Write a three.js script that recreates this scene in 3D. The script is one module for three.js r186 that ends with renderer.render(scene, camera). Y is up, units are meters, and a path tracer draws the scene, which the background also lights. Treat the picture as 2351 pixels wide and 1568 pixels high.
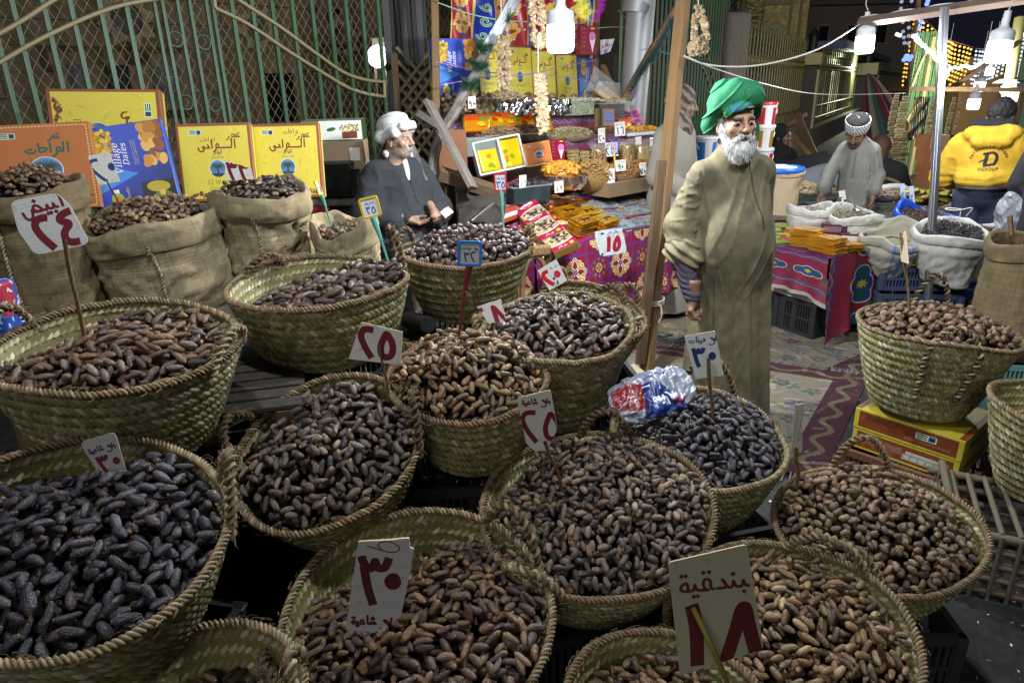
import*as THREE from'three';import{mergeGeometries}from'three/addons/utils/BufferGeometryUtils.js';import{RoundedBoxGeometry}from'three/addons/geometries/RoundedBoxGeometry.js';const scene=new THREE.Scene();const FPX=1567,PITCH=THREE.MathUtils.degToRad(20.4),ROLL=-0.023,EYE=1.72;const camera=new THREE.PerspectiveCamera(THREE.MathUtils.radToDeg(2*Math.atan(784/FPX)),1024/682,0.05,400);camera.position.set(0,EYE,0);camera.rotation.set(-PITCH,0,ROLL);camera.updateMatrixWorld(true);const renderer=new THREE.WebGLRenderer({antialias:true});renderer.setSize(1024,682);renderer.toneMapping=THREE.LinearToneMapping;renderer.toneMappingExposure=1.0;renderer.shadowMap.enabled=true;const skyTex=(()=>{const W=64,H=32,d=new Float32Array(W*H*4);for(let y=0;y<H;y++)for(let x=0;x<W;x++){const el=((y+0.5)/H-0.5)*Math.PI,k=Math.exp(-Math.abs(el)*3.2),i=(y*W+x)*4;d[i]=0.0026+0.006*k;d[i+1]=0.003+0.006*k;d[i+2]=0.0075+0.010*k;d[i+3]=1;}
const t=new THREE.DataTexture(d,W,H,THREE.RGBAFormat,THREE.FloatType);t.mapping=THREE.EquirectangularReflectionMapping;t.magFilter=t.minFilter=THREE.LinearFilter;t.needsUpdate=true;return t;})();scene.background=skyTex;scene.environment=skyTex;const unseenFrontLight=new THREE.DirectionalLight(new THREE.Color(0.98,0.98,0.95),0.56);unseenFrontLight.position.set(-2.4,6,5.2);unseenFrontLight.target.position.set(0.2,0.6,-3.5);unseenFrontLight.castShadow=true;unseenFrontLight.shadow.radius=60;unseenFrontLight.shadow.mapSize.set(2048,2048);Object.assign(unseenFrontLight.shadow.camera,{left:-8,right:8,top:8,bottom:-8,near:0.5,far:40});scene.add(unseenFrontLight,unseenFrontLight.target);let seedN=12345;const srand=(s)=>{seedN=s>>>0;};const rnd=()=>{seedN=(seedN+0x6d2b79f5)|0;let t=Math.imul(seedN^(seedN>>>15),1|seedN);t=(t+Math.imul(t^(t>>>7),61|t))^t;return((t^(t>>>14))>>>0)/4294967296;};const rr=(a,b)=>a+(b-a)*rnd(),pick=(a)=>a[Math.floor(rnd()*a.length)];const{sin,cos,PI,abs,min,max,sqrt,floor,hypot,atan2}=Math,TAU=PI*2;const lerp=(a,b,t)=>a+(b-a)*t,clamp=(x,a=0,b=1)=>min(b,max(a,x)),sstep=(a,b,x)=>{const t=clamp((x-a)/(b-a));return t*t*(3-2*t);};const V=(x,y,z)=>new THREE.Vector3(x,y,z),v3=(p)=>(p.isVector3?p:V(...p));const hash3=(x,y,z)=>{let h=Math.imul(x,374761393)+Math.imul(y,668265263)+Math.imul(z,2147483647-96);h=Math.imul(h^(h>>>13),1274126177);return((h^(h>>>16))>>>0)/4294967296;};function vnoise(x,y,z=0){const ix=floor(x),iy=floor(y),iz=floor(z);let fx=x-ix,fy=y-iy,fz=z-iz;fx=fx*fx*(3-2*fx);fy=fy*fy*(3-2*fy);fz=fz*fz*(3-2*fz);const L=(k)=>lerp(lerp(hash3(ix,iy,iz+k),hash3(ix+1,iy,iz+k),fx),lerp(hash3(ix,iy+1,iz+k),hash3(ix+1,iy+1,iz+k),fx),fy);return lerp(L(0),L(1),fz)*2-1;}  // unseen soft light behind the camera, placed to brighten fence and sacks
const fbm=(x,y,z=0,o=3)=>{let s=0,a=0.5;for(let i=0;i<o;i++,a*=0.5){s+=a*vnoise(x,y,z);x*=2.03;y*=2.03;z*=2.03;}return s;};function ray(px,py){return V((px-1175.5)/FPX,-(py-784)/FPX,-1).applyQuaternion(camera.quaternion);}
const A=(px,py,t)=>ray(px,py).multiplyScalar(t).add(camera.position);const onY=(px,py,y)=>{const r=ray(px,py);return r.multiplyScalar((y-EYE)/r.y).add(camera.position);};const C=(r,g,b)=>new THREE.Color().setRGB(r,g,b),hex=(h)=>new THREE.Color(h);const used={};const numbered=(n)=>{const k=used[n]=(used[n]??-1)+1;return k?n+'_'+String(k).padStart(3,'0'):n;};function tag(o,label,category,group,kind){if(label)o.userData.label=label;if(category)o.userData.category=category;if(group)o.userData.group=group;if(kind)o.userData.kind=kind;return o;}
function shade(o){o.traverse((m)=>{if(m.isMesh){m.castShadow=true;m.receiveShadow=true;}});return o;}
function thing(name,label,category,pos=[0,0,0],turn=0,group){const o=new THREE.Group();o.name=numbered(name);o.position.copy(v3(pos));o.rotation.y=turn;scene.add(o);return tag(o,label,category,group);}
function part(name,geo,mat,parent,label){const m=new THREE.Mesh(geo,mat);m.name=name;m.castShadow=m.receiveShadow=true;parent.add(m);if(label)m.userData.label=label;return m;}
function solo(name,geo,mat,label,category,group,pos){const m=new THREE.Mesh(geo,mat);m.name=numbered(name);m.castShadow=m.receiveShadow=true;if(pos)m.position.copy(v3(pos));scene.add(m);return tag(m,label,category,group);}
function struct(name,geo,mat,label){const m=solo(name,geo,mat,label);m.userData.kind='structure';return m;}
function copyOf(o,pos,turn,label){const c=o.clone();c.name=numbered(o.name.replace(/_\d{3}$/,''));c.userData={...o.userData};if(label)c.userData.label=label;if(pos)c.position.copy(v3(pos));if(turn!==undefined)c.rotation.y=turn;scene.add(c);return c;}

function merge(list){const out=list.filter(Boolean),col=out.some((g)=>g.attributes.color);const gs=out.map((g)=>{g=g.index?g.toNonIndexed():g;for(const n of Object.keys(g.attributes))if(!['position','normal','uv','color'].includes(n))g.deleteAttribute(n);if(!g.attributes.normal)g.computeVertexNormals();if(!g.attributes.uv)g.setAttribute('uv',new THREE.BufferAttribute(new Float32Array(g.attributes.position.count*2),2));if(col&&!g.attributes.color)paint(g,C(1,1,1));g.morphAttributes={};g.clearGroups();return g;});return gs.length===1?gs[0]:mergeGeometries(gs);}
function paint(g,c){const n=g.attributes.position.count,a=new Float32Array(n*3);for(let i=0;i<n;i++){a[i*3]=c.r;a[i*3+1]=c.g;a[i*3+2]=c.b;}g.setAttribute('color',new THREE.BufferAttribute(a,3));return g;}
function put(g,x=0,y=0,z=0,rx=0,ry=0,rz=0,s){if(s)g.scale(...(Array.isArray(s)?s:[s,s,s]));if(rx)g.rotateX(rx);if(rz)g.rotateZ(rz);if(ry)g.rotateY(ry);g.translate(x,y,z);return g;}
const box=(w,h,d,x,y,z,rx,ry,rz)=>put(new THREE.BoxGeometry(w,h,d),x,y,z,rx,ry,rz);const rbox=(w,h,d,r=0.006,x,y,z,rx,ry,rz,s=2)=>put(new RoundedBoxGeometry(w,h,d,s,min(r,w/2.01,h/2.01,d/2.01)),x,y,z,rx,ry,rz);const cyl=(r0,r1,h,x,y,z,rx,ry,rz,n=16)=>put(new THREE.CylinderGeometry(r1,r0,h,n),x,y,z,rx,ry,rz);const ball=(r,x,y,z,s,n=12)=>put(new THREE.SphereGeometry(r,n,Math.ceil(n*0.7)),x,y,z,0,0,0,s);const tube=(pts,r,n=24,k=6,closed=false)=>new THREE.TubeGeometry(new THREE.CatmullRomCurve3(pts.map(v3),closed),n,r,k,closed);const lathe=(pts,n=32)=>new THREE.LatheGeometry(pts.map(([x,y])=>new THREE.Vector2(x,y)),n);function bar(a,b,w,h=w,roll=0,r=0.003){a=v3(a);b=v3(b);const d=b.clone().sub(a),L=d.length(),g=r?rbox(w,L,h,r,0,0,0,0,0,0,1):new THREE.BoxGeometry(w,L,h);g.rotateY(roll);g.applyQuaternion(new THREE.Quaternion().setFromUnitVectors(V(0,1,0),d.normalize()));const m=a.add(b).multiplyScalar(0.5);return g.translate(m.x,m.y,m.z);}
function rod(a,b,r0,r1=r0,n=8){a=v3(a);b=v3(b);const d=b.clone().sub(a),L=d.length(),g=new THREE.CylinderGeometry(r1,r0,L,n);g.applyQuaternion(new THREE.Quaternion().setFromUnitVectors(V(0,1,0),d.normalize()));const m=a.clone().add(b).multiplyScalar(0.5);return g.translate(m.x,m.y,m.z);}
class MB{constructor(){this.p=[];this.u=[];this.c=[];this.i=[];}
v(x,y,z,u=0,w=0,c=null){this.p.push(x,y,z);this.u.push(u,w);if(c)this.c.push(c.r??c[0],c.g??c[1],c.b??c[2]);return this.p.length/3-1;}
q(a,b,c,d){this.i.push(a,b,c,a,c,d);}
t(a,b,c){this.i.push(a,b,c);}
grid(nu,nv,f){const o=this.p.length/3;for(let j=0;j<=nv;j++)for(let i=0;i<=nu;i++){const r=f(i/nu,j/nv);this.v(r[0],r[1],r[2],r[3]??i/nu,r[4]??j/nv,r[5]);}for(let j=0;j<nv;j++)for(let i=0;i<nu;i++){const a=o+j*(nu+1)+i;this.q(a,a+1,a+nu+2,a+nu+1);}return this;}
geo(){const g=new THREE.BufferGeometry();g.setAttribute('position',new THREE.Float32BufferAttribute(this.p,3));g.setAttribute('uv',new THREE.Float32BufferAttribute(this.u,2));if(this.c.length)g.setAttribute('color',new THREE.Float32BufferAttribute(this.c,3));g.setIndex(this.i);g.computeVertexNormals();return g;}}
const grid=(nu,nv,f)=>new MB().grid(nu,nv,f).geo();function lump(g,amp,freq,seed=0){const p=g.attributes.position;for(let i=0;i<p.count;i++){const x=p.getX(i),y=p.getY(i),z=p.getZ(i);p.setXYZ(i,x+amp*vnoise(x*freq+seed,y*freq,z*freq),y+amp*vnoise(x*freq,y*freq+seed+31,z*freq),z+amp*vnoise(x*freq,y*freq+7,z*freq+seed+57));}g.computeVertexNormals();return g;}
function shapeGeo(pts,depth,bevel=0){const s=new THREE.Shape(pts.map(([x,y])=>new THREE.Vector2(x,y)));return new THREE.ExtrudeGeometry(s,{depth,bevelEnabled:bevel>0,bevelSize:bevel,bevelThickness:bevel,bevelSegments:2,curveSegments:8});}

const smin=(a,b,k)=>{if(k<=0)return min(a,b);const h=max(k-abs(a-b),0)/k;return min(a,b)-h*h*k*0.25;};function cap(a,b,ra,rb=ra,k=0.02){a=[...a];const dx=b[0]-a[0],dy=b[1]-a[1],dz=b[2]-a[2],q=1/(dx*dx+dy*dy+dz*dz+1e-12);return{k,f:(x,y,z)=>{x-=a[0];y-=a[1];z-=a[2];const t=clamp((x*dx+y*dy+z*dz)*q);return hypot(x-dx*t,y-dy*t,z-dz*t)-(ra+(rb-ra)*t);}};}
function ell(c,r,k=0.02,rot){const e=rot&&new THREE.Matrix4().makeRotationFromEuler(new THREE.Euler(...rot)).invert().elements;return{k,f:(x,y,z)=>{x-=c[0];y-=c[1];z-=c[2];if(e){const X=e[0]*x+e[4]*y+e[8]*z,Y=e[1]*x+e[5]*y+e[9]*z;z=e[2]*x+e[6]*y+e[10]*z;x=X;y=Y;}const k0=hypot(x/r[0],y/r[1],z/r[2]),k1=hypot(x/(r[0]*r[0]),y/(r[1]*r[1]),z/(r[2]*r[2]));return k1<1e-9?-min(...r):k0*(k0-1)/k1;}};}
const cut=(p,k=p.k)=>({...p,k,cut:true});const field=(list,warp)=>(x,y,z)=>{let d=1e3;for(const p of list){const e=p.f(x,y,z);d=p.cut?-smin(-d,e,p.k):(e-d>p.k?d:smin(d,e,p.k));}return warp?d+warp(x,y,z,d):d;};function nets(f,lo,hi,cell,colour){const n=[0,1,2].map((i)=>Math.ceil((hi[i]-lo[i])/cell)+1),[nx,ny,nz]=n,g=new Float32Array(nx*ny*nz).fill(9),B=4;for(let z0=0;z0<nz;z0+=B)for(let y0=0;y0<ny;y0+=B)for(let x0=0;x0<nx;x0+=B){const c=f(lo[0]+(x0+1.5)*cell,lo[1]+(y0+1.5)*cell,lo[2]+(z0+1.5)*cell),far=abs(c)>cell*5.2;for(let z=z0;z<min(nz,z0+B);z++)for(let y=y0;y<min(ny,y0+B);y++)for(let x=x0;x<min(nx,x0+B);x++)g[(z*ny+y)*nx+x]=far?c:f(lo[0]+x*cell,lo[1]+y*cell,lo[2]+z*cell);}
const id=new Int32Array(nx*ny*nz).fill(-1),P=[],Cc=[],I=[],at=(x,y,z)=>(z*ny+y)*nx+x;const E=[[0,1],[2,3],[4,5],[6,7],[0,2],[1,3],[4,6],[5,7],[0,4],[1,5],[2,6],[3,7]],val=new Float32Array(8);for(let z=0;z<nz-1;z++)for(let y=0;y<ny-1;y++)for(let x=0;x<nx-1;x++){let m=0;for(let c=0;c<8;c++){const v=g[at(x+(c&1),y+((c>>1)&1),z+(c>>2))];val[c]=v;if(v<0)m|=1<<c;}
if(m===0||m===255)continue;let sx=0,sy=0,sz=0,k=0;for(const[a,b]of E){if((val[a]<0)===(val[b]<0))continue;const t=val[a]/(val[a]-val[b]);sx+=(a&1)+((b&1)-(a&1))*t;sy+=((a>>1)&1)+(((b>>1)&1)-((a>>1)&1))*t;sz+=(a>>2)+((b>>2)-(a>>2))*t;k++;}
id[at(x,y,z)]=P.length/3;P.push(lo[0]+(x+sx/k)*cell,lo[1]+(y+sy/k)*cell,lo[2]+(z+sz/k)*cell);}
for(let z=1;z<nz-1;z++)for(let y=1;y<ny-1;y++)for(let x=1;x<nx-1;x++){const s=g[at(x,y,z)]<0,F=(a,b,c,d,flip)=>{if(a<0||b<0||c<0||d<0)return;flip?I.push(a,c,b,a,d,c):I.push(a,b,c,a,c,d);};if(s!==g[at(x+1,y,z)]<0)F(id[at(x,y-1,z-1)],id[at(x,y,z-1)],id[at(x,y,z)],id[at(x,y-1,z)],!s);if(s!==g[at(x,y+1,z)]<0)F(id[at(x-1,y,z-1)],id[at(x-1,y,z)],id[at(x,y,z)],id[at(x,y,z-1)],!s);if(s!==g[at(x,y,z+1)]<0)F(id[at(x-1,y-1,z)],id[at(x,y-1,z)],id[at(x,y,z)],id[at(x-1,y,z)],!s);}
const N=new Float32Array(P.length),e=cell*0.6;for(let i=0;i<P.length;i+=3){const x=P[i],y=P[i+1],z=P[i+2],a=f(x+e,y,z)-f(x-e,y,z),b=f(x,y+e,z)-f(x,y-e,z),c=f(x,y,z+e)-f(x,y,z-e),l=hypot(a,b,c)||1;N[i]=a/l;N[i+1]=b/l;N[i+2]=c/l;if(colour){const q=colour(x,y,z,[a/l,b/l,c/l]);Cc.push(q[0],q[1],q[2]);}}
let s=0;for(let i=0;i<min(I.length,3000);i+=3){const[a,b,c]=[I[i]*3,I[i+1]*3,I[i+2]*3],u=[0,1,2].map((k)=>P[b+k]-P[a+k]),w=[0,1,2].map((k)=>P[c+k]-P[a+k]);s+=N[a]*(u[1]*w[2]-u[2]*w[1])+N[a+1]*(u[2]*w[0]-u[0]*w[2])+N[a+2]*(u[0]*w[1]-u[1]*w[0]);}
if(s<0)for(let i=0;i<I.length;i+=3)[I[i],I[i+1]]=[I[i+1],I[i]];const geo=new THREE.BufferGeometry();geo.setAttribute('position',new THREE.Float32BufferAttribute(P,3));geo.setAttribute('normal',new THREE.BufferAttribute(N,3));const uv=new Float32Array(P.length/3*2);for(let i=0;i<uv.length/2;i++){uv[i*2]=P[i*3]+P[i*3+2]*0.8;uv[i*2+1]=P[i*3+1];}
geo.setAttribute('uv',new THREE.BufferAttribute(uv,2));if(colour)geo.setAttribute('color',new THREE.Float32BufferAttribute(Cc,3));geo.setIndex(I);return geo;}

function canvas(w,h,draw){const c=document.createElement('canvas');c.width=w;c.height=h;const g=c.getContext('2d');draw(g,w,h);return c;}
function tex(w,h,draw,{data=false,rep}={}){const t=new THREE.CanvasTexture(canvas(w,h,draw));if(!data)t.colorSpace=THREE.SRGBColorSpace;t.wrapS=t.wrapT=THREE.RepeatWrapping;if(rep)t.repeat.set(...rep);t.anisotropy=8;return t;}
function pixels(w,h,f,opt){return tex(w,h,(g)=>{const im=g.createImageData(w,h),d=im.data;for(let y=0;y<h;y++)for(let x=0;x<w;x++){const c=f(x/w,y/h,x,y),i=(y*w+x)*4;if(c.length){d[i]=c[0];d[i+1]=c[1];d[i+2]=c[2];}else d[i]=d[i+1]=d[i+2]=c;d[i+3]=255;}g.putImageData(im,0,0);},opt);}
const tile=(u,v,n,s=0)=>{let t=0,a=0.5;for(let i=0;i<4;i++,n*=2,a*=0.5){const x=u*n,y=v*n,ix=floor(x),iy=floor(y),fx=x-ix,fy=y-iy,w=(i,j)=>hash3(((ix+i)%n+n)%n,((iy+j)%n+n)%n,s);const sx=fx*fx*(3-2*fx),sy=fy*fy*(3-2*fy);t+=a*(lerp(lerp(w(0,0),w(1,0),sx),lerp(w(0,1),w(1,1),sx),sy)*2-1);}return t;};const M=(o)=>new THREE.MeshStandardMaterial({roughness:0.8,metalness:0,...o});const MP=(o)=>new THREE.MeshPhysicalMaterial({roughness:0.8,metalness:0,...o});function wear(g,w,h,n=60,a=0.12){for(let i=0;i<n;i++){g.fillStyle=rnd()<0.6?`rgba(40,30,15,${a * rnd()})`:`rgba(255,250,235,${a * rnd()})`;const r=rr(0.002,0.02)*w;g.beginPath();g.ellipse(rr(0,w),rr(0,h),r*rr(0.5,4),r*0.5,rr(0,3),0,TAU);g.fill();}}

const AR={'ا':{f:[3,'0,0 1.2,0 1.2,10'],s:[3,'1,0 1,10']},'ل':{m:[3.6,'0,0 1.2,0 1.2,10 1.6,.1 3.6,0'],i:[3.2,'.8,10 1,0 3.2,0'],f:[8,'0,0 1,0 1,10 1.2,-2 4,-4.5 7,-2.5 7.2,1'],j:1},'ب':{m:[4,'0,0 1.6,0 2,3.6 2.5,0 4,0',[[2,-2.6]]],f:[10,'0,2.5 1,.2 4,-.6 8,0 9.4,3',[[5,-3]]],j:1},'ت':{m:[4,'0,0 1.6,0 2,3.6 2.5,0 4,0',[[1.3,6],[3,6]]],f:[10,'0,2.5 1,.2 4,-.6 8,0 9.4,3',[[4,3.4],[6,3.4]]],j:1},'ن':{m:[4,'0,0 1.6,0 2,3.6 2.5,0 4,0',[[2,6]]],f:[8.5,'0,0 .6,2 .8,-2 3.5,-4.5 6.6,-3 7.2,1.6',[[4,1]]],j:1},'ي':{m:[4,'0,0 1.6,0 2,3.6 2.5,0 4,0',[[1.2,-2.7],[2.9,-2.7]]],f:[9,'0,0 1,2.2 3,2 3,.2 1,-1.4 2,-4 5.5,-4.6 8.6,-2.5 8.8,.4',[[4,-6.6],[6,-6.6]]],j:1},'ى':{f:[9,'0,0 1,2.2 3,2 3,.2 1,-1.4 2,-4 5.5,-4.6 8.6,-2.5 8.8,.4'],j:0},'م':{m:[5.6,'0,0 1.4,0 .8,4.2 4,4.6 4.4,.6 1.6,-.6 5.6,0'],f:[6,'0,0 1.4,0 .8,4.2 4,4.6 4.4,.6 1.6,-.4 4.4,-.2 5,-3 4.8,-7'],j:1},'و':{f:[7.4,'0,0 1.2,0 .2,2.5 1.6,5.4 4,4.4 4.4,1 2,-.4 4.4,-.2 4.8,-3 8,-5']},'ر':{f:[5.4,'0,0 .8,1.8 1.2,-1 3,-3.6 5.6,-4.2']},'د':{f:[5.4,'0,0 .6,0 3.2,5 .9,1 1.4,0 5,.1']},'ح':{m:[5.4,'0,.4 4.2,4 1.6,3.6 .6,2.6 3,.6 5.4,0'],i:[6,'6,4.6 2.4,5.6 -.6,4 2.6,1 6,0'],f:[9,'0,0 2.6,1 6.6,5 3,5 -.6,1.4 -.4,-4 3,-7.4 7,-7 9,-5.6'],j:1},'ج':{m:[5.4,'0,.4 4.2,4 1.6,3.6 .6,2.6 3,.6 5.4,0',[[2.6,-2]]],i:[5.6,'4.8,4.2 2,4.8 .2,3.4 3,.8 5.6,0',[[2.8,-2]]],f:[8,'0,.2 4.6,3.8 1.4,3.2 .4,-1.6 2.4,-5.4 6,-6 8,-4.6',[[4,-2]]],j:1},'خ':{m:[5.4,'0,.4 4.2,4 1.6,3.6 .6,2.6 3,.6 5.4,0',[[2.6,7]]],i:[5.6,'4.8,4.2 2,4.8 .2,3.4 3,.8 5.6,0',[[2.8,7]]],f:[8,'0,0 4,4 0,0'],j:1},'ش':{m:[8,'0,0 1,0 1.3,3 1.7,0 3.2,0 3.5,3 3.9,0 5.4,0 5.7,3 6.1,0 8,0',[[2.6,6],[4.6,6],[3.6,7.8]]],f:[10,'0,0 8,0'],j:1},'ص':{m:[10,'0,0 1.4,.3 3.4,4 6.2,4.2 6.6,1.6 4.6,.1 1,0 7.4,0 7.8,2.6 8.2,0 10,0'],f:[14,'0,0 1.4,.3 3.4,4 6.2,4.2 6.6,1.6 4.6,.1 1,0 7,.1 7.6,2.6 8,-2 10.4,-4.5 13,-3 13.6,1'],j:1},'ض':{m:[10,'0,0 1.4,.3 3.4,4 6.2,4.2 6.6,1.6 4.6,.1 1,0 7.4,0 7.8,2.6 8.2,0 10,0',[[4.6,7]]],f:[14,'0,0 1.4,.3 3.4,4 6.2,4.2 6.6,1.6 4.6,.1 1,0 7,.1 7.6,2.6 8,-2 10.4,-4.5 13,-3 13.6,1',[[4.6,7]]],j:1},'ع':{m:[5,'0,0 1.4,0 3.6,3.4 1.2,3.6 3.2,.2 5,0'],i:[5.4,'3.8,5 1.4,4.8 1,2.8 3.6,2.4 1,2.2 .6,.6 5.4,0'],f:[8,'0,0 3.6,3.4 1.2,3.6 1,-4 6,-6 8,-5'],j:1},'ف':{m:[5.6,'0,0 1.4,0 .6,4.6 4,5 4,.4 1.4,-.4 5.6,0',[[2.2,8]]],f:[11,'0,0 1,.4 1.2,3.4 3.4,3.4 3,.3 1.2,.1 9,0 10.4,2.6',[[2.2,6.4]]],j:1},'ق':{m:[5.6,'0,0 1.4,0 .6,4.6 4,5 4,.4 1.4,-.4 5.6,0',[[1.2,8],[3.6,8]]],f:[8,'0,0 8,0'],j:1},'ه':{m:[5.4,'0,0 1.2,0 3,4.4 4.4,2.4 2,-.4 1.2,2 3.6,.2 5.4,0'],f:[5,'0,0 1,0 1,4.6 4.2,2.4 3.8,.2 1,0'],j:1},'ة':{f:[5,'0,0 1,0 1,4.6 4.2,2.4 3.8,.2 1,0',[[1.4,7.2],[3.2,7.2]]],j:0},'ـ':{m:[5,'0,0 5,0'],f:[5,'0,0 5,0'],j:1},};const DIG={'٠':['3,6.4 4.2,5 3,3.6 1.8,5 3,6.4 3.2,5.2 2.8,4.8'],'١':['2.2,10 3,7 3.2,0'],'٢':['5.2,9.4 2.8,10 1.2,8.6 1.2,6.6 2.6,3.4 4.8,0'],'٣':['.8,10 1.4,7.8 3,7.4 3.3,9.4 3.6,7.6 5.2,7.6 5.8,9.8','1.3,8 1.9,4 3.2,0'],'٤':['5.4,9.8 2.4,9.4 1.4,7.6 4.6,6.2 2,4.4 1.6,1.8 3.4,.4 5.6,.4'],'٥':['3,9 1,5.4 1.2,1.4 3,.4 5,1.6 5.2,5.4 3,9 2.6,8'],'٦':['1,9.2 3,10 5,9.6 4.8,0'],'٧':['.6,10 2,6 3,0 4,6 5.4,10'],'٨':['.6,0 2,5 3,10 4,5 5.4,0'],'٩':['4.8,6 2.4,5 1.2,7.4 3,9.8 4.8,8.6 4.8,5 5.2,0']};function stroke(g,pts,X,Y,s,dir){const q=pts.trim().split(/\s+/).map((p)=>p.split(',').map(Number)).map(([a,b])=>[X+dir*a*s,Y-b*s]);g.beginPath();g.moveTo(...q[0]);for(let i=1;i<q.length-1;i++)g.quadraticCurveTo(q[i][0],q[i][1],(q[i][0]+q[i+1][0])/2,(q[i][1]+q[i+1][1])/2);g.lineTo(...q[q.length-1]);g.stroke();}
function arabicWidth(text){let x=0,joined=false;const L=[...text];L.forEach((ch,i)=>{const d=AR[ch];if(!d){x+=4;joined=false;return;}const nx=d.j&&AR[L[i+1]];x+=((nx?(joined?d.m:d.i??d.m):(joined?d.f:d.s??d.f))??d.f)[0]+(nx?0:1.2);joined=!!nx;});return x;}
function arabic(g,text,cx,base,size,pen=0.16,fit){let s=size/10;const W=arabicWidth(text);if(fit&&W*s>fit)s=fit/W;let x=cx+W*s/2,joined=false;const L=[...text];g.lineCap=g.lineJoin='round';g.lineWidth=size*pen;L.forEach((ch,i)=>{const d=AR[ch];if(!d){x-=4*s;joined=false;return;}
const nx=d.j&&AR[L[i+1]],f=(nx?(joined?d.m:d.i??d.m):(joined?d.f:d.s??d.f))??d.f;stroke(g,f[1],x,base,s,-1);for(const[a,b]of f[2]??[]){const r=size*pen*0.62;g.save();g.fillStyle=g.strokeStyle;g.translate(x-a*s,base-b*s);g.rotate(0.7);g.fillRect(-r,-r,2*r,2*r);g.restore();}
x-=(f[0]+(nx?0:1.2))*s;joined=!!nx;});}
function digits(g,text,cx,base,size,pen=0.2,slant=0){const s=size/10,n=text.length;g.lineCap='butt';g.lineJoin='round';g.lineWidth=size*pen;[...text].forEach((ch,i)=>{const X=cx+(i-n/2)*6.6*s+0.3*s;g.save();g.transform(1,0,slant,1,-slant*base,0);for(const p of DIG[ch])stroke(g,p,X,base,s,1);g.restore();});}
function latin(g,text,cx,y,px,font='serif',style=''){g.font=`${style} ${px}px ${font}`;g.textAlign='center';g.fillText(text,cx,y);g.textAlign='left';}
function scribble(g,x,y,w,h,n=1){for(let k=0;k<n;k++){g.beginPath();let X=x,Y=y+k*h*1.5;g.moveTo(X,Y);while(X<x+w){X+=h*rr(0.25,0.7);g.lineTo(X,Y+rr(-0.5,0.5)*h);}g.stroke();}}

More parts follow.
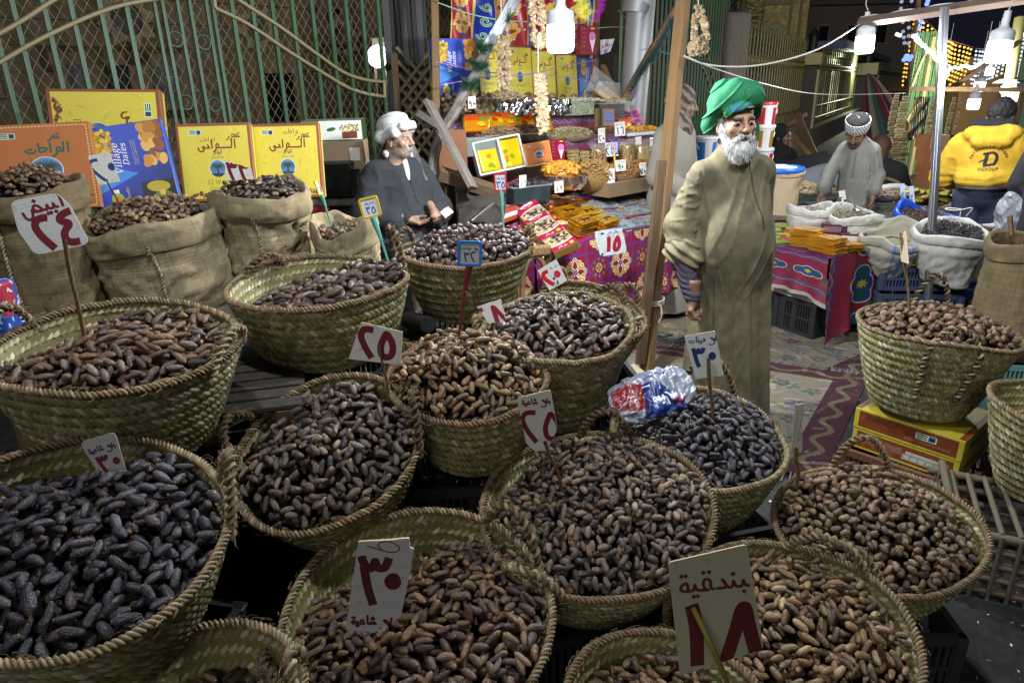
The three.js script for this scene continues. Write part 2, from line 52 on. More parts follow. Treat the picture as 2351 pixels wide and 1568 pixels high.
const weaveBump=pixels(256,256,(u,v,x,y)=>{const c=floor(x/8),r=floor(y/8),over=(c+r)&1,fx=(x%8)/8-0.5,fy=(y%8)/8-0.5,k=over?1-abs(fy)*1.7:1-abs(fx)*1.7;return 40+170*clamp(k)*(0.7+0.3*hash3(over?r:c,over,5))+30*tile(u,v,8);},{data:true});const burlapTex=pixels(512,512,(u,v,x,y)=>{const c=floor(x/8),r=floor(y/8),over=(c+r)&1,t=0.78+0.18*hash3(over?r:c,over?3:7,2)+0.16*tile(u,v,4,9)+0.1*tile(u,v,32,4),e=(abs((x%8)-3.5)>3&&abs((y%8)-3.5)>3)?0.55:1;return[188*t*e,168*t*e,130*t*e];});const clothBump=pixels(256,256,(u,v,x,y)=>128+40*sin(x*PI/2)*sin(y*PI/2)+50*tile(u,v,32,3),{data:true});const grainTex=(a,b,s)=>pixels(256,512,(u,v)=>{const w=tile(u,v,4,s)*0.15,g=0.5+0.5*sin((u*9+w*9+tile(u,v*0.25,8,s+2))*TAU),f=tile(u,v/4,64,s+5),t=clamp(0.55*g+0.45+f*0.7);return[lerp(a[0],b[0],t),lerp(a[1],b[1],t),lerp(a[2],b[2],t)];});const woodTex=grainTex([120,88,52],[188,152,104],11),oldWoodTex=grainTex([62,56,50],[120,112,104],23),darkWoodTex=grainTex([52,38,26],[100,78,56],31);const noiseBump=pixels(256,256,(u,v)=>128+120*tile(u,v,8,1),{data:true}),fineBump=pixels(256,256,(u,v)=>128+120*tile(u,v,48,6),{data:true});const streakBump=pixels(256,256,(u,v)=>128+110*tile(u,v*0.5,24,2),{data:true});const rep=(t,x,y)=>{const c=t.clone();c.repeat.set(x,y);c.needsUpdate=true;return c;};const MAT={burlap:M({map:rep(burlapTex,5,5),bumpMap:rep(weaveBump,10,10),bumpScale:0.003,roughness:0.95}),burlapOld:M({map:rep(burlapTex,5,5),color:C(0.62,0.58,0.52),bumpMap:rep(weaveBump,10,10),bumpScale:0.003,roughness:0.95}),wood:M({map:woodTex,color:C(0.44,0.42,0.4),roughness:0.7,bumpMap:streakBump,bumpScale:0.001}),oldWood:M({map:oldWoodTex,roughness:0.85,bumpMap:streakBump,bumpScale:0.002}),darkWood:M({map:darkWoodTex,roughness:0.8,bumpMap:streakBump,bumpScale:0.001}),carton:M({color:C(0.30,0.215,0.13),roughness:0.85,bumpMap:fineBump,bumpScale:0.0005}),cartonPale:M({color:C(0.46,0.38,0.26),roughness:0.85}),rope:M({vertexColors:true,roughness:0.95}),leaf:M({vertexColors:true,roughness:0.62}),vc:M({vertexColors:true,roughness:0.85}),vcGloss:MP({vertexColors:true,roughness:0.4,clearcoat:0.15,clearcoatRoughness:0.4}),black:M({color:C(0.018,0.018,0.02),roughness:0.5}),blackIron:M({color:C(0.022,0.021,0.02),roughness:0.5,metalness:0.4}),greenIron:M({color:C(0.046,0.115,0.052),roughness:0.45,bumpMap:noiseBump,bumpScale:0.001}),creamIron:M({color:C(0.32,0.27,0.15),roughness:0.55}),oliveIron:M({color:C(0.115,0.11,0.05),roughness:0.5}),galv:M({color:C(0.36,0.37,0.39),roughness:0.5,metalness:0.45,bumpMap:noiseBump,bumpScale:0.0006}),alu:M({color:C(0.4,0.41,0.44),roughness:0.3,metalness:0.9}),white:M({color:C(0.74,0.74,0.73),roughness:0.55}),paper:M({color:C(0.72,0.71,0.66),roughness:0.85}),string:M({color:C(0.62,0.6,0.54),roughness:0.9}),purpleString:M({color:C(0.35,0.22,0.5),roughness:0.8}),crateBlue:M({color:C(0.045,0.065,0.12),roughness:0.5}),crateBlack:M({color:C(0.025,0.026,0.028),roughness:0.55}),crateBrown:M({color:C(0.15,0.06,0.035),roughness:0.55}),crateTeal:M({color:C(0.11,0.24,0.24),roughness:0.6}),clear:MP({color:C(0.93,0.97,0.96),transmission:1,thickness:0,roughness:0.08}),film:MP({color:C(0.95,0.95,0.95),transmission:0.9,thickness:0,roughness:0.16}),foil:M({color:C(0.86,0.87,0.9),metalness:1,roughness:0.16,flatShading:true}),steel:M({color:C(0.6,0.6,0.62),metalness:1,roughness:0.25}),};function scroll(g,x,y,r,dir,n=1.6){g.beginPath();for(let i=0;i<=40;i++){const t=i/40*n*TAU,k=r*(1-i/46);const X=x+dir*k*cos(t),Y=y+k*sin(t);i?g.lineTo(X,Y):g.moveTo(X,Y);}g.stroke();}  // the olive iron tone carries yellow street light in the fence colour
function rosette(g,x,y,r,cols){for(let k=0;k<4;k++){g.save();g.translate(x,y);g.rotate(k*PI/2);g.lineWidth=r*0.13;for(const[w,c]of[[0.2,cols[0]],[0.1,cols[1]]]){g.strokeStyle=c;g.lineWidth=r*w;for(const d of[-1,1]){scroll(g,d*r*0.42,-r*0.62,r*0.24,d,1.2);g.beginPath();g.moveTo(0,-r*0.1);g.bezierCurveTo(d*r*0.6,-r*0.2,d*r*0.2,-r*0.8,0,-r);g.stroke();}}g.restore();}
g.fillStyle=cols[2];g.beginPath();for(let i=0;i<16;i++){const a=i/16*TAU,k=i&1?0.14:0.3;g.lineTo(x+r*k*cos(a),y+r*k*sin(a));}g.fill();g.fillStyle=cols[1];g.beginPath();g.arc(x,y,r*0.08,0,TAU);g.fill();}
function lotus(g,x,y,r,a){g.save();g.translate(x,y);g.rotate(a);for(const[c,k]of[['#2c6fb5',-0.5],['#c9a227',0],['#2c6fb5',0.5],['#3a8a50',0]]){g.fillStyle=c;g.beginPath();g.ellipse(k*r,-r*0.3*(1-abs(k)),r*0.2,r*(c==='#3a8a50'?0.2:0.5),k,0,TAU);g.fill();}g.restore();}
function chain(g,x0,x1,y,h,c1,c2){g.lineWidth=h*0.22;for(const[c,ph]of[[c1,0],[c2,PI]]){g.strokeStyle=c;g.beginPath();for(let x=x0;x<=x1;x+=3){const Y=y+sin(x/h*1.1+ph)*h*0.5;x===x0?g.moveTo(x,Y):g.lineTo(x,Y);}g.stroke();}}
const khayamia=tex(1024,1024,(g,w,h)=>{g.fillStyle='#8d1030';g.fillRect(0,0,w,h);for(let j=0;j<4;j++)for(let i=0;i<4;i++){const x=(i+0.5)*256,y=(j+0.5)*256;g.strokeStyle='#4a3a9a';g.lineWidth=7;g.strokeRect(x-122,y-122,244,244);g.beginPath();g.moveTo(x,y-124);g.lineTo(x+124,y);g.lineTo(x,y+124);g.lineTo(x-124,y);g.closePath();g.stroke();g.strokeStyle='#2f57b0';g.lineWidth=3;g.stroke();if((i+j)&1)rosette(g,x,y,112,['#e9dcb4','#a8863a','#3a3ea0']);else{for(let k=0;k<8;k++)lotus(g,x+62*cos(k*PI/4),y+62*sin(k*PI/4),24,k*PI/4+PI/2);rosette(g,x,y,40,['#ded2a4','#b48b2e','#2f6a4a']);}}
wear(g,w,h,300,0.1);});const khayamiaBand=tex(1024,512,(g,w,h)=>{g.fillStyle='#94203c';g.fillRect(0,0,w,h);g.fillStyle='#7c2f6a';g.fillRect(0,0,w,70);g.fillStyle='#6f3070';g.fillRect(0,330,w,70);chain(g,0,w,35,26,'#c9a84a','#5a78c8');chain(g,0,w,365,30,'#b89a4a','#3f6a56');for(let i=0;i<4;i++){const x=128+i*256,y=200;for(const[r,c]of[[62,'#e8e2d6'],[54,'#25489c'],[34,'#1d5a58']]){g.fillStyle=c;for(const d of[-1,0,1]){g.beginPath();g.ellipse(x+d*58,y,r*(d?0.75:0.9),r*(d?0.7:1),0,0,TAU);g.fill();}}g.fillStyle='#e4bf4a';g.beginPath();for(let k=0;k<16;k++){const a=k/16*TAU,q=k&1?14:30;g.lineTo(x+q*cos(a),y+q*sin(a));}g.fill();g.fillStyle='#1f6a52';for(const d of[-1,1]){g.beginPath();g.ellipse(x+128+d*16,y-30*d,18,9,d,0,TAU);g.fill();g.beginPath();g.ellipse(x+128+d*16,y+60,18,9,-d,0,TAU);g.fill();}}
g.fillStyle='#b9b4ac';g.fillRect(0,460,w,52);wear(g,w,h,200,0.1);});const tentCloth=tex(1024,1024,(g,w,h)=>{const cols=[['#b01a2c',200],['#1838b0',120],['#b01a2c',300],['#2446c0',90],['#a81428',314]];let x=0;cols.forEach(([c,q],k)=>{g.fillStyle=c;g.fillRect(x,0,q,h);g.strokeStyle='#e8d060';g.lineWidth=6;g.strokeRect(x+3,-10,q-6,h+20);const two=k&1;for(let y=60;y<h;y+=two?90:170){if(two){for(const[lw,cc]of[[16,'#d9e2c0'],[8,'#4aa874']]){g.strokeStyle=cc;g.lineWidth=lw;scroll(g,x+q/2,y,q*0.26,(y/90)&1?1:-1,1.1);}}else{rosette(g,x+q/2,y,min(q*0.42,90),['#f1df78','#e6a92c','#2050b0']);g.fillStyle='#f0e8d8';for(let s=0;s<6;s++){g.beginPath();g.arc(x+q/2+cos(s)*q*0.4,y+sin(s)*70,7,0,TAU);g.fill();}g.fillStyle='#2b5cc4';g.beginPath();g.ellipse(x+q/2,y+84,30,14,0,0,TAU);g.fill();}}
x+=q;});});const rugTex=tex(1024,1024,(g,w,h)=>{g.fillStyle='#7d7566';g.fillRect(0,0,w,h);for(let i=0;i<120;i++){const x=rr(60,w-60),y=rr(60,h-60),c=pick(['#5a5f6a','#6a2638','#4f5a50','#94503e','#a89878','#474c58']);g.fillStyle=c;for(let k=0;k<5;k++){g.beginPath();g.ellipse(x+22*cos(k*1.26),y+16*sin(k*1.26),rr(9,20),rr(5,10),k*1.26+0.4,0,TAU);g.fill();}}
const bd=92;g.fillStyle='#3f1a26';g.fillRect(0,0,w,bd);g.fillRect(0,h-bd,w,bd);g.fillRect(0,0,bd,h);g.fillRect(w-bd,0,bd,h);g.strokeStyle='#64593f';g.lineWidth=17;for(const k of[0,1,2,3]){g.save();g.translate(w/2,h/2);g.rotate(k*PI/2);g.beginPath();for(let x=-w/2;x<=w/2;x+=4){const y=h/2-bd/2+17*sin(x/24);x===-w/2?g.moveTo(x,y):g.lineTo(x,y);}g.stroke();g.restore();}
for(let i=0;i<5000;i++){g.fillStyle=`rgba(${pick(['20,16,12', '130,122,106', '40,35,30'])},${rr(0.05, 0.28)})`;g.fillRect(rr(0,w),rr(0,h),rr(2,12),rr(1,5));}wear(g,w,h,500,0.25);});function palm(g,x,y,rx,ry){g.save();g.beginPath();g.ellipse(x,y,rx,ry,0,0,TAU);g.fillStyle='#e8e4d0';g.fill();g.clip();g.beginPath();g.ellipse(x,y,rx*0.94,ry*0.94,0,0,TAU);g.fillStyle='#5d8cc4';g.fill();g.fillStyle='#1d3358';g.fillRect(x-rx,y+ry*0.55,rx*2,ry);g.strokeStyle='#4a3a28';g.lineWidth=rx*0.2;g.beginPath();g.moveTo(x,y+ry);g.lineTo(x,y-ry*0.1);g.stroke();for(let i=0;i<22;i++){const a=i/22*TAU;g.strokeStyle=i&1?'#1c3324':'#2c4a34';g.lineWidth=rx*0.07;g.beginPath();g.moveTo(x,y-ry*0.1);g.quadraticCurveTo(x+rx*0.5*cos(a),y-ry*0.45+ry*0.3*sin(a),x+rx*0.86*cos(a),y-ry*0.05+ry*0.62*sin(a));g.stroke();}g.restore();}
function dateHeapPrint(g,x,y,w,h,cols=['#5a2a18','#7c3a20','#935030']){g.fillStyle='#3c5a24';for(let i=0;i<14;i++){g.beginPath();g.ellipse(x+rr(-0.5,0.5)*w,y-h*rr(0.2,0.5),w*0.12,h*0.05,rr(-1,1),0,TAU);g.fill();}for(let i=0;i<46;i++){const u=rr(-1,1),k=(1-abs(u))*h;g.fillStyle=pick(cols);g.beginPath();g.ellipse(x+u*w/2,y-rnd()*k*0.8,w*0.055,h*0.12,rr(0,3),0,TAU);g.fill();}}
function logo(g,x,y,w,h){g.fillStyle='#dfe8c8';g.fillRect(x,y,w,h);g.fillStyle='#20604a';g.fillRect(x+w*0.06,y+h*0.1,w*0.5,h*0.2);g.fillRect(x+w*0.06,y+h*0.42,w*0.5,h*0.16);g.fillRect(x+w*0.06,y+h*0.7,w*0.5,h*0.16);g.fillStyle='#1d4a80';g.fillRect(x+w*0.62,y+h*0.1,w*0.32,h*0.8);g.fillStyle='#103050';g.beginPath();g.arc(x+w*0.8,y+h*0.55,w*0.13,0,TAU);g.fill();}
const yellowFace=(extra)=>tex(512,512,(g,w,h)=>{g.fillStyle='#8a4a28';g.fillRect(0,0,w,h);g.fillStyle='#d8c642';g.fillRect(16,16,w-32,h-32);g.strokeStyle='rgba(200,176,48,.6)';g.lineWidth=3;for(let i=0;i<14;i++)scroll(g,rr(60,450),rr(60,450),rr(12,30),pick([-1,1]),1.4);logo(g,84,40,90,34);g.strokeStyle=g.fillStyle='#5c3a22';arabic(g,'تمور',390,92,40,0.17);g.strokeStyle='#7a2c1c';arabic(g,'الـــوادى',270,160,52,0.2,340);g.strokeStyle=g.fillStyle='#4a2c40';arabic(g,'الفاخر',270,200,24,0.15);arabic(g,'عيانات و بلدي',270,226,12,0.12);palm(g,264,296,58,58);g.fillStyle='#7a6a30';latin(g,'El Wady',270,402,44);g.fillStyle='#8a7834';latin(g,'Dates Lux',270,440,32,'serif','italic');dateHeapPrint(g,400,486,170,50);dateHeapPrint(g,130,486,150,50);if(extra===1){g.strokeStyle='#8a2018';arabic(g,'الواحات',210,116,26,0.12);}if(extra===2){g.strokeStyle='#8a2018';arabic(g,'واحات',300,66,34,0.12);}
wear(g,w,h,90,0.16);});const orangeFace=tex(512,512,(g,w,h)=>{g.fillStyle='#b86a30';g.fillRect(0,0,w,h);g.strokeStyle='#d8c088';g.lineWidth=7;g.setLineDash([12,6]);g.strokeRect(14,14,w-28,h-28);g.setLineDash([]);logo(g,70,48,80,34);g.strokeStyle=g.fillStyle='#1f5a48';arabic(g,'تمر',330,86,40,0.2);arabic(g,'الواحات',290,168,54,0.2);palm(g,276,272,84,78);dateHeapPrint(g,290,480,340,110,['#6a3a22','#86502e','#a06a40']);wear(g,w,h,120,0.16);});const blueFace=tex(512,512,(g,w,h)=>{const l=g.createLinearGradient(0,0,w,h);l.addColorStop(0,'#2c56b8');l.addColorStop(0.5,'#2f3fae');l.addColorStop(1,'#101c44');g.fillStyle=l;g.fillRect(0,0,w,h);g.fillStyle='#3f86d8';g.beginPath();g.moveTo(0,200);g.lineTo(300,300);g.lineTo(20,400);g.lineTo(0,400);g.fill();g.fillStyle='#141a26';g.fillRect(300,360,212,152);g.fillStyle='#b8a02c';g.beginPath();g.ellipse(404,396,74,34,0.1,0,TAU);g.fill();g.fillStyle='#6f7a20';g.beginPath();g.ellipse(420,466,66,40,0,0,TAU);g.fill();g.fillStyle='#d8b848';g.fillRect(404,420,36,50);g.fillStyle='#39502c';g.fillRect(18,20,120,110);for(let i=0;i<90;i++){g.fillStyle=pick(['#c9a02c','#e0b840','#a8801c']);g.beginPath();g.arc(rr(60,170),rr(20,190),13,0,TAU);g.fill();}for(let i=0;i<34;i++){g.fillStyle=pick(['#a86a20','#c88a30','#8a5018','#dcae58']);g.beginPath();g.ellipse(rr(370,480),rr(20,250),36,26,rr(0,3),0,TAU);g.fill();}
g.save();g.translate(206,270);g.rotate(-PI/2);g.fillStyle='#f2f0e6';latin(g,'Village',70,0,58,'serif','italic');latin(g,'Dates',90,50,52,'serif','italic');g.fillStyle='#c8c070';g.strokeStyle='#c8c070';g.lineWidth=2;scribble(g,20,86,150,8,3);g.restore();g.fillStyle='#f0f0e8';g.fillRect(118,380,34,132);g.fillStyle='#9ab428';g.beginPath();g.arc(134,440,40,0,TAU);g.fill();g.fillStyle='#d87a28';g.beginPath();g.arc(134,440,22,0,TAU);g.fill();g.save();g.translate(214,500);g.rotate(-PI/2);g.fillStyle='#d8c848';latin(g,'Best Quality',60,0,24,'serif','italic');g.restore();wear(g,w,h,90,0.14);});const yellow0=yellowFace(0),yellow1=yellowFace(1),yellow2=yellowFace(2);const FACE=(t,rough=0.45)=>M({map:t,roughness:rough});const PRINT={y0:FACE(yellow0),y1:FACE(yellow1),y2:FACE(yellow2),orange:FACE(orangeFace),blue:FACE(blueFace,0.35),yellowSide:M({color:C(0.55,0.47,0.05),roughness:0.55}),orangeSide:M({color:C(0.36,0.14,0.035),roughness:0.55}),blueSide:M({color:C(0.03,0.09,0.42),roughness:0.4}),brownEdge:M({color:C(0.26,0.09,0.045),roughness:0.6})};const plain=(c,rough=0.7,o={})=>M({color:Array.isArray(c)?C(...c):hex(c),roughness:rough,...o});function printed(w,h,draw,rough=0.55){return M({map:tex(w,h,draw),roughness:rough});}

const lampWhite=M({color:C(0.72,0.74,0.77),roughness:0.4}),lampGlow=(k)=>new THREE.MeshStandardMaterial({color:C(0.8,0.8,0.8),emissive:C(1,1,1),emissiveIntensity:k,roughness:0.4});const glowMain=lampGlow(5),glowFar=lampGlow(6);const bodyGeo=(()=>{const g=lathe([[0,0.30],[0.018,0.30],[0.020,0.288],[0.0185,0.284],[0.022,0.272],[0.020,0.268],[0.023,0.255],[0.022,0.225],[0.03,0.205],[0.06,0.19],[0.066,0.175],[0.068,0.13]],48),p=g.attributes.position;for(let i=0;i<p.count;i++){const y=p.getY(i);if(y<0.2){const a=atan2(p.getZ(i),p.getX(i)),k=1+0.018*sin(a*24);p.setX(i,p.getX(i)*k);p.setZ(i,p.getZ(i)*k);}}g.computeVertexNormals();return g;})();const diffGeo=lathe([[0.0665,0.131],[0.069,0.11],[0.069,0.03],[0.064,0.01],[0.05,0.001],[0,0]],40);function hangingLamp(pos,s,label,power,cord,colour=C(0.93,0.97,1),tilt=0){const t=thing('hanging_lamp',label,'lamp',pos);t.scale.setScalar(s);t.rotation.z=tilt;part('housing',bodyGeo,lampWhite,t);part('diffuser',diffGeo,power>3?glowMain:glowFar,t);if(cord)part('cord',tube(cord.map(([x,y,z])=>[x/s,y/s,z/s]),0.004/s,24,5),MAT.string,t);const l=new THREE.PointLight(colour,power);l.position.set(0,0.07,0);l.castShadow=true;l.shadow.radius=2.5*s;l.shadow.mapSize.set(1024,1024);l.name='lamp_light';t.add(l);return t;}
hangingLamp(A(1287,122,3.15),0.92,'large bright lamp hanging over the nut stall',14,[[0,0.3,0],[0.01,0.6,0],[0,1.1,-0.02]]);hangingLamp(A(1984,124,5.0),0.94,'bright lamp hooked on the left end of the brown beam',4.6,[[0,0.29,0],[-0.02,0.34,0],[0.0,0.40,0.02],[0.03,0.37,0.04]],undefined,0.05);hangingLamp(A(2287,146,4.1),0.96,'bright lamp on a cord below the right end of the brown beam',4.0,[[0,0.29,0],[0,0.31,0.01],[0.012,0.38,0],[0.015,0.46,0]],undefined,-0.04);hangingLamp([0.95,2.75,-1.95],0.95,'unseen lamp hanging out of view above the right date baskets, lighting them',12.5,[[0,0.3,0],[0,0.9,0]],C(0.87,0.94,1));hangingLamp([-0.75,2.9,-1.55],0.95,'unseen lamp hanging out of view above the left date baskets, lighting them',8,[[0,0.3,0],[0,0.9,0]],C(0.87,0.94,1));const STRAW=[C(0.33,0.29,0.125),C(0.40,0.36,0.20),C(0.27,0.24,0.085),C(0.47,0.44,0.29),C(0.23,0.20,0.07),C(0.31,0.28,0.15)];const COIR=[C(0.125,0.078,0.04),C(0.17,0.11,0.058),C(0.22,0.155,0.085),C(0.09,0.056,0.03),C(0.30,0.23,0.13)];const tint=(c,k)=>[c.r*k,c.g*k,c.b*k];function ropeGeo(path,closed,strandR,off,pitch,n,fuzz,cols=COIR,strands=2){const mb=new MB(),L=path.getLength(),fr=path.computeFrenetFrames(n,closed),K=5,turns=max(1,Math.round(L/pitch)),ph0=rnd()*6;const P=path.getSpacedPoints(n),tmp=V(0,0,0);for(let s=0;s<strands;s++){const base=mb.p.length/3,cs=pick(cols);for(let i=0;i<=n;i++){const j=min(i,closed?i%n:n),a=ph0+s/strands*TAU+i/n*turns*TAU,N=fr.normals[j],B=fr.binormals[j],r=strandR*(1+0.16*vnoise(i*0.5,s*9,ph0)),c=P[closed?i%n:i];const cx=c.x+(N.x*cos(a)+B.x*sin(a))*off,cy=c.y+(N.y*cos(a)+B.y*sin(a))*off,cz=c.z+(N.z*cos(a)+B.z*sin(a))*off;const col=tint(cs,0.75+0.5*hash3(floor(i/2),s,3));for(let k=0;k<K;k++){const b=k/K*TAU;mb.v(cx+(N.x*cos(b)+B.x*sin(b))*r,cy+(N.y*cos(b)+B.y*sin(b))*r,cz+(N.z*cos(b)+B.z*sin(b))*r,i*0.1,k/K,col);}}  // the two lamps above the baskets are out of view, lighting the foreground
for(let i=0;i<n;i++)for(let k=0;k<K;k++){const a=base+i*K+k,b=base+i*K+(k+1)%K;mb.q(a,b,b+K,a+K);}}
for(let f=0;f<fuzz;f++){const j=floor(rnd()*n),c=P[j],d=tmp.set(rr(-1,1),rr(-0.6,1),rr(-1,1)).normalize(),l=rr(0.007,0.02),w=0.0005,t=fr.tangents[j],o=strandR+off*0.7,col=tint(pick(cols),rr(0.8,1.5));const a=[c.x+d.x*o,c.y+d.y*o,c.z+d.z*o],m=[a[0]+d.x*l*0.6+t.x*l*0.4,a[1]+d.y*l*0.6+t.y*l*0.4,a[2]+d.z*l*0.6],e=[m[0]+d.x*l*0.3+t.x*l,m[1]+d.y*l*0.2-l*0.2,m[2]+t.z*l*0.8];const ids=[];for(const q of[a,m,e])for(const[x,y,z]of[[w,0,0],[-w,w,0],[0,-w,w]])ids.push(mb.v(q[0]+x,q[1]+y,q[2]+z,0,0,col));for(let k=0;k<2;k++)for(let q=0;q<3;q++)mb.q(ids[k*3+q],ids[k*3+(q+1)%3],ids[k*3+3+(q+1)%3],ids[k*3+3+q]);}
return mb.geo();}

function wallShape(R,H,o){const p1=o.seed*1.7,p2=o.seed*2.9,oval=o.oval??0.03;return(a,s,off=0)=>{const k=s<0.06?0.5+0.1*(s/0.06):0.60+0.40*Math.pow((s-0.06)/0.94,o.flare??0.72);const r=R*k*(1+oval*cos(2*(a-(o.ovalDir??p1)))+0.014*sin(3*a+p2)*s+0.008*sin(5*a+p1))+off;const y=H*s*(1+0.035*s*cos(2*a+p2)+0.012*s*sin(3*a+p1))+(s<0.06?0:0);return[r*cos(a),y,r*sin(a)];};}
function plait(mb,shape,R,H,s0,s1,inner,pale,J=2){const rowH=0.031,rows=Math.round(H*(s1-s0)/rowH),cells=Math.round(TAU*R*0.92/0.0178),Nn=3;for(let r=0;r<rows;r++){const a0=s0+(s1-s0)*r/rows,a1=s0+(s1-s0)*(r+1)/rows,rowTone=rr(0.88,1.12),ph=rnd();for(let h=0;h<2;h++)for(let k=0;k<cells;k++){const b0=lerp(a0,a1,h*0.5-0.03),b1=lerp(a0,a1,h*0.5+0.55),dir=h?1:-1,u=(k+ph+h*0.5)/cells*TAU,du=TAU/cells,slant=0.72*dir*du;const patch=0.5+0.5*fbm(u*1.3+r*0.35,r*0.5,inner?9:4),c0=pick(STRAW),t=rowTone*rr(0.72,1.22)*(0.75+0.5*patch)*pale,col=tint(c0,t),edge=tint(c0,t*0.6),lift=rr(0.8,1.25),jit=rr(-0.1,0.1)*du,wd=rr(0.53,0.62);const base=mb.p.length/3;for(let j=0;j<=J;j++)for(let i=0;i<=Nn-1;i++){const x=i/(Nn-1)-0.5,y=j/J,bul=(1-abs(x)*1.7)*(J>1?1-abs(y-0.5)*1.1:0.75)*0.0058*lift-0.001+0.0055*sin(PI*clamp(h*0.5+y*0.5))-0.0025,q=shape(u+jit+x*du*wd*2+(y-0.5)*slant,lerp(b0,b1,y),(inner?-1:1)*(bul+(inner?0.001:0)));mb.v(q[0],q[1],q[2],x,y,i===1?col:edge);}  // crease shade is put into the darker colour of the leaf edges
for(let j=0;j<J;j++)for(let i=0;i<Nn-1;i++){const a=base+j*Nn+i;inner?mb.q(a,a+1,a+Nn+1,a+Nn):mb.q(a,a+Nn,a+Nn+1,a+1);}}}}
const baskets=[];function basket(o){srand(o.seed*7919+11);const{R,H}=o,up=V(sin(o.lean??0)*cos(o.leanTo??0),cos(o.lean??0),sin(o.lean??0)*sin(o.leanTo??0));const rim=A(o.px,o.py,o.t),q=new THREE.Quaternion().setFromUnitVectors(V(0,1,0),up),base=rim.clone().addScaledVector(up,-H);const t=thing('basket',o.label,'basket',base,0,o.group);t.quaternion.copy(q);const shape=wallShape(R,H,o);const core=new MB();core.grid(56,10,(u,v)=>{const p=shape(-u*TAU,0.02+v*0.97,-0.003);return[p[0],p[1],p[2],u*30,v*6,tint(STRAW[4],0.8)];});const c0=core.v(0,0.006,0,0,0,tint(STRAW[4],0.6));for(let i=0;i<56;i++)core.t(c0,i,i+1);part('lining',core.geo(),MAT.leaf,t);const wall=new MB();plait(wall,shape,R,H,0.03,0.985,false,o.pale??1,o.t<1.9||[5,8,10,16].includes(o.seed)?2:1);part('woven_wall',wall.geo(),MAT.leaf,t);const inn=new MB();plait(inn,shape,R,H,o.bare??0.6,0.985,true,(o.pale??1)*1.08,1);part('woven_inside',inn.geo(),MAT.leaf,t);const N=40,pts=[];for(let i=0;i<N;i++){const p=shape(i/N*TAU,1,0);pts.push(V(p[0],p[1]+0.004+0.003*vnoise(i*1.7,o.seed),p[2]));}
part('rim',ropeGeo(new THREE.CatmullRomCurve3(pts,true),true,0.0056,0.0053,0.033,o.t<2.3?420:300,o.t<2.4?300:120,[COIR[1],COIR[2],COIR[4],COIR[2]],3),MAT.rope,t);for(const h of o.handles??[]){const[ang,span=0.34,rise0=0.1,outw=0.0,tail=0]=h,rise=rise0*1.35+0.012,a=shape(ang-span,0.93,0.008),b=shape(ang+span,0.93,0.008),m=shape(ang,1,0),k=V(m[0],0,m[2]).normalize(),P=[];if(tail){const d=shape(ang-span,0.93-tail,0.012),d2=shape(ang-span,0.93-tail/2,0.012);P.push(V(...d),V(...d2));}
P.push(V(...a));for(let i=1;i<8;i++){const f=i/8,w=sin(f*PI);P.push(V(lerp(a[0],b[0],f),lerp(a[1],b[1],f)+rise*Math.pow(w,0.7),lerp(a[2],b[2],f)).addScaledVector(k,outw*w+0.006*vnoise(i*2.1,o.seed,ang)));}P.push(V(...b));if(tail){const d=shape(ang+span,0.93-tail,0.012),d2=shape(ang+span,0.93-tail/2,0.012);P.push(V(...d2),V(...d));}
part('handle',ropeGeo(new THREE.CatmullRomCurve3(P),false,0.0072,0.0062,0.038,tail?130:90,o.t<2.4?110:50),MAT.rope,t);}
t.updateMatrixWorld(true);baskets.push(t);if(o.dates)heap(o,t.matrixWorld,(x,z,y)=>hypot(x,z)<hypot(...[0,2].map((i)=>shape(atan2(z,x),clamp(y/H,0.05,1.1),-0.014)[i])));return t;}

function dateGeo(L,r,seg,rings,palette,v){const mb=new MB(),ph=v*3.7,bend=rr(-0.18,0.18)*L,nW=6+2*floor(rnd()*3),c0=pick(palette),wr=(palette.wrinkle??0.06)*rr(0.5,1.6),flat=rr(0.88,1),cap=palette.cap??[0.3,0.19,0.08],k0=rr(0.72,1.4),two=rnd()<(palette.two??0.4);for(let j=0;j<=rings;j++){const t=j/rings*2-1,tt=sin(t*PI/2),R0=r*Math.pow(max(0,1-Math.pow(abs(tt),tt>0?palette.blunt??4:2.3)),0.5)*(1+0.08*tt);for(let i=0;i<=seg;i++){const a=i/seg*TAU,gv=Math.pow(1-abs(sin(nW*a*0.5+1.4*vnoise(t*1.6,cos(a),ph))),1.6),w=1-wr*2.2*gv*(1-tt*tt)+0.05*vnoise(cos(a)*1.5+ph,sin(a)*1.5,t*2.2),x=tt*L/2*(1+0.02*vnoise(a,ph,2));const n=0.82+0.32*vnoise(cos(a)*2,sin(a)*2+ph,t*3),e=sstep(0.45,1.05,tt),ridge=1.1-0.42*gv*(1-tt*tt);let c=[c0[0]*n*k0*ridge,c0[1]*n*k0*ridge,c0[2]*n*k0*ridge];const m=two?e*0.62:e*0.25;c=c.map((q,z)=>lerp(q,cap[z],m));mb.v(x,R0*w*sin(a)*flat+bend*(1-tt*tt)*0.5,R0*w*cos(a),t,i/seg,c);}}  // wrinkle grooves are darkened in the vertex colour, standing in for crease shade
for(let j=0;j<rings;j++)for(let i=0;i<seg;i++){const a=j*(seg+1)+i;mb.q(a,a+seg+1,a+seg+2,a+1);}
const g=mb.geo();if(seg>9){const d=new MB(),rc=r*0.34;for(let q=0;q<=8;q++){const a=q/8*TAU;for(const[rad,x,kk]of[[1,L*0.478,1],[1.02,L*0.515,0.9],[0.42,L*0.5,0.35]])d.v(x,rc*rad*sin(a),rc*rad*cos(a),0,0,tint(C(...(palette.calyx??[0.42,0.3,0.13])),kk));}for(let q=0;q<8;q++)for(let s=0;s<2;s++)d.q(q*3+s,q*3+s+1,q*3+s+4,q*3+s+3);return merge([g,d.geo()]);}
return g;}
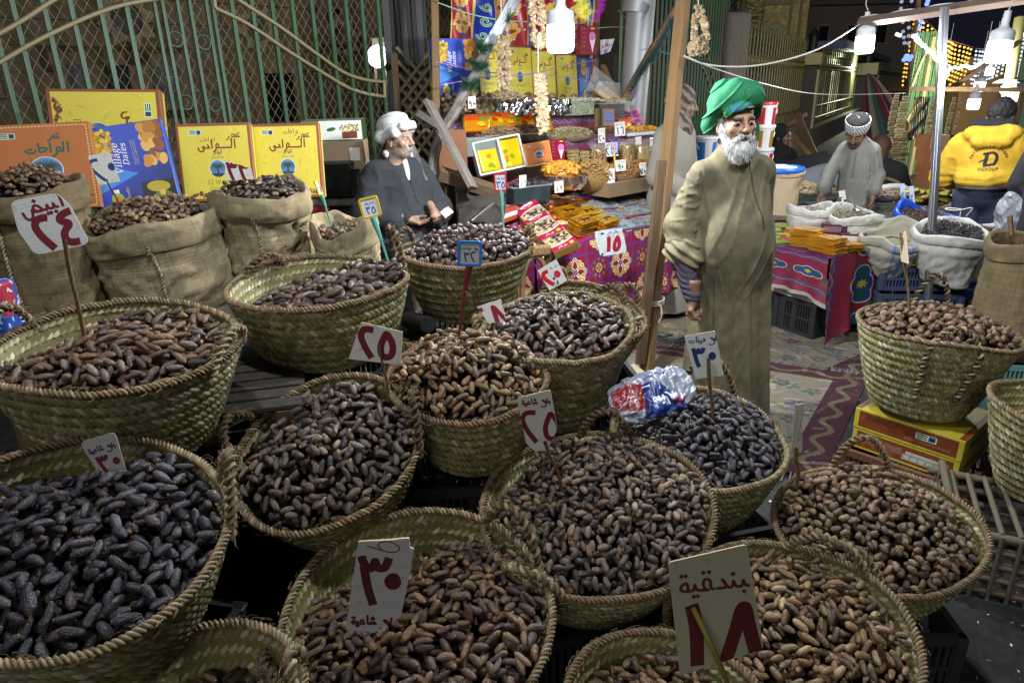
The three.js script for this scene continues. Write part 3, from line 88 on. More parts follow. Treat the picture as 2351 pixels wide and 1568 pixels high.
const DATES={brown:Object.assign([[0.12,0.070,0.050],[0.165,0.098,0.066],[0.075,0.050,0.044],[0.21,0.115,0.06],[0.18,0.13,0.105],[0.07,0.05,0.05]],{L:0.046,r:0.0098,cap:[0.26,0.15,0.07]}),black:Object.assign([[0.044,0.037,0.045],[0.066,0.056,0.068],[0.085,0.072,0.083],[0.034,0.03,0.04],[0.07,0.056,0.06]],{L:0.044,r:0.0102,wrinkle:0.13,blunt:4,cap:[0.12,0.07,0.035],two:0.15,calyx:[0.34,0.19,0.06]}),grey:Object.assign([[0.14,0.10,0.078],[0.185,0.137,0.105],[0.10,0.07,0.056],[0.22,0.145,0.095],[0.085,0.07,0.068]],{L:0.041,r:0.0102,cap:[0.24,0.16,0.075]}),light:Object.assign([[0.20,0.118,0.066],[0.26,0.16,0.085],[0.15,0.088,0.055],[0.30,0.19,0.10],[0.105,0.066,0.05],[0.24,0.125,0.058]],{L:0.045,r:0.0096,cap:[0.42,0.29,0.12],two:0.5}),mauve:Object.assign([[0.145,0.10,0.082],[0.18,0.125,0.105],[0.115,0.08,0.07],[0.21,0.135,0.09]],{L:0.047,r:0.0102,cap:[0.34,0.23,0.12]}),rust:Object.assign([[0.155,0.08,0.044],[0.20,0.11,0.058],[0.115,0.064,0.044],[0.245,0.145,0.072],[0.095,0.058,0.047]],{L:0.044,r:0.0098,cap:[0.36,0.22,0.08],two:0.5}),pale:Object.assign([[0.42,0.36,0.25],[0.5,0.44,0.32],[0.36,0.3,0.2]],{L:0.045,r:0.012,cap:[0.5,0.42,0.3]}),round:Object.assign([[0.115,0.077,0.073],[0.15,0.098,0.085],[0.085,0.06,0.06],[0.17,0.10,0.075]],{L:0.031,r:0.0118,cap:[0.2,0.13,0.1],wrinkle:0.03}),nutty:Object.assign([[0.185,0.108,0.068],[0.235,0.145,0.085],[0.15,0.087,0.06],[0.13,0.085,0.07],[0.27,0.175,0.095]],{L:0.033,r:0.0112,cap:[0.36,0.25,0.12]}),};const dateBump=rep(pixels(128,256,(u,v)=>{const r=1-abs(tile(u*0.5,v,12,4)*1.6),q=1-abs(tile(u,v,6,9)*1.5);return 40+150*r*r+50*q;},{data:true}),1,1);const dateMat=MP({vertexColors:true,roughness:0.4,bumpMap:dateBump,bumpScale:0.002});const bedMat=plain([0.012,0.009,0.008],1,{metalness:0});bedMat.specularIntensity=0;const loose=[];function heap(o,matrix,inside){const D0=DATES[o.dates],bigD=(o.big??1)*(o.seed<20?0.86:0.92),D=Object.assign([...D0],D0,{L:D0.L*bigD,r:D0.r*bigD}),fine=o.t<2.0,vars=[],nv=fine?18:10;for(let v=0;v<nv;v++)vars.push(dateGeo(D.L*rr(0.84,1.14),D.r*rr(0.86,1.14),fine?11:o.t<2.5?8:o.t<3.5?6:5,fine?7:o.t<2.5?7:o.t<3.5?6:4,D,v+o.seed));const{H}=o,R=o.R,fill=o.fill??0.93,dome=o.dome??0.05,sl=o.slope??[0,0],lowAt=o.low??null;const top=(x,z)=>{let y=H*fill+dome*(1-(x*x+z*z)/(R*R))+sl[0]*x+sl[1]*z+0.012*vnoise(x*14+o.seed,z*14);if(lowAt)y-=lowAt[2]*Math.exp(-((x-lowAt[0])**2+(z-lowAt[1])**2)/(lowAt[3]**2));return y;};const mb=new MB(),n=26;mb.grid(n,n,(u,v)=>{let x=(u*2-1),z=(v*2-1);const k=max(abs(x),abs(z))/(hypot(x,z)||1);x*=k*R*0.98;z*=k*R*0.98;let s=1;while(s>0.3&&!inside(x*s,z*s,top(x*s,z*s)))s-=0.02;return[x*s,top(x*s,z*s)-0.03,z*s,u,v,D[2].map((q)=>q*0.55)];});const bed=mb.geo(),cell=0.05,hash=new Map(),placed=[],key=(x,z)=>floor(x/cell)*4096+floor(z/cell);const tries=min(o.seed>30?1500:9000,Math.round((R*R*PI)/(D.L*D.r*2)*5.2)),eye=matrix.clone().invert(),camL=camera.position.clone().applyMatrix4(eye);for(let i=0;i<tries;i++){const x=rr(-R,R),z=rr(-R,R);if(!inside(x,z,top(x,z)))continue;const az=rnd()*TAU,e=0.004,nx=-(top(x+e,z)-top(x-e,z))/(2*e),nz=-(top(x,z+e)-top(x,z-e))/(2*e),pit=rr(-0.42,0.42)+(rnd()<0.12?rr(-0.7,0.7):0),hl=D.L*0.36,r=D.r*0.86;const dx=cos(az)*cos(pit),dz=sin(az)*cos(pit),dy=sin(pit)-(dx*nx+dz*nz);let y=top(x,z)-0.014,ok=false;const near=[];for(let a=-1;a<=1;a++)for(let b=-1;b<=1;b++){const l=hash.get(key(x+a*cell,z+b*cell));if(l)near.push(...l);}
for(let lift=0;lift<9&&!ok;lift++,y+=0.0045){ok=true;for(const p of near)if(segDist(x,y,z,dx*hl,dy*hl,dz*hl,p)<r*1.72){ok=false;break;}}
if(!ok||!inside(x+dx*hl*1.1,z+dz*hl*1.1,y+dy*hl)||!inside(x-dx*hl*1.1,z-dz*hl*1.1,y-dy*hl))continue;const p={x,y:y-0.0045*0.4,z,dx:dx*hl,dy:dy*hl,dz:dz*hl,roll:rnd()*TAU,v:floor(rnd()*nv)};placed.push(p);const kk=key(x,z);hash.has(kk)?hash.get(kk).push(p):hash.set(kk,[p]);}
const gs=[],one=V(1,0,0),up=V(0,1,0),mats=placed.map((p)=>{const d=V(p.dx,p.dy,p.dz).normalize(),q=new THREE.Quaternion().setFromUnitVectors(one,d).multiply(new THREE.Quaternion().setFromAxisAngle(one,p.roll));return new THREE.Matrix4().compose(V(p.x,p.y,p.z),q,V(rr(0.86,1.1),rr(0.86,1.1),rr(0.9,1.1)));});let order=placed.map((p,i)=>i);if(o.singles){order.sort((a,b)=>placed[b].y-placed[a].y+0*up.y);const vis=(i)=>{const w=V(placed[i].x,placed[i].y,placed[i].z).applyMatrix4(matrix),s=w.clone().project(camera);return abs(s.x)<0.97&&abs(s.y)<0.97?w.distanceTo(camera.position):99;};order.sort((a,b)=>vis(a)-vis(b));for(const i of order.splice(0,o.singles))loose.push([vars[placed[i].v],matrix.clone().multiply(mats[i]),o]);}
for(const i of order)gs.push([vars[placed[i].v],mats[i]]);const plainV=vars.map((g)=>(g.index?g.toNonIndexed():g));let total=0;for(const[g]of gs)total+=plainV[vars.indexOf(g)].attributes.position.count;const bn=0,P=new Float32Array((total+bn)*3),Nn=new Float32Array((total+bn)*3),Cc=new Float32Array((total+bn)*3),U=new Float32Array((total+bn)*2);let at=0;const add=(g,m)=>{const k=g.attributes.position.count,p=g.attributes.position.array,nn=g.attributes.normal.array,e=m?m.elements:null,w=m?rr(0.72,1.3):1;for(let i=0;i<k;i++){const a=i*3,b=(at+i)*3,x=p[a],y=p[a+1],z=p[a+2],s=nn[a],t=nn[a+1],u=nn[a+2];if(e){P[b]=e[0]*x+e[4]*y+e[8]*z+e[12];P[b+1]=e[1]*x+e[5]*y+e[9]*z+e[13];P[b+2]=e[2]*x+e[6]*y+e[10]*z+e[14];Nn[b]=e[0]*s+e[4]*t+e[8]*u;Nn[b+1]=e[1]*s+e[5]*t+e[9]*u;Nn[b+2]=e[2]*s+e[6]*t+e[10]*u;}else{P[b]=x;P[b+1]=y;P[b+2]=z;Nn[b]=s;Nn[b+1]=t;Nn[b+2]=u;}for(let c=0;c<3;c++)Cc[b+c]=g.attributes.color.array[a+c]*w;}U.set(g.attributes.uv.array.subarray(0,k*2),at*2);at+=k;};for(const[g,m]of gs)add(plainV[vars.indexOf(g)],m);const geo=new THREE.BufferGeometry();geo.setAttribute('position',new THREE.BufferAttribute(P,3));geo.setAttribute('normal',new THREE.BufferAttribute(Nn,3));geo.setAttribute('color',new THREE.BufferAttribute(Cc,3));geo.setAttribute('uv',new THREE.BufferAttribute(U,2));const m=solo('date_heap',geo,dateMat,o.heapLabel,'dates',null);m.applyMatrix4(matrix);m.userData.kind='stuff';part('gap_shade_bed',bed,bedMat,m);}  // near-black sheet under the dates stands in for shade in the gaps
function segDist(x,y,z,ux,uy,uz,p){let best=9;for(const s of[-1,0,1]){const px=x+ux*s-p.x,py=y+uy*s-p.y,pz=z+uz*s-p.z,L=p.dx*p.dx+p.dy*p.dy+p.dz*p.dz,t=clamp((px*p.dx+py*p.dy+pz*p.dz)/L,-1,1),d=hypot(px-p.dx*t,py-p.dy*t,pz-p.dz*t);if(d<best)best=d;const qx=p.x+p.dx*s-x,qy=p.y+p.dy*s-y,qz=p.z+p.dz*s-z,M2=ux*ux+uy*uy+uz*uz,w=clamp((qx*ux+qy*uy+qz*uz)/M2,-1,1),e=hypot(qx-ux*w,qy-uy*w,qz-uz*w);if(e<best)best=e;}
return best;}
const TOV=PI/2;const BK=[
{seed:1,px:256,py:792,t:1.74,R:0.288,H:0.30,lean:0.10,leanTo:TOV-0.4,oval:0.08,ovalDir:0.2,dates:'brown',fill:0.88,dome:0.06,slope:[0.08,0.04],low:[-0.2,-0.08,0.06,0.14],handles:[[3.3,0.3,0.07],[0.05,0.3,0.05,0.03]],label:'wide olive basket of brown dates under the large white 24 sign',heapLabel:'brown dates heaped in the wide basket under the white 24 sign'},{seed:2,px:168,py:1222,t:1.36,R:0.296,H:0.30,lean:0.2,leanTo:TOV-0.5,oval:0.06,ovalDir:0.6,dates:'black',fill:0.90,dome:0.06,slope:[0.04,0.02],big:1.1,low:[-0.14,-0.22,0.06,0.14],singles:90,handles:[[-0.35,0.3,0.10,0.03]],label:'large dim basket of nearly black dates at the left front corner',heapLabel:'nearly black dates filling the basket at the left front corner'},{seed:3,px:750,py:1030,t:1.82,R:0.25,H:0.27,lean:0.42,leanTo:TOV+0.15,dates:'grey',fill:0.93,dome:0.07,slope:[0,0],big:1.06,low:[-0.16,-0.12,0.04,0.1],handles:[[3.35,0.34,0.07,0.03],[-0.25,0.36,0.08,0.02]],label:'tilted basket of grey brown dates in front of the 25 card on a stick',heapLabel:'grey brown dates heaped in the tilted basket below the 25 card'},{seed:4,px:1075,py:868,t:1.98,R:0.225,H:0.27,lean:0.16,leanTo:TOV,dates:'light',fill:0.97,dome:0.10,slope:[0,-0.03],handles:[[3.7,0.3,0.02,0.06]],label:'basket topped with a tall cone of pale tan dates and a red stake',heapLabel:'pale tan dates heaped in a tall cone around the red stake'},{seed:5,px:1276,py:752,t:2.2,R:0.245,H:0.33,lean:0.14,leanTo:TOV+0.2,dates:'mauve',fill:0.93,dome:0.065,slope:[0.02,-0.02],handles:[[-0.7,0.36,0.04,0.05],[3.3,0.3,0.03,0.03]],label:'deep basket of mauve brown dates beside the torn 28 card',heapLabel:'mauve brown dates mounded in the deep basket beside the 28 card'},{seed:6,px:1362,py:716,t:2.62,R:0.205,H:0.26,lean:0.3,leanTo:TOV-0.5,dates:'rust',fill:0.72,dome:0.0,slope:[0.3,0.2],bare:0.4,handles:[[3.9,0.36,0.07],[-0.7,0.36,0.05,0.02]],label:'small basket with bare woven inside behind the 20 card and by the wooden post',heapLabel:'few rust coloured dates in the small basket by the wooden post'},{seed:7,px:1066,py:572,t:2.66,R:0.255,H:0.27,lean:0.05,leanTo:TOV,dates:'round',fill:0.93,dome:0.075,slope:[0.07,-0.02],big:1.1,handles:[[3.4,0.3,0.06],[-0.2,0.3,0.06,0.02]],label:'brown basket of round purple dates in front of the seated man',heapLabel:'round purple dates mounded in front of the seated man'},{seed:8,px:733,py:648,t:2.25,R:0.295,H:0.26,lean:0.03,leanTo:TOV,flare:0.5,dates:'brown',fill:0.86,dome:0.0,slope:[0.24,0.03],big:1.25,bare:0.55,handles:[[3.75,0.3,0.04,-0.02],[-0.55,0.2,0.12,-0.02]],label:'wide coarse woven basket with a few long dates, in front of the sacks',heapLabel:'long wrinkled brown dates at the right side of the wide coarse basket'},{seed:9,px:1368,py:1165,t:1.82,R:0.30,H:0.28,lean:0.22,leanTo:TOV+0.05,dates:'grey',fill:0.93,dome:0.085,slope:[0.04,0],big:0.9,low:[-0.18,-0.12,0.06,0.12],handles:[[-1.35,0.28,0.08,0.0],[2.2,0.3,0.05,0.02]],label:'big round basket of small brown dates with the narrow 25 sign stuck in it',heapLabel:'small brown dates mounded below the narrow 25 sign'},{seed:10,px:1604,py:1000,t:2.18,R:0.272,H:0.28,lean:0.14,leanTo:TOV+0.1,dates:'black',fill:0.94,dome:0.06,slope:[0,0],handles:[[-1.2,0.36,0.11]],label:'basket of black wrinkled dates in front of the man in the green turban',heapLabel:'black wrinkled dates around the stick of the blue lettered 30 sign'},{seed:11,px:2008,py:1205,t:1.98,R:0.272,H:0.25,lean:0.14,leanTo:TOV+0.5,oval:0.04,dates:'nutty',fill:0.94,dome:0.085,slope:[-0.05,0],handles:[[-1.3,0.34,0.1],[2.3,0.4,0.07,-0.03]],label:'wide basket of small reddish dates beside the brown crate and bare asphalt',heapLabel:'small reddish brown dates in the basket beside the bare asphalt'},{seed:12,px:955,py:1415,t:1.52,R:0.312,H:0.28,lean:0.16,leanTo:TOV+0.1,dates:'rust',fill:0.87,dome:0.06,slope:[0.06,0.13],bare:0.35,low:[-0.1,-0.2,0.10,0.14],singles:110,handles:[[-0.75,0.34,0.09,0.01],[2.7,0.36,0.04,0.03]],label:'large front basket holding the corrugated card marked 30 against its bare side',heapLabel:'russet brown dates around the corrugated 30 card in the large front basket'},{seed:13,px:1808,py:1445,t:1.66,R:0.28,H:0.28,lean:0.2,leanTo:TOV+0.3,dates:'light',fill:0.89,dome:0.07,slope:[0.02,0.05],bare:0.4,low:[-0.12,-0.2,0.06,0.14],singles:100,handles:[[-0.85,0.4,0.07,0.0]],label:'front right basket of pale tan dates behind the cream 18 sign',heapLabel:'pale tan dates behind the cream 18 sign'},{seed:14,px:430,py:1655,t:1.24,R:0.205,H:0.24,lean:0.1,leanTo:TOV,dates:'brown',fill:0.6,dome:0.0,bare:0.3,handles:[[-0.3,0.34,0.07]],label:'basket cut by the bottom edge, bare rim arching left of the corrugated card',heapLabel:'few brown dates deep in the basket at the bottom edge'},{seed:15,px:1535,py:1640,t:1.40,R:0.21,H:0.24,lean:0.1,leanTo:TOV,dates:'rust',fill:0.76,dome:0.02,bare:0.4,handles:[[0.4,0.3,0.05]],label:'basket cut by the bottom edge below the cream 18 sign',heapLabel:'russet dates in the basket below the cream 18 sign'},{seed:16,px:2158,py:752,t:2.78,R:0.286,H:0.37,lean:0.08,leanTo:0.4,oval:0.06,ovalDir:0,flare:0.8,pale:1.12,dates:'nutty',fill:0.93,dome:0.085,slope:[0.02,0],big:1.25,handles:[[-1.2,0.28,0.12],[1.9,0.32,0.06,-0.03,0.55]],label:'striped basket of dates standing on two yellow and brown cartons',heapLabel:'plump brown dates heaped in the basket on the yellow cartons'},{seed:17,px:2458,py:935,t:2.35,R:0.23,H:0.36,lean:0.0,leanTo:0,pale:1.0,dates:'brown',fill:0.55,dome:0.0,bare:0.3,handles:[],label:'basket with coiled pale rows at the right edge on a palm stick crate',heapLabel:'dates deep inside the basket at the right edge'},];BK.forEach(basket);loose.forEach(([g,m,o])=>{const d=new THREE.Mesh(g,dateMat);d.name=numbered('date');d.castShadow=d.receiveShadow=true;d.applyMatrix4(m);scene.add(d);tag(d,{2:'nearly black wrinkled date lying near the front of the left corner basket',12:'russet brown date lying near the front of the basket with the corrugated 30 card',13:'pale tan date lying near the front of the basket behind the 18 sign'}[o.seed],'date',{2:'single black dates at the left front',12:'single brown dates at the middle front',13:'single tan dates at the right front'}[o.seed]);});function wallGeo(a,b,y0,y1,th){const L=hypot(b.x-a.x,b.z-a.z),g=box(L,y1-y0,th,0,0,0);g.rotateY(-atan2(b.z-a.z,b.x-a.x));return g.translate((a.x+b.x)/2,(y0+y1)/2,(a.z+b.z)/2);}
function vplane(p,dir){const n=V(-dir.z,0,dir.x).normalize();const f=(px,py)=>{const r=ray(px,py),k=p.clone().sub(camera.position).dot(n)/r.dot(n);return r.multiplyScalar(k).add(camera.position);};f.n=n;f.dir=dir;return f;}
{const t=pixels(1024,1024,(u,v,x,y)=>{const k=34+26*tile(u,v,8,3)+22*tile(u,v,64,5)+(hash3(x>>1,y>>1,7)>0.985?50*hash3(x>>1,y>>1,9):0);return[k*1.02,k,k*0.98];});const g=new THREE.PlaneGeometry(260,260,1,1);g.rotateX(-PI/2);struct('ground',g,M({map:rep(t,150,150),roughness:0.75,bumpMap:rep(noiseBump,600,600),bumpScale:0.004}),'dark dirty asphalt');srand(5);const mb=new MB();for(let i=0;i<420;i++){const p=i<300?[rr(1.1,2.4),rr(-3.0,-1.3)]:[rr(-0.5,3.5),rr(-5,-2)],a=rnd()*PI,l=rnd()<0.06?rr(0.01,0.017):rr(0.002,0.008),w=l*rr(0.25,0.7),c=pick([C(0.45,0.42,0.36),C(0.3,0.25,0.17),C(0.6,0.58,0.55),C(0.2,0.15,0.1)]),dx=cos(a),dz=sin(a);const ids=[[-l,-w],[l,-w*0.6],[l*0.9,w],[-l*0.7,w]].map(([q,s],k)=>mb.v(p[0]+dx*q-dz*s,0.0155+0.004*(k&1)*rnd(),p[1]+dz*q+dx*s,0,0,c));mb.q(ids[3],ids[2],ids[1],ids[0]);}
const sc=struct('litter',mb.geo(),MAT.vc,'scraps of paper and shell on the asphalt');sc.userData.kind='stuff';}
function rug(label,corner,e1,e2,y,mat,rx=1,ry=1){srand(floor(corner[0]*100));const g=grid(60,60,(u,v)=>{const x=corner[0]+e1[0]*u+e2[0]*v,z=corner[1]+e1[1]*u+e2[1]*v;return[x,y+0.006*max(0,fbm(x*3,z*3)),z,u*rx,v*ry];});const m=solo('rug',g,mat,label,'rug');const fr=new MB(),cols=[C(0.2,0.19,0.17),C(0.12,0.11,0.1)];for(const[o,d,w]of[[[e2[0],e2[1]],e1,e2],[[0,0],e2,[-e1[0],-e1[1]]],[[e1[0],e1[1]],e2,e1]]){const wl=hypot(...w);for(let i=0;i<240;i++){const f=rnd(),x=corner[0]+o[0]+d[0]*f,z=corner[1]+o[1]+d[1]*f,l=rr(0.05,0.12),nx=w[0]/wl,nz=w[1]/wl,q=rr(-0.4,0.4),s=0.003;const ex=x+(nx+d[0]*q*0.2)*l,ez=z+(nz+d[1]*q*0.2)*l,dl=hypot(...d),tx=d[0]/dl*s,tz=d[1]/dl*s,c=pick(cols);const a=fr.v(x-tx,y+0.004,z-tz,0,0,c),b=fr.v(x+tx,y+0.004,z+tz,0,0,c),e=fr.v(ex+tx,0.007,ez+tz,0,0,c),k=fr.v(ex-tx,0.007,ez-tz,0,0,c);fr.q(a,b,e,k);}}
part('fringe',fr.geo(),MAT.vc,m).userData.kind='stuff';return m;}
const rugMat=M({map:rugTex,roughness:0.97,bumpMap:rep(fineBump,6,6),bumpScale:0.003});rug('worn floral rug with a dark red scrolled border, by the yellow cartons',[2.18,-3.82],[-0.78,1.13],[-1.9,-1.0],0.014,rugMat,0.86,1.1);rug('dusty pale rug in front of the cloth covered table',[2.9,-4.35],[-0.95,0.66],[-1.5,-1.9],0.006,M({map:rugTex,color:C(0.8,0.78,0.74),roughness:0.97,bumpMap:rep(fineBump,6,6),bumpScale:0.003}),0.7,1);{const PL=A(23,300,4.0),PR=A(830,300,5.6),dir=V(PR.x-PL.x,0,PR.z-PL.z).normalize(),gp=vplane(PL,dir),t=thing('iron_gate','tall green barred gate with cream curved bands and wire mesh','gate',[PL.x,0,PL.z]),off=V(PL.x,0,PL.z),rot=-atan2(dir.z,dir.x);const bars=[5,59,128,189,254,313,377,395,429,456,493,507,550,595,640,685,729,769,805,841,877,890,917,-52,-112,-175,-245,-320],barG=new THREE.BoxGeometry(0.026,3.7,0.02),thin=new THREE.BoxGeometry(0.02,3.7,0.02);bars.forEach((x)=>{const p=gp(x,138).sub(off),b=part('bar',x>370&&x<510?thin:barG,MAT.greenIron,t);b.position.set(p.x,2.2,p.z);b.rotation.y=rot;});const band=(pts)=>{const P=pts.map(([x,y])=>gp(x,y).sub(off).addScaledVector(gp.n,gp.n.z>0?0.02:-0.02)),g=new THREE.TubeGeometry(new THREE.CatmullRomCurve3(P),50,0.013,6);part('curved_band',g,MAT.creamIron,t);};band([[-140,175],[-60,105],[0,75],[60,40],[118,2],[190,-35],[300,-62]]);band([[-140,225],[-60,172],[0,141],[60,106],[130,70],[250,20],[340,0],[470,-14]]);band([[487,-30],[489,0],[490,18]]);band([[490,18],[560,52],[660,118],[740,168],[800,203],[845,217],[880,222]]);band([[490,-42],[545,0],[640,62],[730,128],[790,168],[840,184],[879,188]]);band([[879,186],[880,224]]);for(const[x,y,r]of[[402,90,0.046],[467,97,0.046],[426,235,0.046],[492,240,0.045],[888,16,0.05],[898,132,0.05],[908,246,0.05]]){const p=gp(x,y).sub(off),g=new THREE.TorusGeometry(r,0.007,6,26);const m=part('ring',g,MAT.greenIron,t);m.position.copy(p);m.rotation.y=rot;}
for(const y of[0.7,1.0]){const a=gp(-320,138).sub(off),b=gp(917,138).sub(off);part('rail',bar([a.x,y,a.z],[b.x,y,b.z],0.04,0.03),MAT.greenIron,t);}
for(const[x0,x1,y]of[[377,395,178],[440,456,208],[493,507,185]])part('rung',rod(gp(x0,y).sub(off),gp(x1,y).sub(off),0.008),MAT.greenIron,t);const wires=[],L=5.2,H0=0.7,H1=4.0,st=0.062,back=gp.n.clone().multiplyScalar(gp.n.z>0?-0.035:0.035),wire=(s0,y0,s1,y1)=>{const a=dir.clone().multiplyScalar(s0).add(back),b=dir.clone().multiplyScalar(s1).add(back);a.y=y0;b.y=y1;const g=new THREE.CylinderGeometry(0.0021,0.0021,a.distanceTo(b),3,1,true),d=b.clone().sub(a).normalize();g.applyQuaternion(new THREE.Quaternion().setFromUnitVectors(V(0,1,0),d));const m=a.add(b).multiplyScalar(0.5);wires.push(g.translate(m.x,m.y,m.z));};const k=1.55,hh=H1-H0,run=hh/k;for(let s=-1.6-run;s<L;s+=st){const c0=max(-1.6,s),c1=min(3.7,s+run);if(c1<=c0)continue;wire(c0,H0+(c0-s)*k,c1,H0+(c1-s)*k);wire(c0,H1-(c0-s)*k,c1,H1-(c1-s)*k);}
part('wire_mesh',merge(wires),M({color:C(0.28,0.23,0.15),roughness:0.6,metalness:0.3}),t).userData.kind='stuff';const wall=thing('stone_building','dim sandstone building with dark barred windows behind the green gate','building',[PL.x+gp.n.x*(gp.n.z>0?-3.2:3.2),0,PL.z+gp.n.z*(gp.n.z>0?-3.2:3.2)]);wall.rotation.y=rot;wall.updateMatrixWorld(true);const wp=vplane(wall.position.clone(),dir),loc=(px,py)=>wall.worldToLocal(wp(px,py)),stone=[0.97,1,1.04,0.93].map((q)=>M({color:C(0.15*q,0.112*q,0.06*q),roughness:0.92,bumpMap:noiseBump,bumpScale:0.004}));part('wall',box(16,8,0.4,3,4,-0.26),M({color:C(0.07,0.052,0.03),roughness:0.95}),wall);const wins=[[238,312,150,226],[328,398,152,232],[604,668,168,282],[160,205,150,222],[748,776,22,84]].map(([a,b,c,d])=>{const p=loc(a,d),q=loc(b,c);return[p.x,q.x,p.y,q.y];});const blockG=[0,1,2].map((i)=>rbox(0.481,0.231,0.08,0.006,0,0,0.004*i,0,0,0,1));srand(77);const holes=(x,y)=>wins.some(([a,b,c,d])=>x>a-0.24&&x<b+0.24&&y>c-0.1&&y<d+0.1);const rest=[];for(let r=0;r<24;r++)for(let c=0;c<18;c++){const x=-2.6+c*0.485+(r&1)*0.24,y=0.9+r*0.235;if(holes(x,y)||x>6.4)continue;const m=new THREE.Mesh(pick(blockG),pick(stone));m.position.set(x,y,-0.03);m.name='stone_block';m.castShadow=m.receiveShadow=true;rest.push(m);}
rest.slice(0,300).forEach((m)=>wall.add(m));const more=rest.slice(300).map((m)=>m.geometry.clone().translate(m.position.x,m.position.y,m.position.z));if(more.length)part('stone_blocks',merge(more),stone[1],wall).userData.kind='stuff';wins.forEach(([a,b,c,d])=>{part('window_surround',rbox(b-a+1.0,d-c+0.6,0.09,0.01,(a+b)/2,(c+d)/2,-0.045),stone[1],wall);const f=part('window',merge([box(b-a+0.24,0.12,0.1,(a+b)/2,d+0.06,0.02),box(b-a+0.24,0.1,0.14,(a+b)/2,c-0.05,0.02),box(0.1,d-c,0.1,a-0.05,(c+d)/2,0.02),box(0.1,d-c,0.1,b+0.05,(c+d)/2,0.02)]),stone[2],wall);part('pane',box(b-a,d-c,0.02,(a+b)/2,(c+d)/2,0.012),plain([0.008,0.009,0.01],0.2),f);const gs=[];for(let i=1;i<6;i++)gs.push(rod([lerp(a,b,i/6),c,0],[lerp(a,b,i/6),d,0],0.008,0.008,5));part('grille',merge(gs),MAT.blackIron,f);});for(const[x,y,s]of[[285,45,0.3],[584,66,0.26],[780,88,0.28]]){const p=loc(x,y),pts=[];for(let i=0;i<16;i++){const a=i/16*TAU+0.2,r=(i&1?0.66:1)*s;pts.push([r*cos(a),r*sin(a)]);}const sh=new THREE.Shape(pts.map(([q,w])=>new THREE.Vector2(q,w)));sh.holes.push(new THREE.Path().absarc(0,0,s*0.52,0,TAU));const g=new THREE.ExtrudeGeometry(sh,{depth:0.06,bevelEnabled:false});g.translate(p.x,p.y,0.02);part('star_ornament',g,M({color:C(0.24,0.2,0.115),roughness:0.9}),wall);part('carved_grille',put(new THREE.CylinderGeometry(s*0.5,s*0.5,0.04,24),p.x,p.y,0.02,PI/2),M({color:C(0.10,0.09,0.07),roughness:0.9,bumpMap:rep(weaveBump,0.4,0.4),bumpScale:0.02}),wall);}

const gl=A(868,130,6.6),lamp=thing('globe_lamp','white glowing globe lamp seen through the gate bars','lamp',[gl.x,0,gl.z]);part('globe',ball(0.105,0,gl.y,0,1,24),lampGlow(4),lamp);part('post',rod([0,0,0],[0,gl.y-0.1,0],0.03,0.025),MAT.blackIron,lamp);const pl=new THREE.PointLight(C(1,0.9,0.7),2.0);pl.position.set(0,gl.y,0);pl.castShadow=true;pl.shadow.radius=4;lamp.add(pl);}

{const o=A(945,300,5.9),t=thing('folded_gate','black iron gate leaf folded beside the green gate','gate',[o.x,0,o.z]);const d=V(0.62,0,-0.5).normalize();for(let i=0;i<8;i++)part('bar',box(i%3===0?0.055:0.03,4.2,0.04,d.x*(i*0.052-0.16),2.1,d.z*(i*0.052-0.16)),i%3?MAT.blackIron:plain([0.05,0.05,0.055],0.5),t);for(const y of[0.3,1.9,2.9])part('rail',bar([-0.2*d.x,y,-0.2*d.z],[0.26*d.x,y,0.26*d.z],0.05,0.05),MAT.blackIron,t);const l=A(962,250,5.6),w=thing('lattice_panel','small brown wooden lattice behind the seated man\'s post','lattice',[l.x,0,l.z]);for(let i=-3;i<=3;i++)for(const s of[-1,1]){const c=i*0.1,a=[-0.15,l.y+c-0.17*s,s*0.006],b=[0.15,l.y+c+0.17*s,s*0.006];part('slat',bar(a,b,0.026,0.01),M({color:C(0.20,0.15,0.07),roughness:0.8}),w);}
part('post',box(0.05,2.0,0.05,-0.17,1.0,0),MAT.darkWood,w);}

{const f0=V(1.12,0,-7.2),d1=V(2.6,0,-4.8).normalize(),t=thing('iron_fence','green and yellow barred fence behind the galvanized pole','fence',f0),barG=new THREE.BoxGeometry(0.028,4,0.028);for(let i=0;i<30;i++){const b=part('bar',barG,i%5===2?MAT.oliveIron:MAT.greenIron,t);b.position.copy(d1).multiplyScalar(i*0.165).setY(2.1);}  // yellow light on this fence is put into the colour of some bars
for(const y of[0.35,1.1])part('rail',bar([0,y,0],d1.clone().multiplyScalar(5).setY(y).toArray(),0.05,0.04),MAT.greenIron,t);for(const[s,y0,k]of[[1.0,2.9,-1],[1.0,2.62,-1],[3.2,2.2,1],[3.2,1.94,1]]){const pts=[];for(let i=0;i<=10;i++){const f=i/10,q=d1.clone().multiplyScalar(s+f*1.6);pts.push([q.x,y0+k*-0.75*(1-cos(f*PI))/2*(k<0?-1:1)*(k<0?-1:1),q.z+0.03]);}part('curved_band',tube(pts,0.014,30,5),MAT.oliveIron,t);}
const b0=A(1655,300,11.0),pil=thing('stone_pillar','worn rounded stone gate pillar behind the hanging figs','pillar',[b0.x,0,b0.z]);const top=A(1655,38,11).y;part('shaft',lump(rbox(0.46,top,0.5,0.07,0,top/2,0,0,0.5,0,4),0.012,4),M({color:C(0.17,0.15,0.13),roughness:0.92,bumpMap:rep(noiseBump,2,2),bumpScale:0.03}),pil);part('plinth',rbox(0.6,0.5,0.64,0.03,0,0.25,0,0,0.5),M({color:C(0.15,0.14,0.125),roughness:0.92}),pil);}
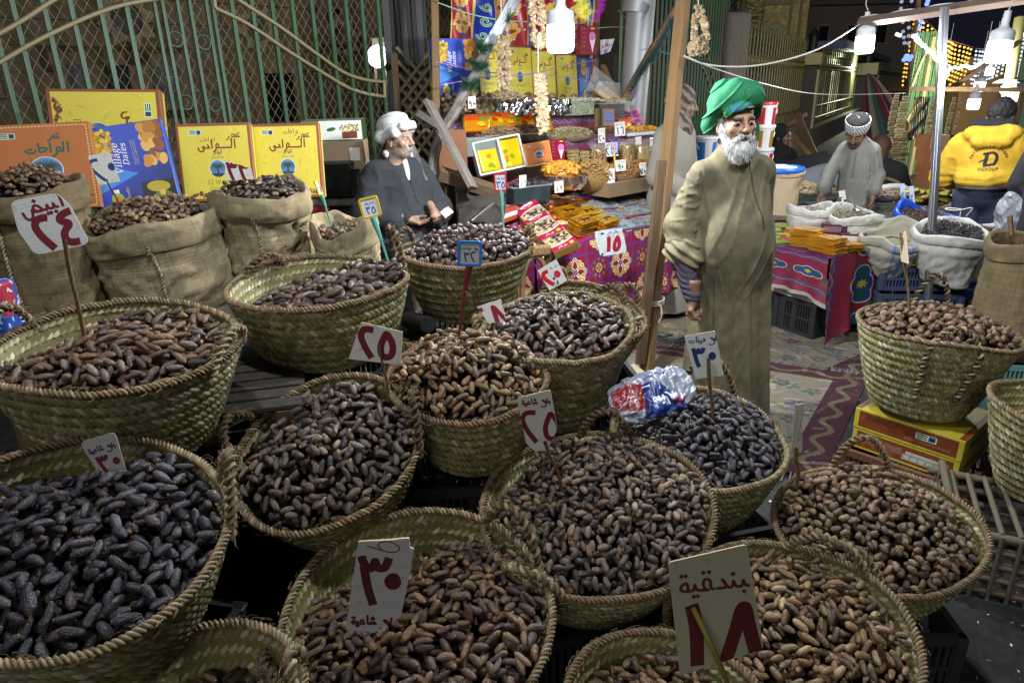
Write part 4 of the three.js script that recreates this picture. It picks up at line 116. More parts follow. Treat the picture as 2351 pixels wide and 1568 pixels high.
{const P1=V(3.8,0,-12.0),d=V(0.51,0,-0.86).normalize(),fp=vplane(P1,d),s=(px)=>{const q=fp(px,250);return(q.x-P1.x)/d.x;};const railY=fp(1692,124).y,rail2=fp(1692,143).y,kerb=0.55,H=railY-kerb;const section=(label,x0,x1,step)=>{const a=s(x0),b=s(x1),p=P1.clone().addScaledVector(d,a),t=thing('iron_fence',label,'fence',[p.x,0,p.z]),n=floor((b-a)/step),bg=new THREE.CylinderGeometry(0.022,0.022,railY+0.42-kerb,6),tip=new THREE.ConeGeometry(0.035,0.13,6);for(let i=0;i<=n;i++){const q=d.clone().multiplyScalar(i*step),m=part('bar',bg,MAT.oliveIron,t);m.position.set(q.x,(railY+0.42+kerb)/2,q.z);const k=part('spike',tip,MAT.oliveIron,m);k.position.y=(railY+0.42-kerb)/2+0.06;}
for(const y of[railY,rail2,kerb+0.18,kerb+0.5])part('rail',bar([0,y,0],d.clone().multiplyScalar(b-a).setY(y).toArray(),0.06,0.05),MAT.oliveIron,t);const rings=[];for(let i=0;i<n;i++){const q=d.clone().multiplyScalar((i+0.5)*step);rings.push(put(new THREE.TorusGeometry((railY-rail2)*0.42,0.014,5,12),q.x,(railY+rail2)/2,q.z,0,-atan2(d.z,d.x)));}part('rings',merge(rings),MAT.oliveIron,t).userData.kind='stuff';};section('long spiked iron fence behind the man in the green turban',1692,1834,0.27);section('second run of spiked fence between the two lattice pillars',1873,1954,0.5);section('third run of spiked fence right of the striped umbrella',2000,2056,0.9);const wl=s(2070);struct('kerb_wall',wallGeo(P1.clone().addScaledVector(d,-5),P1.clone().addScaledVector(d,wl),0,kerb,0.5),M({color:C(0.13,0.125,0.12),roughness:0.95}),'low concrete wall under the street fence');const dark=struct('courtyard_wall',wallGeo(P1.clone().add(V(-1.4,0,-1.2)).addScaledVector(d,-7),P1.clone().add(V(-1.4,0,-1.2)).addScaledVector(d,s(1846)+0.4),0,2.2,0.3),M({color:C(0.07,0.065,0.055),roughness:0.95}),'dark wall of the courtyard behind the fence');const pillar=(label,xc,w,topPx)=>{const q=fp(xc,250),t=thing('fence_pillar',label,'pillar',[q.x,0,q.z]),dist=hypot(q.x,q.z),k=w*dist/1567,top=fp(xc,topPx).y,turn=-atan2(d.z,d.x);t.rotation.y=turn;part('shaft',rbox(k*0.8,top,k*0.8,0.03,0,top/2,0),M({color:C(0.05,0.048,0.045),roughness:0.8}),t);part('capital',rbox(k*1.15,k*0.6,k*1.15,0.04,0,top+k*0.3,0),M({color:C(0.36,0.34,0.2),roughness:0.8}),t);part('lantern',merge([cyl(k*0.22,k*0.22,k*0.8,0,top+k,0,0,0,0,10),cyl(k*0.34,k*0.02,k*0.4,0,top+k*1.6,0,0,0,0,10)]),MAT.blackIron,t);for(const[z,nm]of[[k*0.42,1],[-k*0.42,2]]){const gs=[];for(let i=0;i<5;i++)gs.push(box(k*0.05,top*0.86,k*0.05,(i-2)*k*0.14,top*0.52,z));for(let i=0;i<7;i++)for(const sg of[-1,1])gs.push(bar([-k*0.3,top*(0.2+i*0.05)-sg*k*0.3,z],[k*0.3,top*(0.2+i*0.05)+sg*k*0.3,z],k*0.045,k*0.04,0,0));part('lattice',merge(gs),M({color:C(0.42,0.4,0.3),roughness:0.7}),t);}};pillar('first fence pillar with cream cap and lantern, left of the hooked lamp',1850,38,149);pillar('second fence pillar with cream cap and lantern, right of the hooked lamp',1978,36,172);const c=A(1899,120,24),bl=thing('low_building','low pale building with a flat blue edged roof behind the fence','building',[c.x,0,c.z]);bl.rotation.y=-atan2(d.z,d.x);const hh=A(1899,96,24).y;part('wall',box(26,hh-0.5,9,13,(hh-0.5)/2,-4.5),M({color:C(0.42,0.42,0.32),roughness:0.9,bumpMap:rep(noiseBump,8,2),bumpScale:0.02}),bl);part('roof',box(27.4,0.26,10.4,13,hh-0.13,-4.5),M({color:C(0.10,0.13,0.26),roughness:0.6}),bl);part('cornice',box(26.4,0.16,9.4,13,hh-0.36,-4.5),M({color:C(0.36,0.36,0.3),roughness:0.8}),bl);part('lamp',box(0.16,0.1,0.1,2.6,hh-0.75,0.16),lampGlow(3),bl);const wl2=new THREE.PointLight(C(0.95,1,0.7),26);wl2.position.set(2.6,hh-0.8,0.9);wl2.castShadow=true;wl2.shadow.radius=5;bl.add(wl2);for(let i=0;i<9;i++)part('pilaster',box(0.3,hh-0.7,0.12,1+i*3,(hh-0.7)/2,0.05),M({color:C(0.45,0.44,0.34),roughness:0.9}),bl);}  // wall lamp placed and powered to light the pale wall face

{const p=A(1762,100,44),t=thing('stone_tower','floodlit yellow stone tower with a blind arch, behind the fence','tower',[p.x,0,p.z]);t.rotation.y=-0.28;const st=M({map:pixels(256,256,(u,v,x,y)=>{const r=floor(y/16),xo=(x+(r&1)*16)%32,e=(y%16<1||xo<1)?0.7:1,k=e*(0.86+0.2*hash3(floor((x+(r&1)*16)/32)%8,r,3)+0.12*tile(u,v,16,2));return[200*k,178*k,112*k];}),roughness:0.9});st.map.repeat.set(2,4);part('wall',box(4.1,15,4.1,0,7.5,0),st,t);for(const x of[-1.62,-0.55,1.05,1.62])part('pilaster',box(0.16,15,0.12,x,7.5,2.08),M({color:C(0.26,0.2,0.1),roughness:0.9}),t);const arch=new THREE.Shape();arch.moveTo(-0.42,0);arch.lineTo(0.42,0);arch.lineTo(0.42,0.62);arch.absarc(0,0.62,0.42,0,PI);const ag=new THREE.ExtrudeGeometry(arch,{depth:0.08,bevelEnabled:false});part('arch_frame',put(ag.clone().scale(1.25,1.2,1),0.28,3.9,2.0),M({color:C(0.35,0.29,0.15),roughness:0.9}),t);part('arch_window',put(ag,0.28,3.94,2.04),M({color:C(0.46,0.4,0.24),roughness:0.9}),t);part('upper_window',box(1.4,1.6,0.1,0.25,6.9,2.06),M({color:C(0.32,0.26,0.14),roughness:0.9}),t);part('sill_band',box(4.3,0.16,4.3,0.0,3.3,0),M({color:C(0.4,0.34,0.2),roughness:0.9}),t);const fl=thing('floodlight','unseen floodlight in front of the yellow tower, placed to light it','lamp',[p.x-2,2.2,p.z+9]);part('housing',box(0.4,0.3,0.3,0,0,0.2),MAT.black,fl);part('lens',box(0.36,0.26,0.02,0,0,0.04),lampGlow(2),fl);const L=new THREE.SpotLight(C(1,0.86,0.42),130,0,0.9,0.6);L.position.set(0,0.1,-0.1);L.target.position.set(2,3.5,-9);L.castShadow=true;fl.add(L,L.target);for(const[px,py,td,w,lab,ws]of[[1918,20,62,9,'dark apartment block with one small lit window beside the tower',1],[1990,44,80,7,'farther dark apartment block behind the low building',0]]){const q=A(px,py,td),b=thing('apartment_block',lab,'building',[q.x,0,q.z]);part('wall',box(w,q.y,8,0,q.y/2,0),M({color:C(0.10,0.085,0.07),roughness:0.95,bumpMap:noiseBump,bumpScale:0.05}),b);part('parapet',box(w+0.3,0.5,8.3,0,q.y+0.2,0),M({color:C(0.08,0.07,0.06),roughness:0.95}),b);for(let r=0;r<2;r++)for(let c=0;c<3;c++){const f=part('window',box(1.1,1.7,0.12,(c-1)*w*0.28,q.y-2.4-r*3,4.0),M({color:C(0.14,0.125,0.11),roughness:0.8}),b);part('pane',box(0.8,1.4,0.1,(c-1)*w*0.28,q.y-2.4-r*3,4.05),ws&&r===1&&c===2?new THREE.MeshStandardMaterial({color:C(0.3,0.3,0.3),emissive:C(0.3,0.28,0.22),emissiveIntensity:0.5}):plain([0.01,0.011,0.013],0.2),f);}}  // the floodlight itself is unseen, placed to light the tower face
srand(91);const tp=A(1690,120,15),tr=thing('conifer_tree','dark feathery tree between the stone pillar and the yellow tower','tree',[tp.x,0,tp.z]);part('trunk',merge([rod([0,0,0],[0.1,4.6,0],0.16,0.05,8),rod([0.02,1.6,0],[0.5,2.5,0.2],0.06,0.02,6),rod([0.04,2.2,0],[-0.8,3.2,0.1],0.06,0.02,6)]),MAT.darkWood,tr);const mb=new MB();for(const[cx,cy,cz,r,n]of[[0.45,2.35,0.1,0.5,900],[-0.1,2.95,0,0.55,900],[-0.85,3.35,0.1,0.8,1500],[-0.3,3.9,0,0.7,1000],[0.25,1.95,0,0.35,500],[0.75,2.0,0,0.25,300]])for(let i=0;i<n;i++){const a=rnd()*TAU,e=Math.acos(rr(-1,1)),k=r*Math.cbrt(rnd())*(1+0.35*vnoise(a*2,e*3,cx)),x=cx+k*sin(e)*cos(a)*1.25,y=cy+k*cos(e)*0.8,z=cz+k*sin(e)*sin(a),l=rr(0.05,0.16),w=0.008,dx=cos(a)+rr(-0.4,0.4),dy=rr(-0.2,0.7),q=tint(C(0.03,0.05,0.022),rr(0.5,1.6));const A0=mb.v(x,y,z,0,0,q),B0=mb.v(x+dx*l*0.5-w,y+dy*l*0.5+w,z+w,0,0,q),C0=mb.v(x+dx*l,y+dy*l,z,0,0,q),D0=mb.v(x+dx*l*0.5+w,y+dy*l*0.5-w,z-w,0,0,q);mb.q(A0,B0,C0,D0);}part('crown',mb.geo(),MAT.vc,tr);}

{const foot=onY(1484,858,0.03),top=A(1573,-40,4.3),t=thing('timber_post','tall squared timber post tied with string, standing left of the man in green turban','post',foot),d=top.clone().sub(foot).multiplyScalar(1.25);part('shaft',bar([0,0,0],d.toArray(),0.052,0.085,0.5),MAT.wood,t);const f2=A(1502,800,4.02).sub(foot),t2=A(1520,368,4.02).sub(foot);f2.copy(d.clone().multiplyScalar(0.02)).add(V(-0.052,0.02,0.045));part('short_batten',bar(f2.toArray(),t2.toArray(),0.06,0.03,0.35),MAT.darkWood,t,'shorter dark batten nailed to the post');const k=d.clone().multiplyScalar((A(1490,712,4.1).y-foot.y)/d.y);k.z+=0.03;for(let i=0;i<3;i++)part('string_tie',put(new THREE.TorusGeometry(0.066,0.004,5,20),k.x,k.y+0.012*i,k.z-0.03,PI/2+0.15),MAT.string,t);part('string_end',tube([[k.x+0.03,k.y,k.z+0.04],[k.x+0.04,k.y-0.06,k.z+0.05],[k.x+0.02,k.y-0.13,k.z+0.04]],0.004,12,5),MAT.string,t);const g0=A(1436,300,6.7),gp=thing('galvanized_pole','thick grey galvanized pole behind the nut stall','pole',[g0.x,0,g0.z]);const gt=A(1456,-60,6.7);part('pole',rod([0,0,0],[gt.x-g0.x,gt.y,0],0.13,0.13,24),MAT.galv,gp);part('collar',rod([0.07,A(1440,40,6.7).y,0],[gt.x-g0.x,gt.y,0],0.145,0.145,24),MAT.galv,gp);const al0=A(2182,520,4.35),al1=A(2171,15,4.35),ap=thing('aluminium_pole','ribbed aluminium pole carrying the brown beam','pole',[al0.x,0,al0.z]);const lean=[al1.x-al0.x,al1.y,al1.z-al0.z];for(const[x,z,w]of[[-0.016,0,0.014],[0.016,0,0.014],[0,0.007,0.02],[0,-0.01,0.038]])part('rib',bar([x,0,z],[x+lean[0],lean[1],z+lean[2]],w,0.026),MAT.alu,ap);const ky=A(2180,478,4.35).y;part('string_tie',merge([put(new THREE.TorusGeometry(0.042,0.004,5,18),0,ky,0,PI/2),tube([[0.04,ky,0.02],[0.1,ky+0.01,0.03],[0.07,ky-0.04,0.03]],0.003,10,4),tube([[0.03,ky,0.03],[0.02,ky-0.06,0.05],[0.04,ky-0.1,0.05]],0.003,10,4)]),MAT.string,ap);const b0=A(1974,52,4.95),b1=A(2420,-14,4.0),bm=thing('brown_beam','brown steel beam across the lamps, resting on the aluminium pole','beam',b0),e=b1.clone().sub(b0);part('beam',bar([0,0,0],e.toArray(),0.055,0.05),M({color:C(0.17,0.12,0.095),roughness:0.6,bumpMap:noiseBump,bumpScale:0.001}),bm);const w=[];for(let i=0;i<=14;i++){const q=e.clone().multiplyScalar(i/14);w.push([q.x,q.y+0.034+0.006*sin(i*2.2),q.z+0.01]);}part('cable',tube(w,0.005,60,5),MAT.string,bm);const ropeA=[[1732,142,4.25],[1790,150,4.4],[1880,152,4.55],[1960,138,4.7],[1990,58,4.9]],pts=[A(1571,128,4.1),A(1620,147,4.2),A(1700,153,4.35),A(1780,143,4.5),A(1880,112,4.7),A(1975,56,4.93)];solo('rope',tube(pts,0.0055,60,6),MAT.string,'white rope sagging from the timber post up to the brown beam','rope');const p2=[A(1569,130,4.1),A(1650,160,4.6),A(1770,196,5.4),A(1870,215,6),A(2080,214,7.5)];solo('cord',tube(p2,0.004,50,5),MAT.string,'thin cord running behind the green turban towards the hanging boards','cord');}

const corr=tex(64,64,(g,w,h)=>{for(let y=0;y<h;y++){const k=128+70*sin(y/h*TAU*4);g.fillStyle=`rgb(${k},${k},${k})`;g.fillRect(0,y,w,1);}},{data:true});const AT=document.createElement('canvas');AT.width=AT.height=2048;const atlasG=AT.getContext('2d'),atlasTex=new THREE.CanvasTexture(AT);atlasTex.colorSpace=THREE.SRGBColorSpace;atlasTex.anisotropy=8;let atlasN=0;const cardMat=M({map:atlasTex,roughness:0.8,bumpMap:rep(corr,8,32),bumpScale:0.00018}),plainCardMat=M({map:atlasTex,roughness:0.6});function atlasCell(geo,W,H,draw){const k=atlasN++,x=(k%8)*256,y=floor(k/8)*256,g=atlasG;g.save();g.beginPath();g.rect(x,y,256,256);g.clip();g.translate(x,y);g.scale(256/W,256/H);draw(g,W,H);g.restore();const u=geo.attributes.uv;for(let i=0;i<u.count;i++)u.setXY(i,(x+2+u.getX(i)*252)/2048,1-(y+2+(1-u.getY(i))*252)/2048);return geo;}
function facing(yaw,tilt,roll){return new THREE.Quaternion().setFromEuler(new THREE.Euler(-tilt,yaw,roll,'YXZ'));}
function cardText(bg,draw,soil=40){return(g,w,h)=>{g.fillStyle=bg;g.fillRect(0,0,w,h);for(let i=0;i<soil;i++){g.fillStyle=`rgba(90,70,40,${rr(0.02, 0.09)})`;g.beginPath();g.ellipse(rr(0,w),rr(0,h),rr(2,40),rr(1,14),rr(0,3),0,TAU);g.fill();}draw(g,w,h);};}
function card(o){srand(floor(o.poly[0][0]*31+o.poly[0][1]));const q=facing(o.yaw??0,o.tilt??0.1,o.roll??0),n=V(0,0,1).applyQuaternion(q),cx=o.poly.reduce((s,p)=>s+p[0],0)/o.poly.length,cy=o.poly.reduce((s,p)=>s+p[1],0)/o.poly.length,c=A(cx,cy,o.t),iq=q.clone().invert();const on=(x,y)=>{const r=ray(x,y),k=c.clone().sub(camera.position).dot(n)/r.dot(n);return r.multiplyScalar(k).add(camera.position).sub(c).applyQuaternion(iq);};let pts=o.poly.map(([x,y])=>{const p=on(x,y);return[p.x,p.y];});if(o.torn||o.round){const out=[];pts.forEach((p,i)=>{const nx=pts[(i+1)%pts.length],m=o.torn?7:1;for(let k=0;k<m;k++){const f=k/m,j=k&&o.torn?o.torn:0;out.push([lerp(p[0],nx[0],f)+rr(-j,j),lerp(p[1],nx[1],f)+rr(-j,j)]);}});pts=out;}
if(o.round){const out=[];pts.forEach((p,i)=>{const a=pts[(i+pts.length-1)%pts.length],b=pts[(i+1)%pts.length],k=o.round;for(let s=0;s<=4;s++){const t=s/4,w=[(1-t)*(1-t),2*t*(1-t),t*t];out.push([0,1].map((z)=>w[0]*lerp(p[z],a[z],k)+w[1]*p[z]+w[2]*lerp(p[z],b[z],k)));}});pts=out;}
const xs=pts.map((p)=>p[0]),ys=pts.map((p)=>p[1]),x0=min(...xs),x1=max(...xs),y0=min(...ys),y1=max(...ys);const foot=o.stick?A(...o.stick.to):c,t=thing(o.name??'price_sign',o.label,'price sign',foot),g=new THREE.Group();g.name='card';g.position.copy(c).sub(foot);g.quaternion.copy(q);const thick=o.thick??0.003,body=shapeGeo(pts,thick,0);body.translate(0,0,-thick);body.applyQuaternion(q);body.translate(c.x-foot.x,c.y-foot.y,c.z-foot.z);const face=new THREE.ShapeGeometry(new THREE.Shape(pts.map(([x,y])=>new THREE.Vector2(x,y)))),u=face.attributes.uv,p=face.attributes.position;for(let i=0;i<p.count;i++){u.setXY(i,(p.getX(i)-x0)/(x1-x0),(p.getY(i)-y0)/(y1-y0));p.setZ(i,0.0006);}
face.applyQuaternion(q);face.translate(c.x-foot.x,c.y-foot.y,c.z-foot.z);const W=o.res??256,H=Math.round(clamp(W*(y1-y0)/(x1-x0),64,640));const b=part('card',body,o.edge??MAT.cartonPale,t);part('printed_face',atlasCell(face,W,H,cardText(o.bg??'#d6d2c8',o.draw)),o.plain?plainCardMat:cardMat,b);if(o.stick){const f=A(...o.stick.from),d=f.clone().sub(foot),pts2=o.stick.mid?[V(0,-0.02,0),A(...o.stick.mid).sub(foot),d]:[V(0,-0.02,0),d.clone().multiplyScalar(0.35).add(V(0.002,0,0.001)),d.clone().multiplyScalar(0.7).add(V(-0.002,0,0)),d];part('stick',tube(pts2,o.stick.r??0.0042,16,6),o.stick.mat??MAT.wood,t);}
return t;}
const RED='#6e1420',INK='#1d2f6e';const ink=(g,c)=>{g.strokeStyle=g.fillStyle=c;};card({label:'big white card with red 24 on a bent stick, far left',t:1.66,yaw:0.25,tilt:0.15,roll:0.2,round:0.18,poly:[[22,462],[126,442],[158,470],[206,560],[80,586],[40,530]],bg:'#c9c9c4',res:320,draw:(g,w,h)=>{ink(g,RED);arabic(g,'ابيض',w*0.5,h*0.27,h*0.26,0.18,w*0.72);digits(g,'٢٤',w*0.53,h*0.93,h*0.56,0.22,-0.1);},stick:{from:[146,548,1.655],to:[192,776,1.77],r:0.0052}});card({label:'white card with blue hatched 20 stuck in the second sack',t:2.8,yaw:0.2,tilt:0.1,roll:0.25,poly:[[200,358],[250,348],[274,416],[226,426]],bg:'#d4d2c9',draw:(g,w,h)=>{ink(g,'#2a3f80');digits(g,'٢٠',w*0.5,h*0.86,h*0.7,0.14);},stick:{from:[243,412,2.79],to:[274,470,2.9],r:0.0035,mat:MAT.darkWood}});card({label:'white card with red 33 standing in the tall middle sack',t:2.93,yaw:0.1,tilt:0.1,roll:-0.08,torn:0.003,poly:[[513,368],[545,378],[576,388],[580,412],[520,414]],bg:'#d8d5d0',draw:(g,w,h)=>{ink(g,RED);digits(g,'٣٣',w*0.5,h*0.96,h*0.86,0.2,0.1);}});card({label:'small dim card with dark red 30 in the black dates, lower left',t:1.5,yaw:0.1,tilt:0.2,roll:0.26,round:0.14,poly:[[182,1016],[262,992],[288,1082],[226,1088]],bg:'#a9a7a6',draw:(g,w,h)=>{ink(g,'#3a2430');arabic(g,'بلح شامية',w*0.48,h*0.34,h*0.2,0.15,w*0.8);ink(g,'#5c1824');digits(g,'٣٠',w*0.55,h*0.92,h*0.46,0.2);}});card({label:'white card with red 25 on a thin stick above the grey brown dates',t:1.84,yaw:-0.05,tilt:0.05,roll:-0.1,poly:[[828,740],[924,762],[920,838],[800,824]],bg:'#cfccc4',res:320,draw:(g,w,h)=>{ink(g,RED);digits(g,'٢٥',w*0.52,h*0.88,h*0.74,0.22);},stick:{from:[872,790,1.835],to:[891,908,1.9]}});card({label:'torn white card with red 28 leaning in the deep basket',t:2.18,yaw:0.15,tilt:0.2,roll:0.3,torn:0.002,poly:[[1095,704],[1150,686],[1162,742],[1120,742]],bg:'#d2cec8',draw:(g,w,h)=>{ink(g,'#8a1428');digits(g,'٢٨',w*0.45,h*1.0,h*0.86,0.2,0.2);}});card({label:'green edged white tag with red 20 at the small basket',t:2.5,yaw:0.15,tilt:0.1,roll:0.45,plain:1,edge:plain([0.12,0.3,0.25]),poly:[[1234,622],[1278,594],[1302,644],[1262,668]],bg:'#dedcd8',draw:(g,w,h)=>{g.strokeStyle='#2f7a68';g.lineWidth=10;g.strokeRect(3,3,w-6,h-6);ink(g,'#c4142a');digits(g,'٢٠',w*0.48,h*0.86,h*0.62,0.26);ink(g,'#2a58a8');g.beginPath();g.arc(w*0.5,h*0.64,w*0.07,0,TAU);g.fill();ink(g,'#7a4020');arabic(g,'ربع كيلو',w*0.7,h*0.24,h*0.1,0.14,w*0.4);},stick:{from:[1280,645,2.5],to:[1296,690,2.6],r:0.003}});card({label:'narrow tapered card with red 25 and handwriting, in the big round basket',t:1.66,yaw:-0.1,tilt:0.05,roll:0.12,round:0.08,poly:[[1186,914],[1264,895],[1280,985],[1256,1034],[1230,1036],[1208,1018]],bg:'#cbc9c0',res:320,draw:(g,w,h)=>{ink(g,'#5a1420');arabic(g,'بلح شامية',w*0.5,h*0.2,h*0.14,0.14,w*0.8);ink(g,RED);digits(g,'٢٥',w*0.52,h*0.84,h*0.52,0.15,-0.05);},stick:{from:[1251,1015,1.655],to:[1292,1116,1.8]}});card({label:'white card with blue handwriting and 30 before the standing man',t:2.12,yaw:-0.1,tilt:0.05,roll:0.13,torn:0.0012,poly:[[1572,772],[1642,760],[1663,862],[1597,870]],bg:'#cfd0cb',res:320,draw:(g,w,h)=>{ink(g,INK);arabic(g,'بلح عينات',w*0.5,h*0.2,h*0.17,0.13,w*0.84);digits(g,'٣٠',w*0.52,h*0.74,h*0.42,0.2);},stick:{from:[1627,824,2.11],to:[1638,984,2.2],r:0.006}});card({label:'torn narrow card with outlined marks on a stick in the reddish dates',t:1.95,yaw:-0.3,tilt:0.02,roll:0,torn:0.0025,poly:[[1826,930],[1846,926],[1842,1036],[1816,1052]],bg:'#aaa698',draw:(g,w,h)=>{g.strokeStyle='#34424c';g.lineWidth=8;g.beginPath();g.moveTo(w*0.3,h*0.2);g.lineTo(w*0.28,h*0.75);g.moveTo(w*0.72,h*0.15);g.lineTo(w*0.55,h*0.6);g.quadraticCurveTo(w*0.7,h*0.75,w*0.8,h*0.5);g.stroke();},stick:{from:[1829,1030,1.95],to:[1832,1108,2.0],r:0.0052}});card({label:'corrugated card with large red 30 against the bare side of the front basket',t:1.36,yaw:0.05,tilt:0.12,roll:-0.1,torn:0.0012,thick:0.005,poly:[[822,1244],[938,1236],[940,1256],[950,1262],[936,1340],[918,1418],[860,1452],[793,1446]],bg:'#b9b8b8',res:360,draw:(g,w,h)=>{ink(g,'#54121c');digits(g,'٣',w*0.4,h*0.7,h*0.5,0.16);digits(g,'٠',w*0.7,h*0.66,h*0.42,0.2);g.lineWidth=6;g.beginPath();g.ellipse(w*0.62,h*0.1,w*0.16,h*0.05,0.2,0,TAU);g.stroke();g.beginPath();g.moveTo(w*0.3,h*0.1);g.lineTo(w*0.55,h*0.14);g.stroke();arabic(g,'بلح شامية',w*0.42,h*0.9,h*0.14,0.15,w*0.7);for(let y=0.1;y<1;y+=0.2){g.fillStyle='rgba(70,66,60,.35)';g.fillRect(0,y*h,w,1.5);}}});card({label:'cream card with huge red 18 on a yellow stick, front right',t:1.24,yaw:-0.05,tilt:0.12,roll:0.13,round:0.04,poly:[[1534,1292],[1716,1250],[1754,1490],[1562,1550]],bg:'#aea98c',res:400,draw:(g,w,h)=>{ink(g,'#5a1c16');arabic(g,'بندقية',w*0.47,h*0.32,h*0.17,0.13,w*0.82);g.save();digits(g,'١٨',w*0.47,h*0.93,h*0.5,0.2,-0.1);g.restore();},stick:{from:[1592,1396,1.222],mid:[1646,1508,1.21],to:[1690,1600,1.3],r:0.0055,mat:plain([0.26,0.2,0.03],0.6)}});card({label:'bare wooden stake with a folded dark card in the basket on the cartons',t:2.7,yaw:1.15,tilt:0,roll:0,poly:[[2068,536],[2082,530],[2088,606],[2072,600]],bg:'#8a8480',draw:()=>{},stick:{from:[2071,545,2.71],to:[2092,716,2.8],r:0.0056}});function plasticTag(o){const q=facing(o.yaw??0,o.tilt??0.05,o.roll??0),c=A(o.px,o.py,o.t),foot=A(...o.stem),t=thing('plastic_price_tag',o.label,'price tag',foot),d=c.clone().sub(foot),w=o.w,h=o.h;const fr=(W,H,r)=>{const s=new THREE.Shape();s.moveTo(-W/2+r,-H/2);s.lineTo(W/2-r,-H/2);s.quadraticCurveTo(W/2,-H/2,W/2,-H/2+r);s.lineTo(W/2,H/2-r);s.quadraticCurveTo(W/2,H/2,W/2-r,H/2);s.lineTo(-W/2+r,H/2);s.quadraticCurveTo(-W/2,H/2,-W/2,H/2-r);s.lineTo(-W/2,-H/2+r);s.quadraticCurveTo(-W/2,-H/2,-W/2+r,-H/2);return s;};const outer=fr(w,h,w*0.14);outer.holes.push(fr(w*0.82,h*0.84,w*0.06));const fg=new THREE.ExtrudeGeometry(outer,{depth:0.004,bevelEnabled:true,bevelSize:0.001,bevelThickness:0.001,bevelSegments:2,curveSegments:6});fg.translate(0,0,-0.003);const place=(g)=>{g.applyQuaternion(q);g.translate(d.x,d.y,d.z);return g;};part('frame',place(fg),plain(o.colour,0.35),t);const pl=new THREE.PlaneGeometry(w*0.84,h*0.86);part('plate',atlasCell(place(pl),192,Math.round(192*h/w),cardText(o.bg??'#dcdde0',o.draw,8)),plainCardMat,t);const b=V(0,-h/2,-0.002).applyQuaternion(q).add(d),mid=b.clone().lerp(V(0,0,0),0.42);part('stem',merge([rod(mid,b,0.0055,0.011,4),rod([0,-0.03,0],mid,0.0035,0.0052,5),put(new THREE.TorusGeometry(0.006,0.0016,5,10),mid.x,mid.y,mid.z,PI/2)]),plain(o.stemColour,0.4),t);return t;}
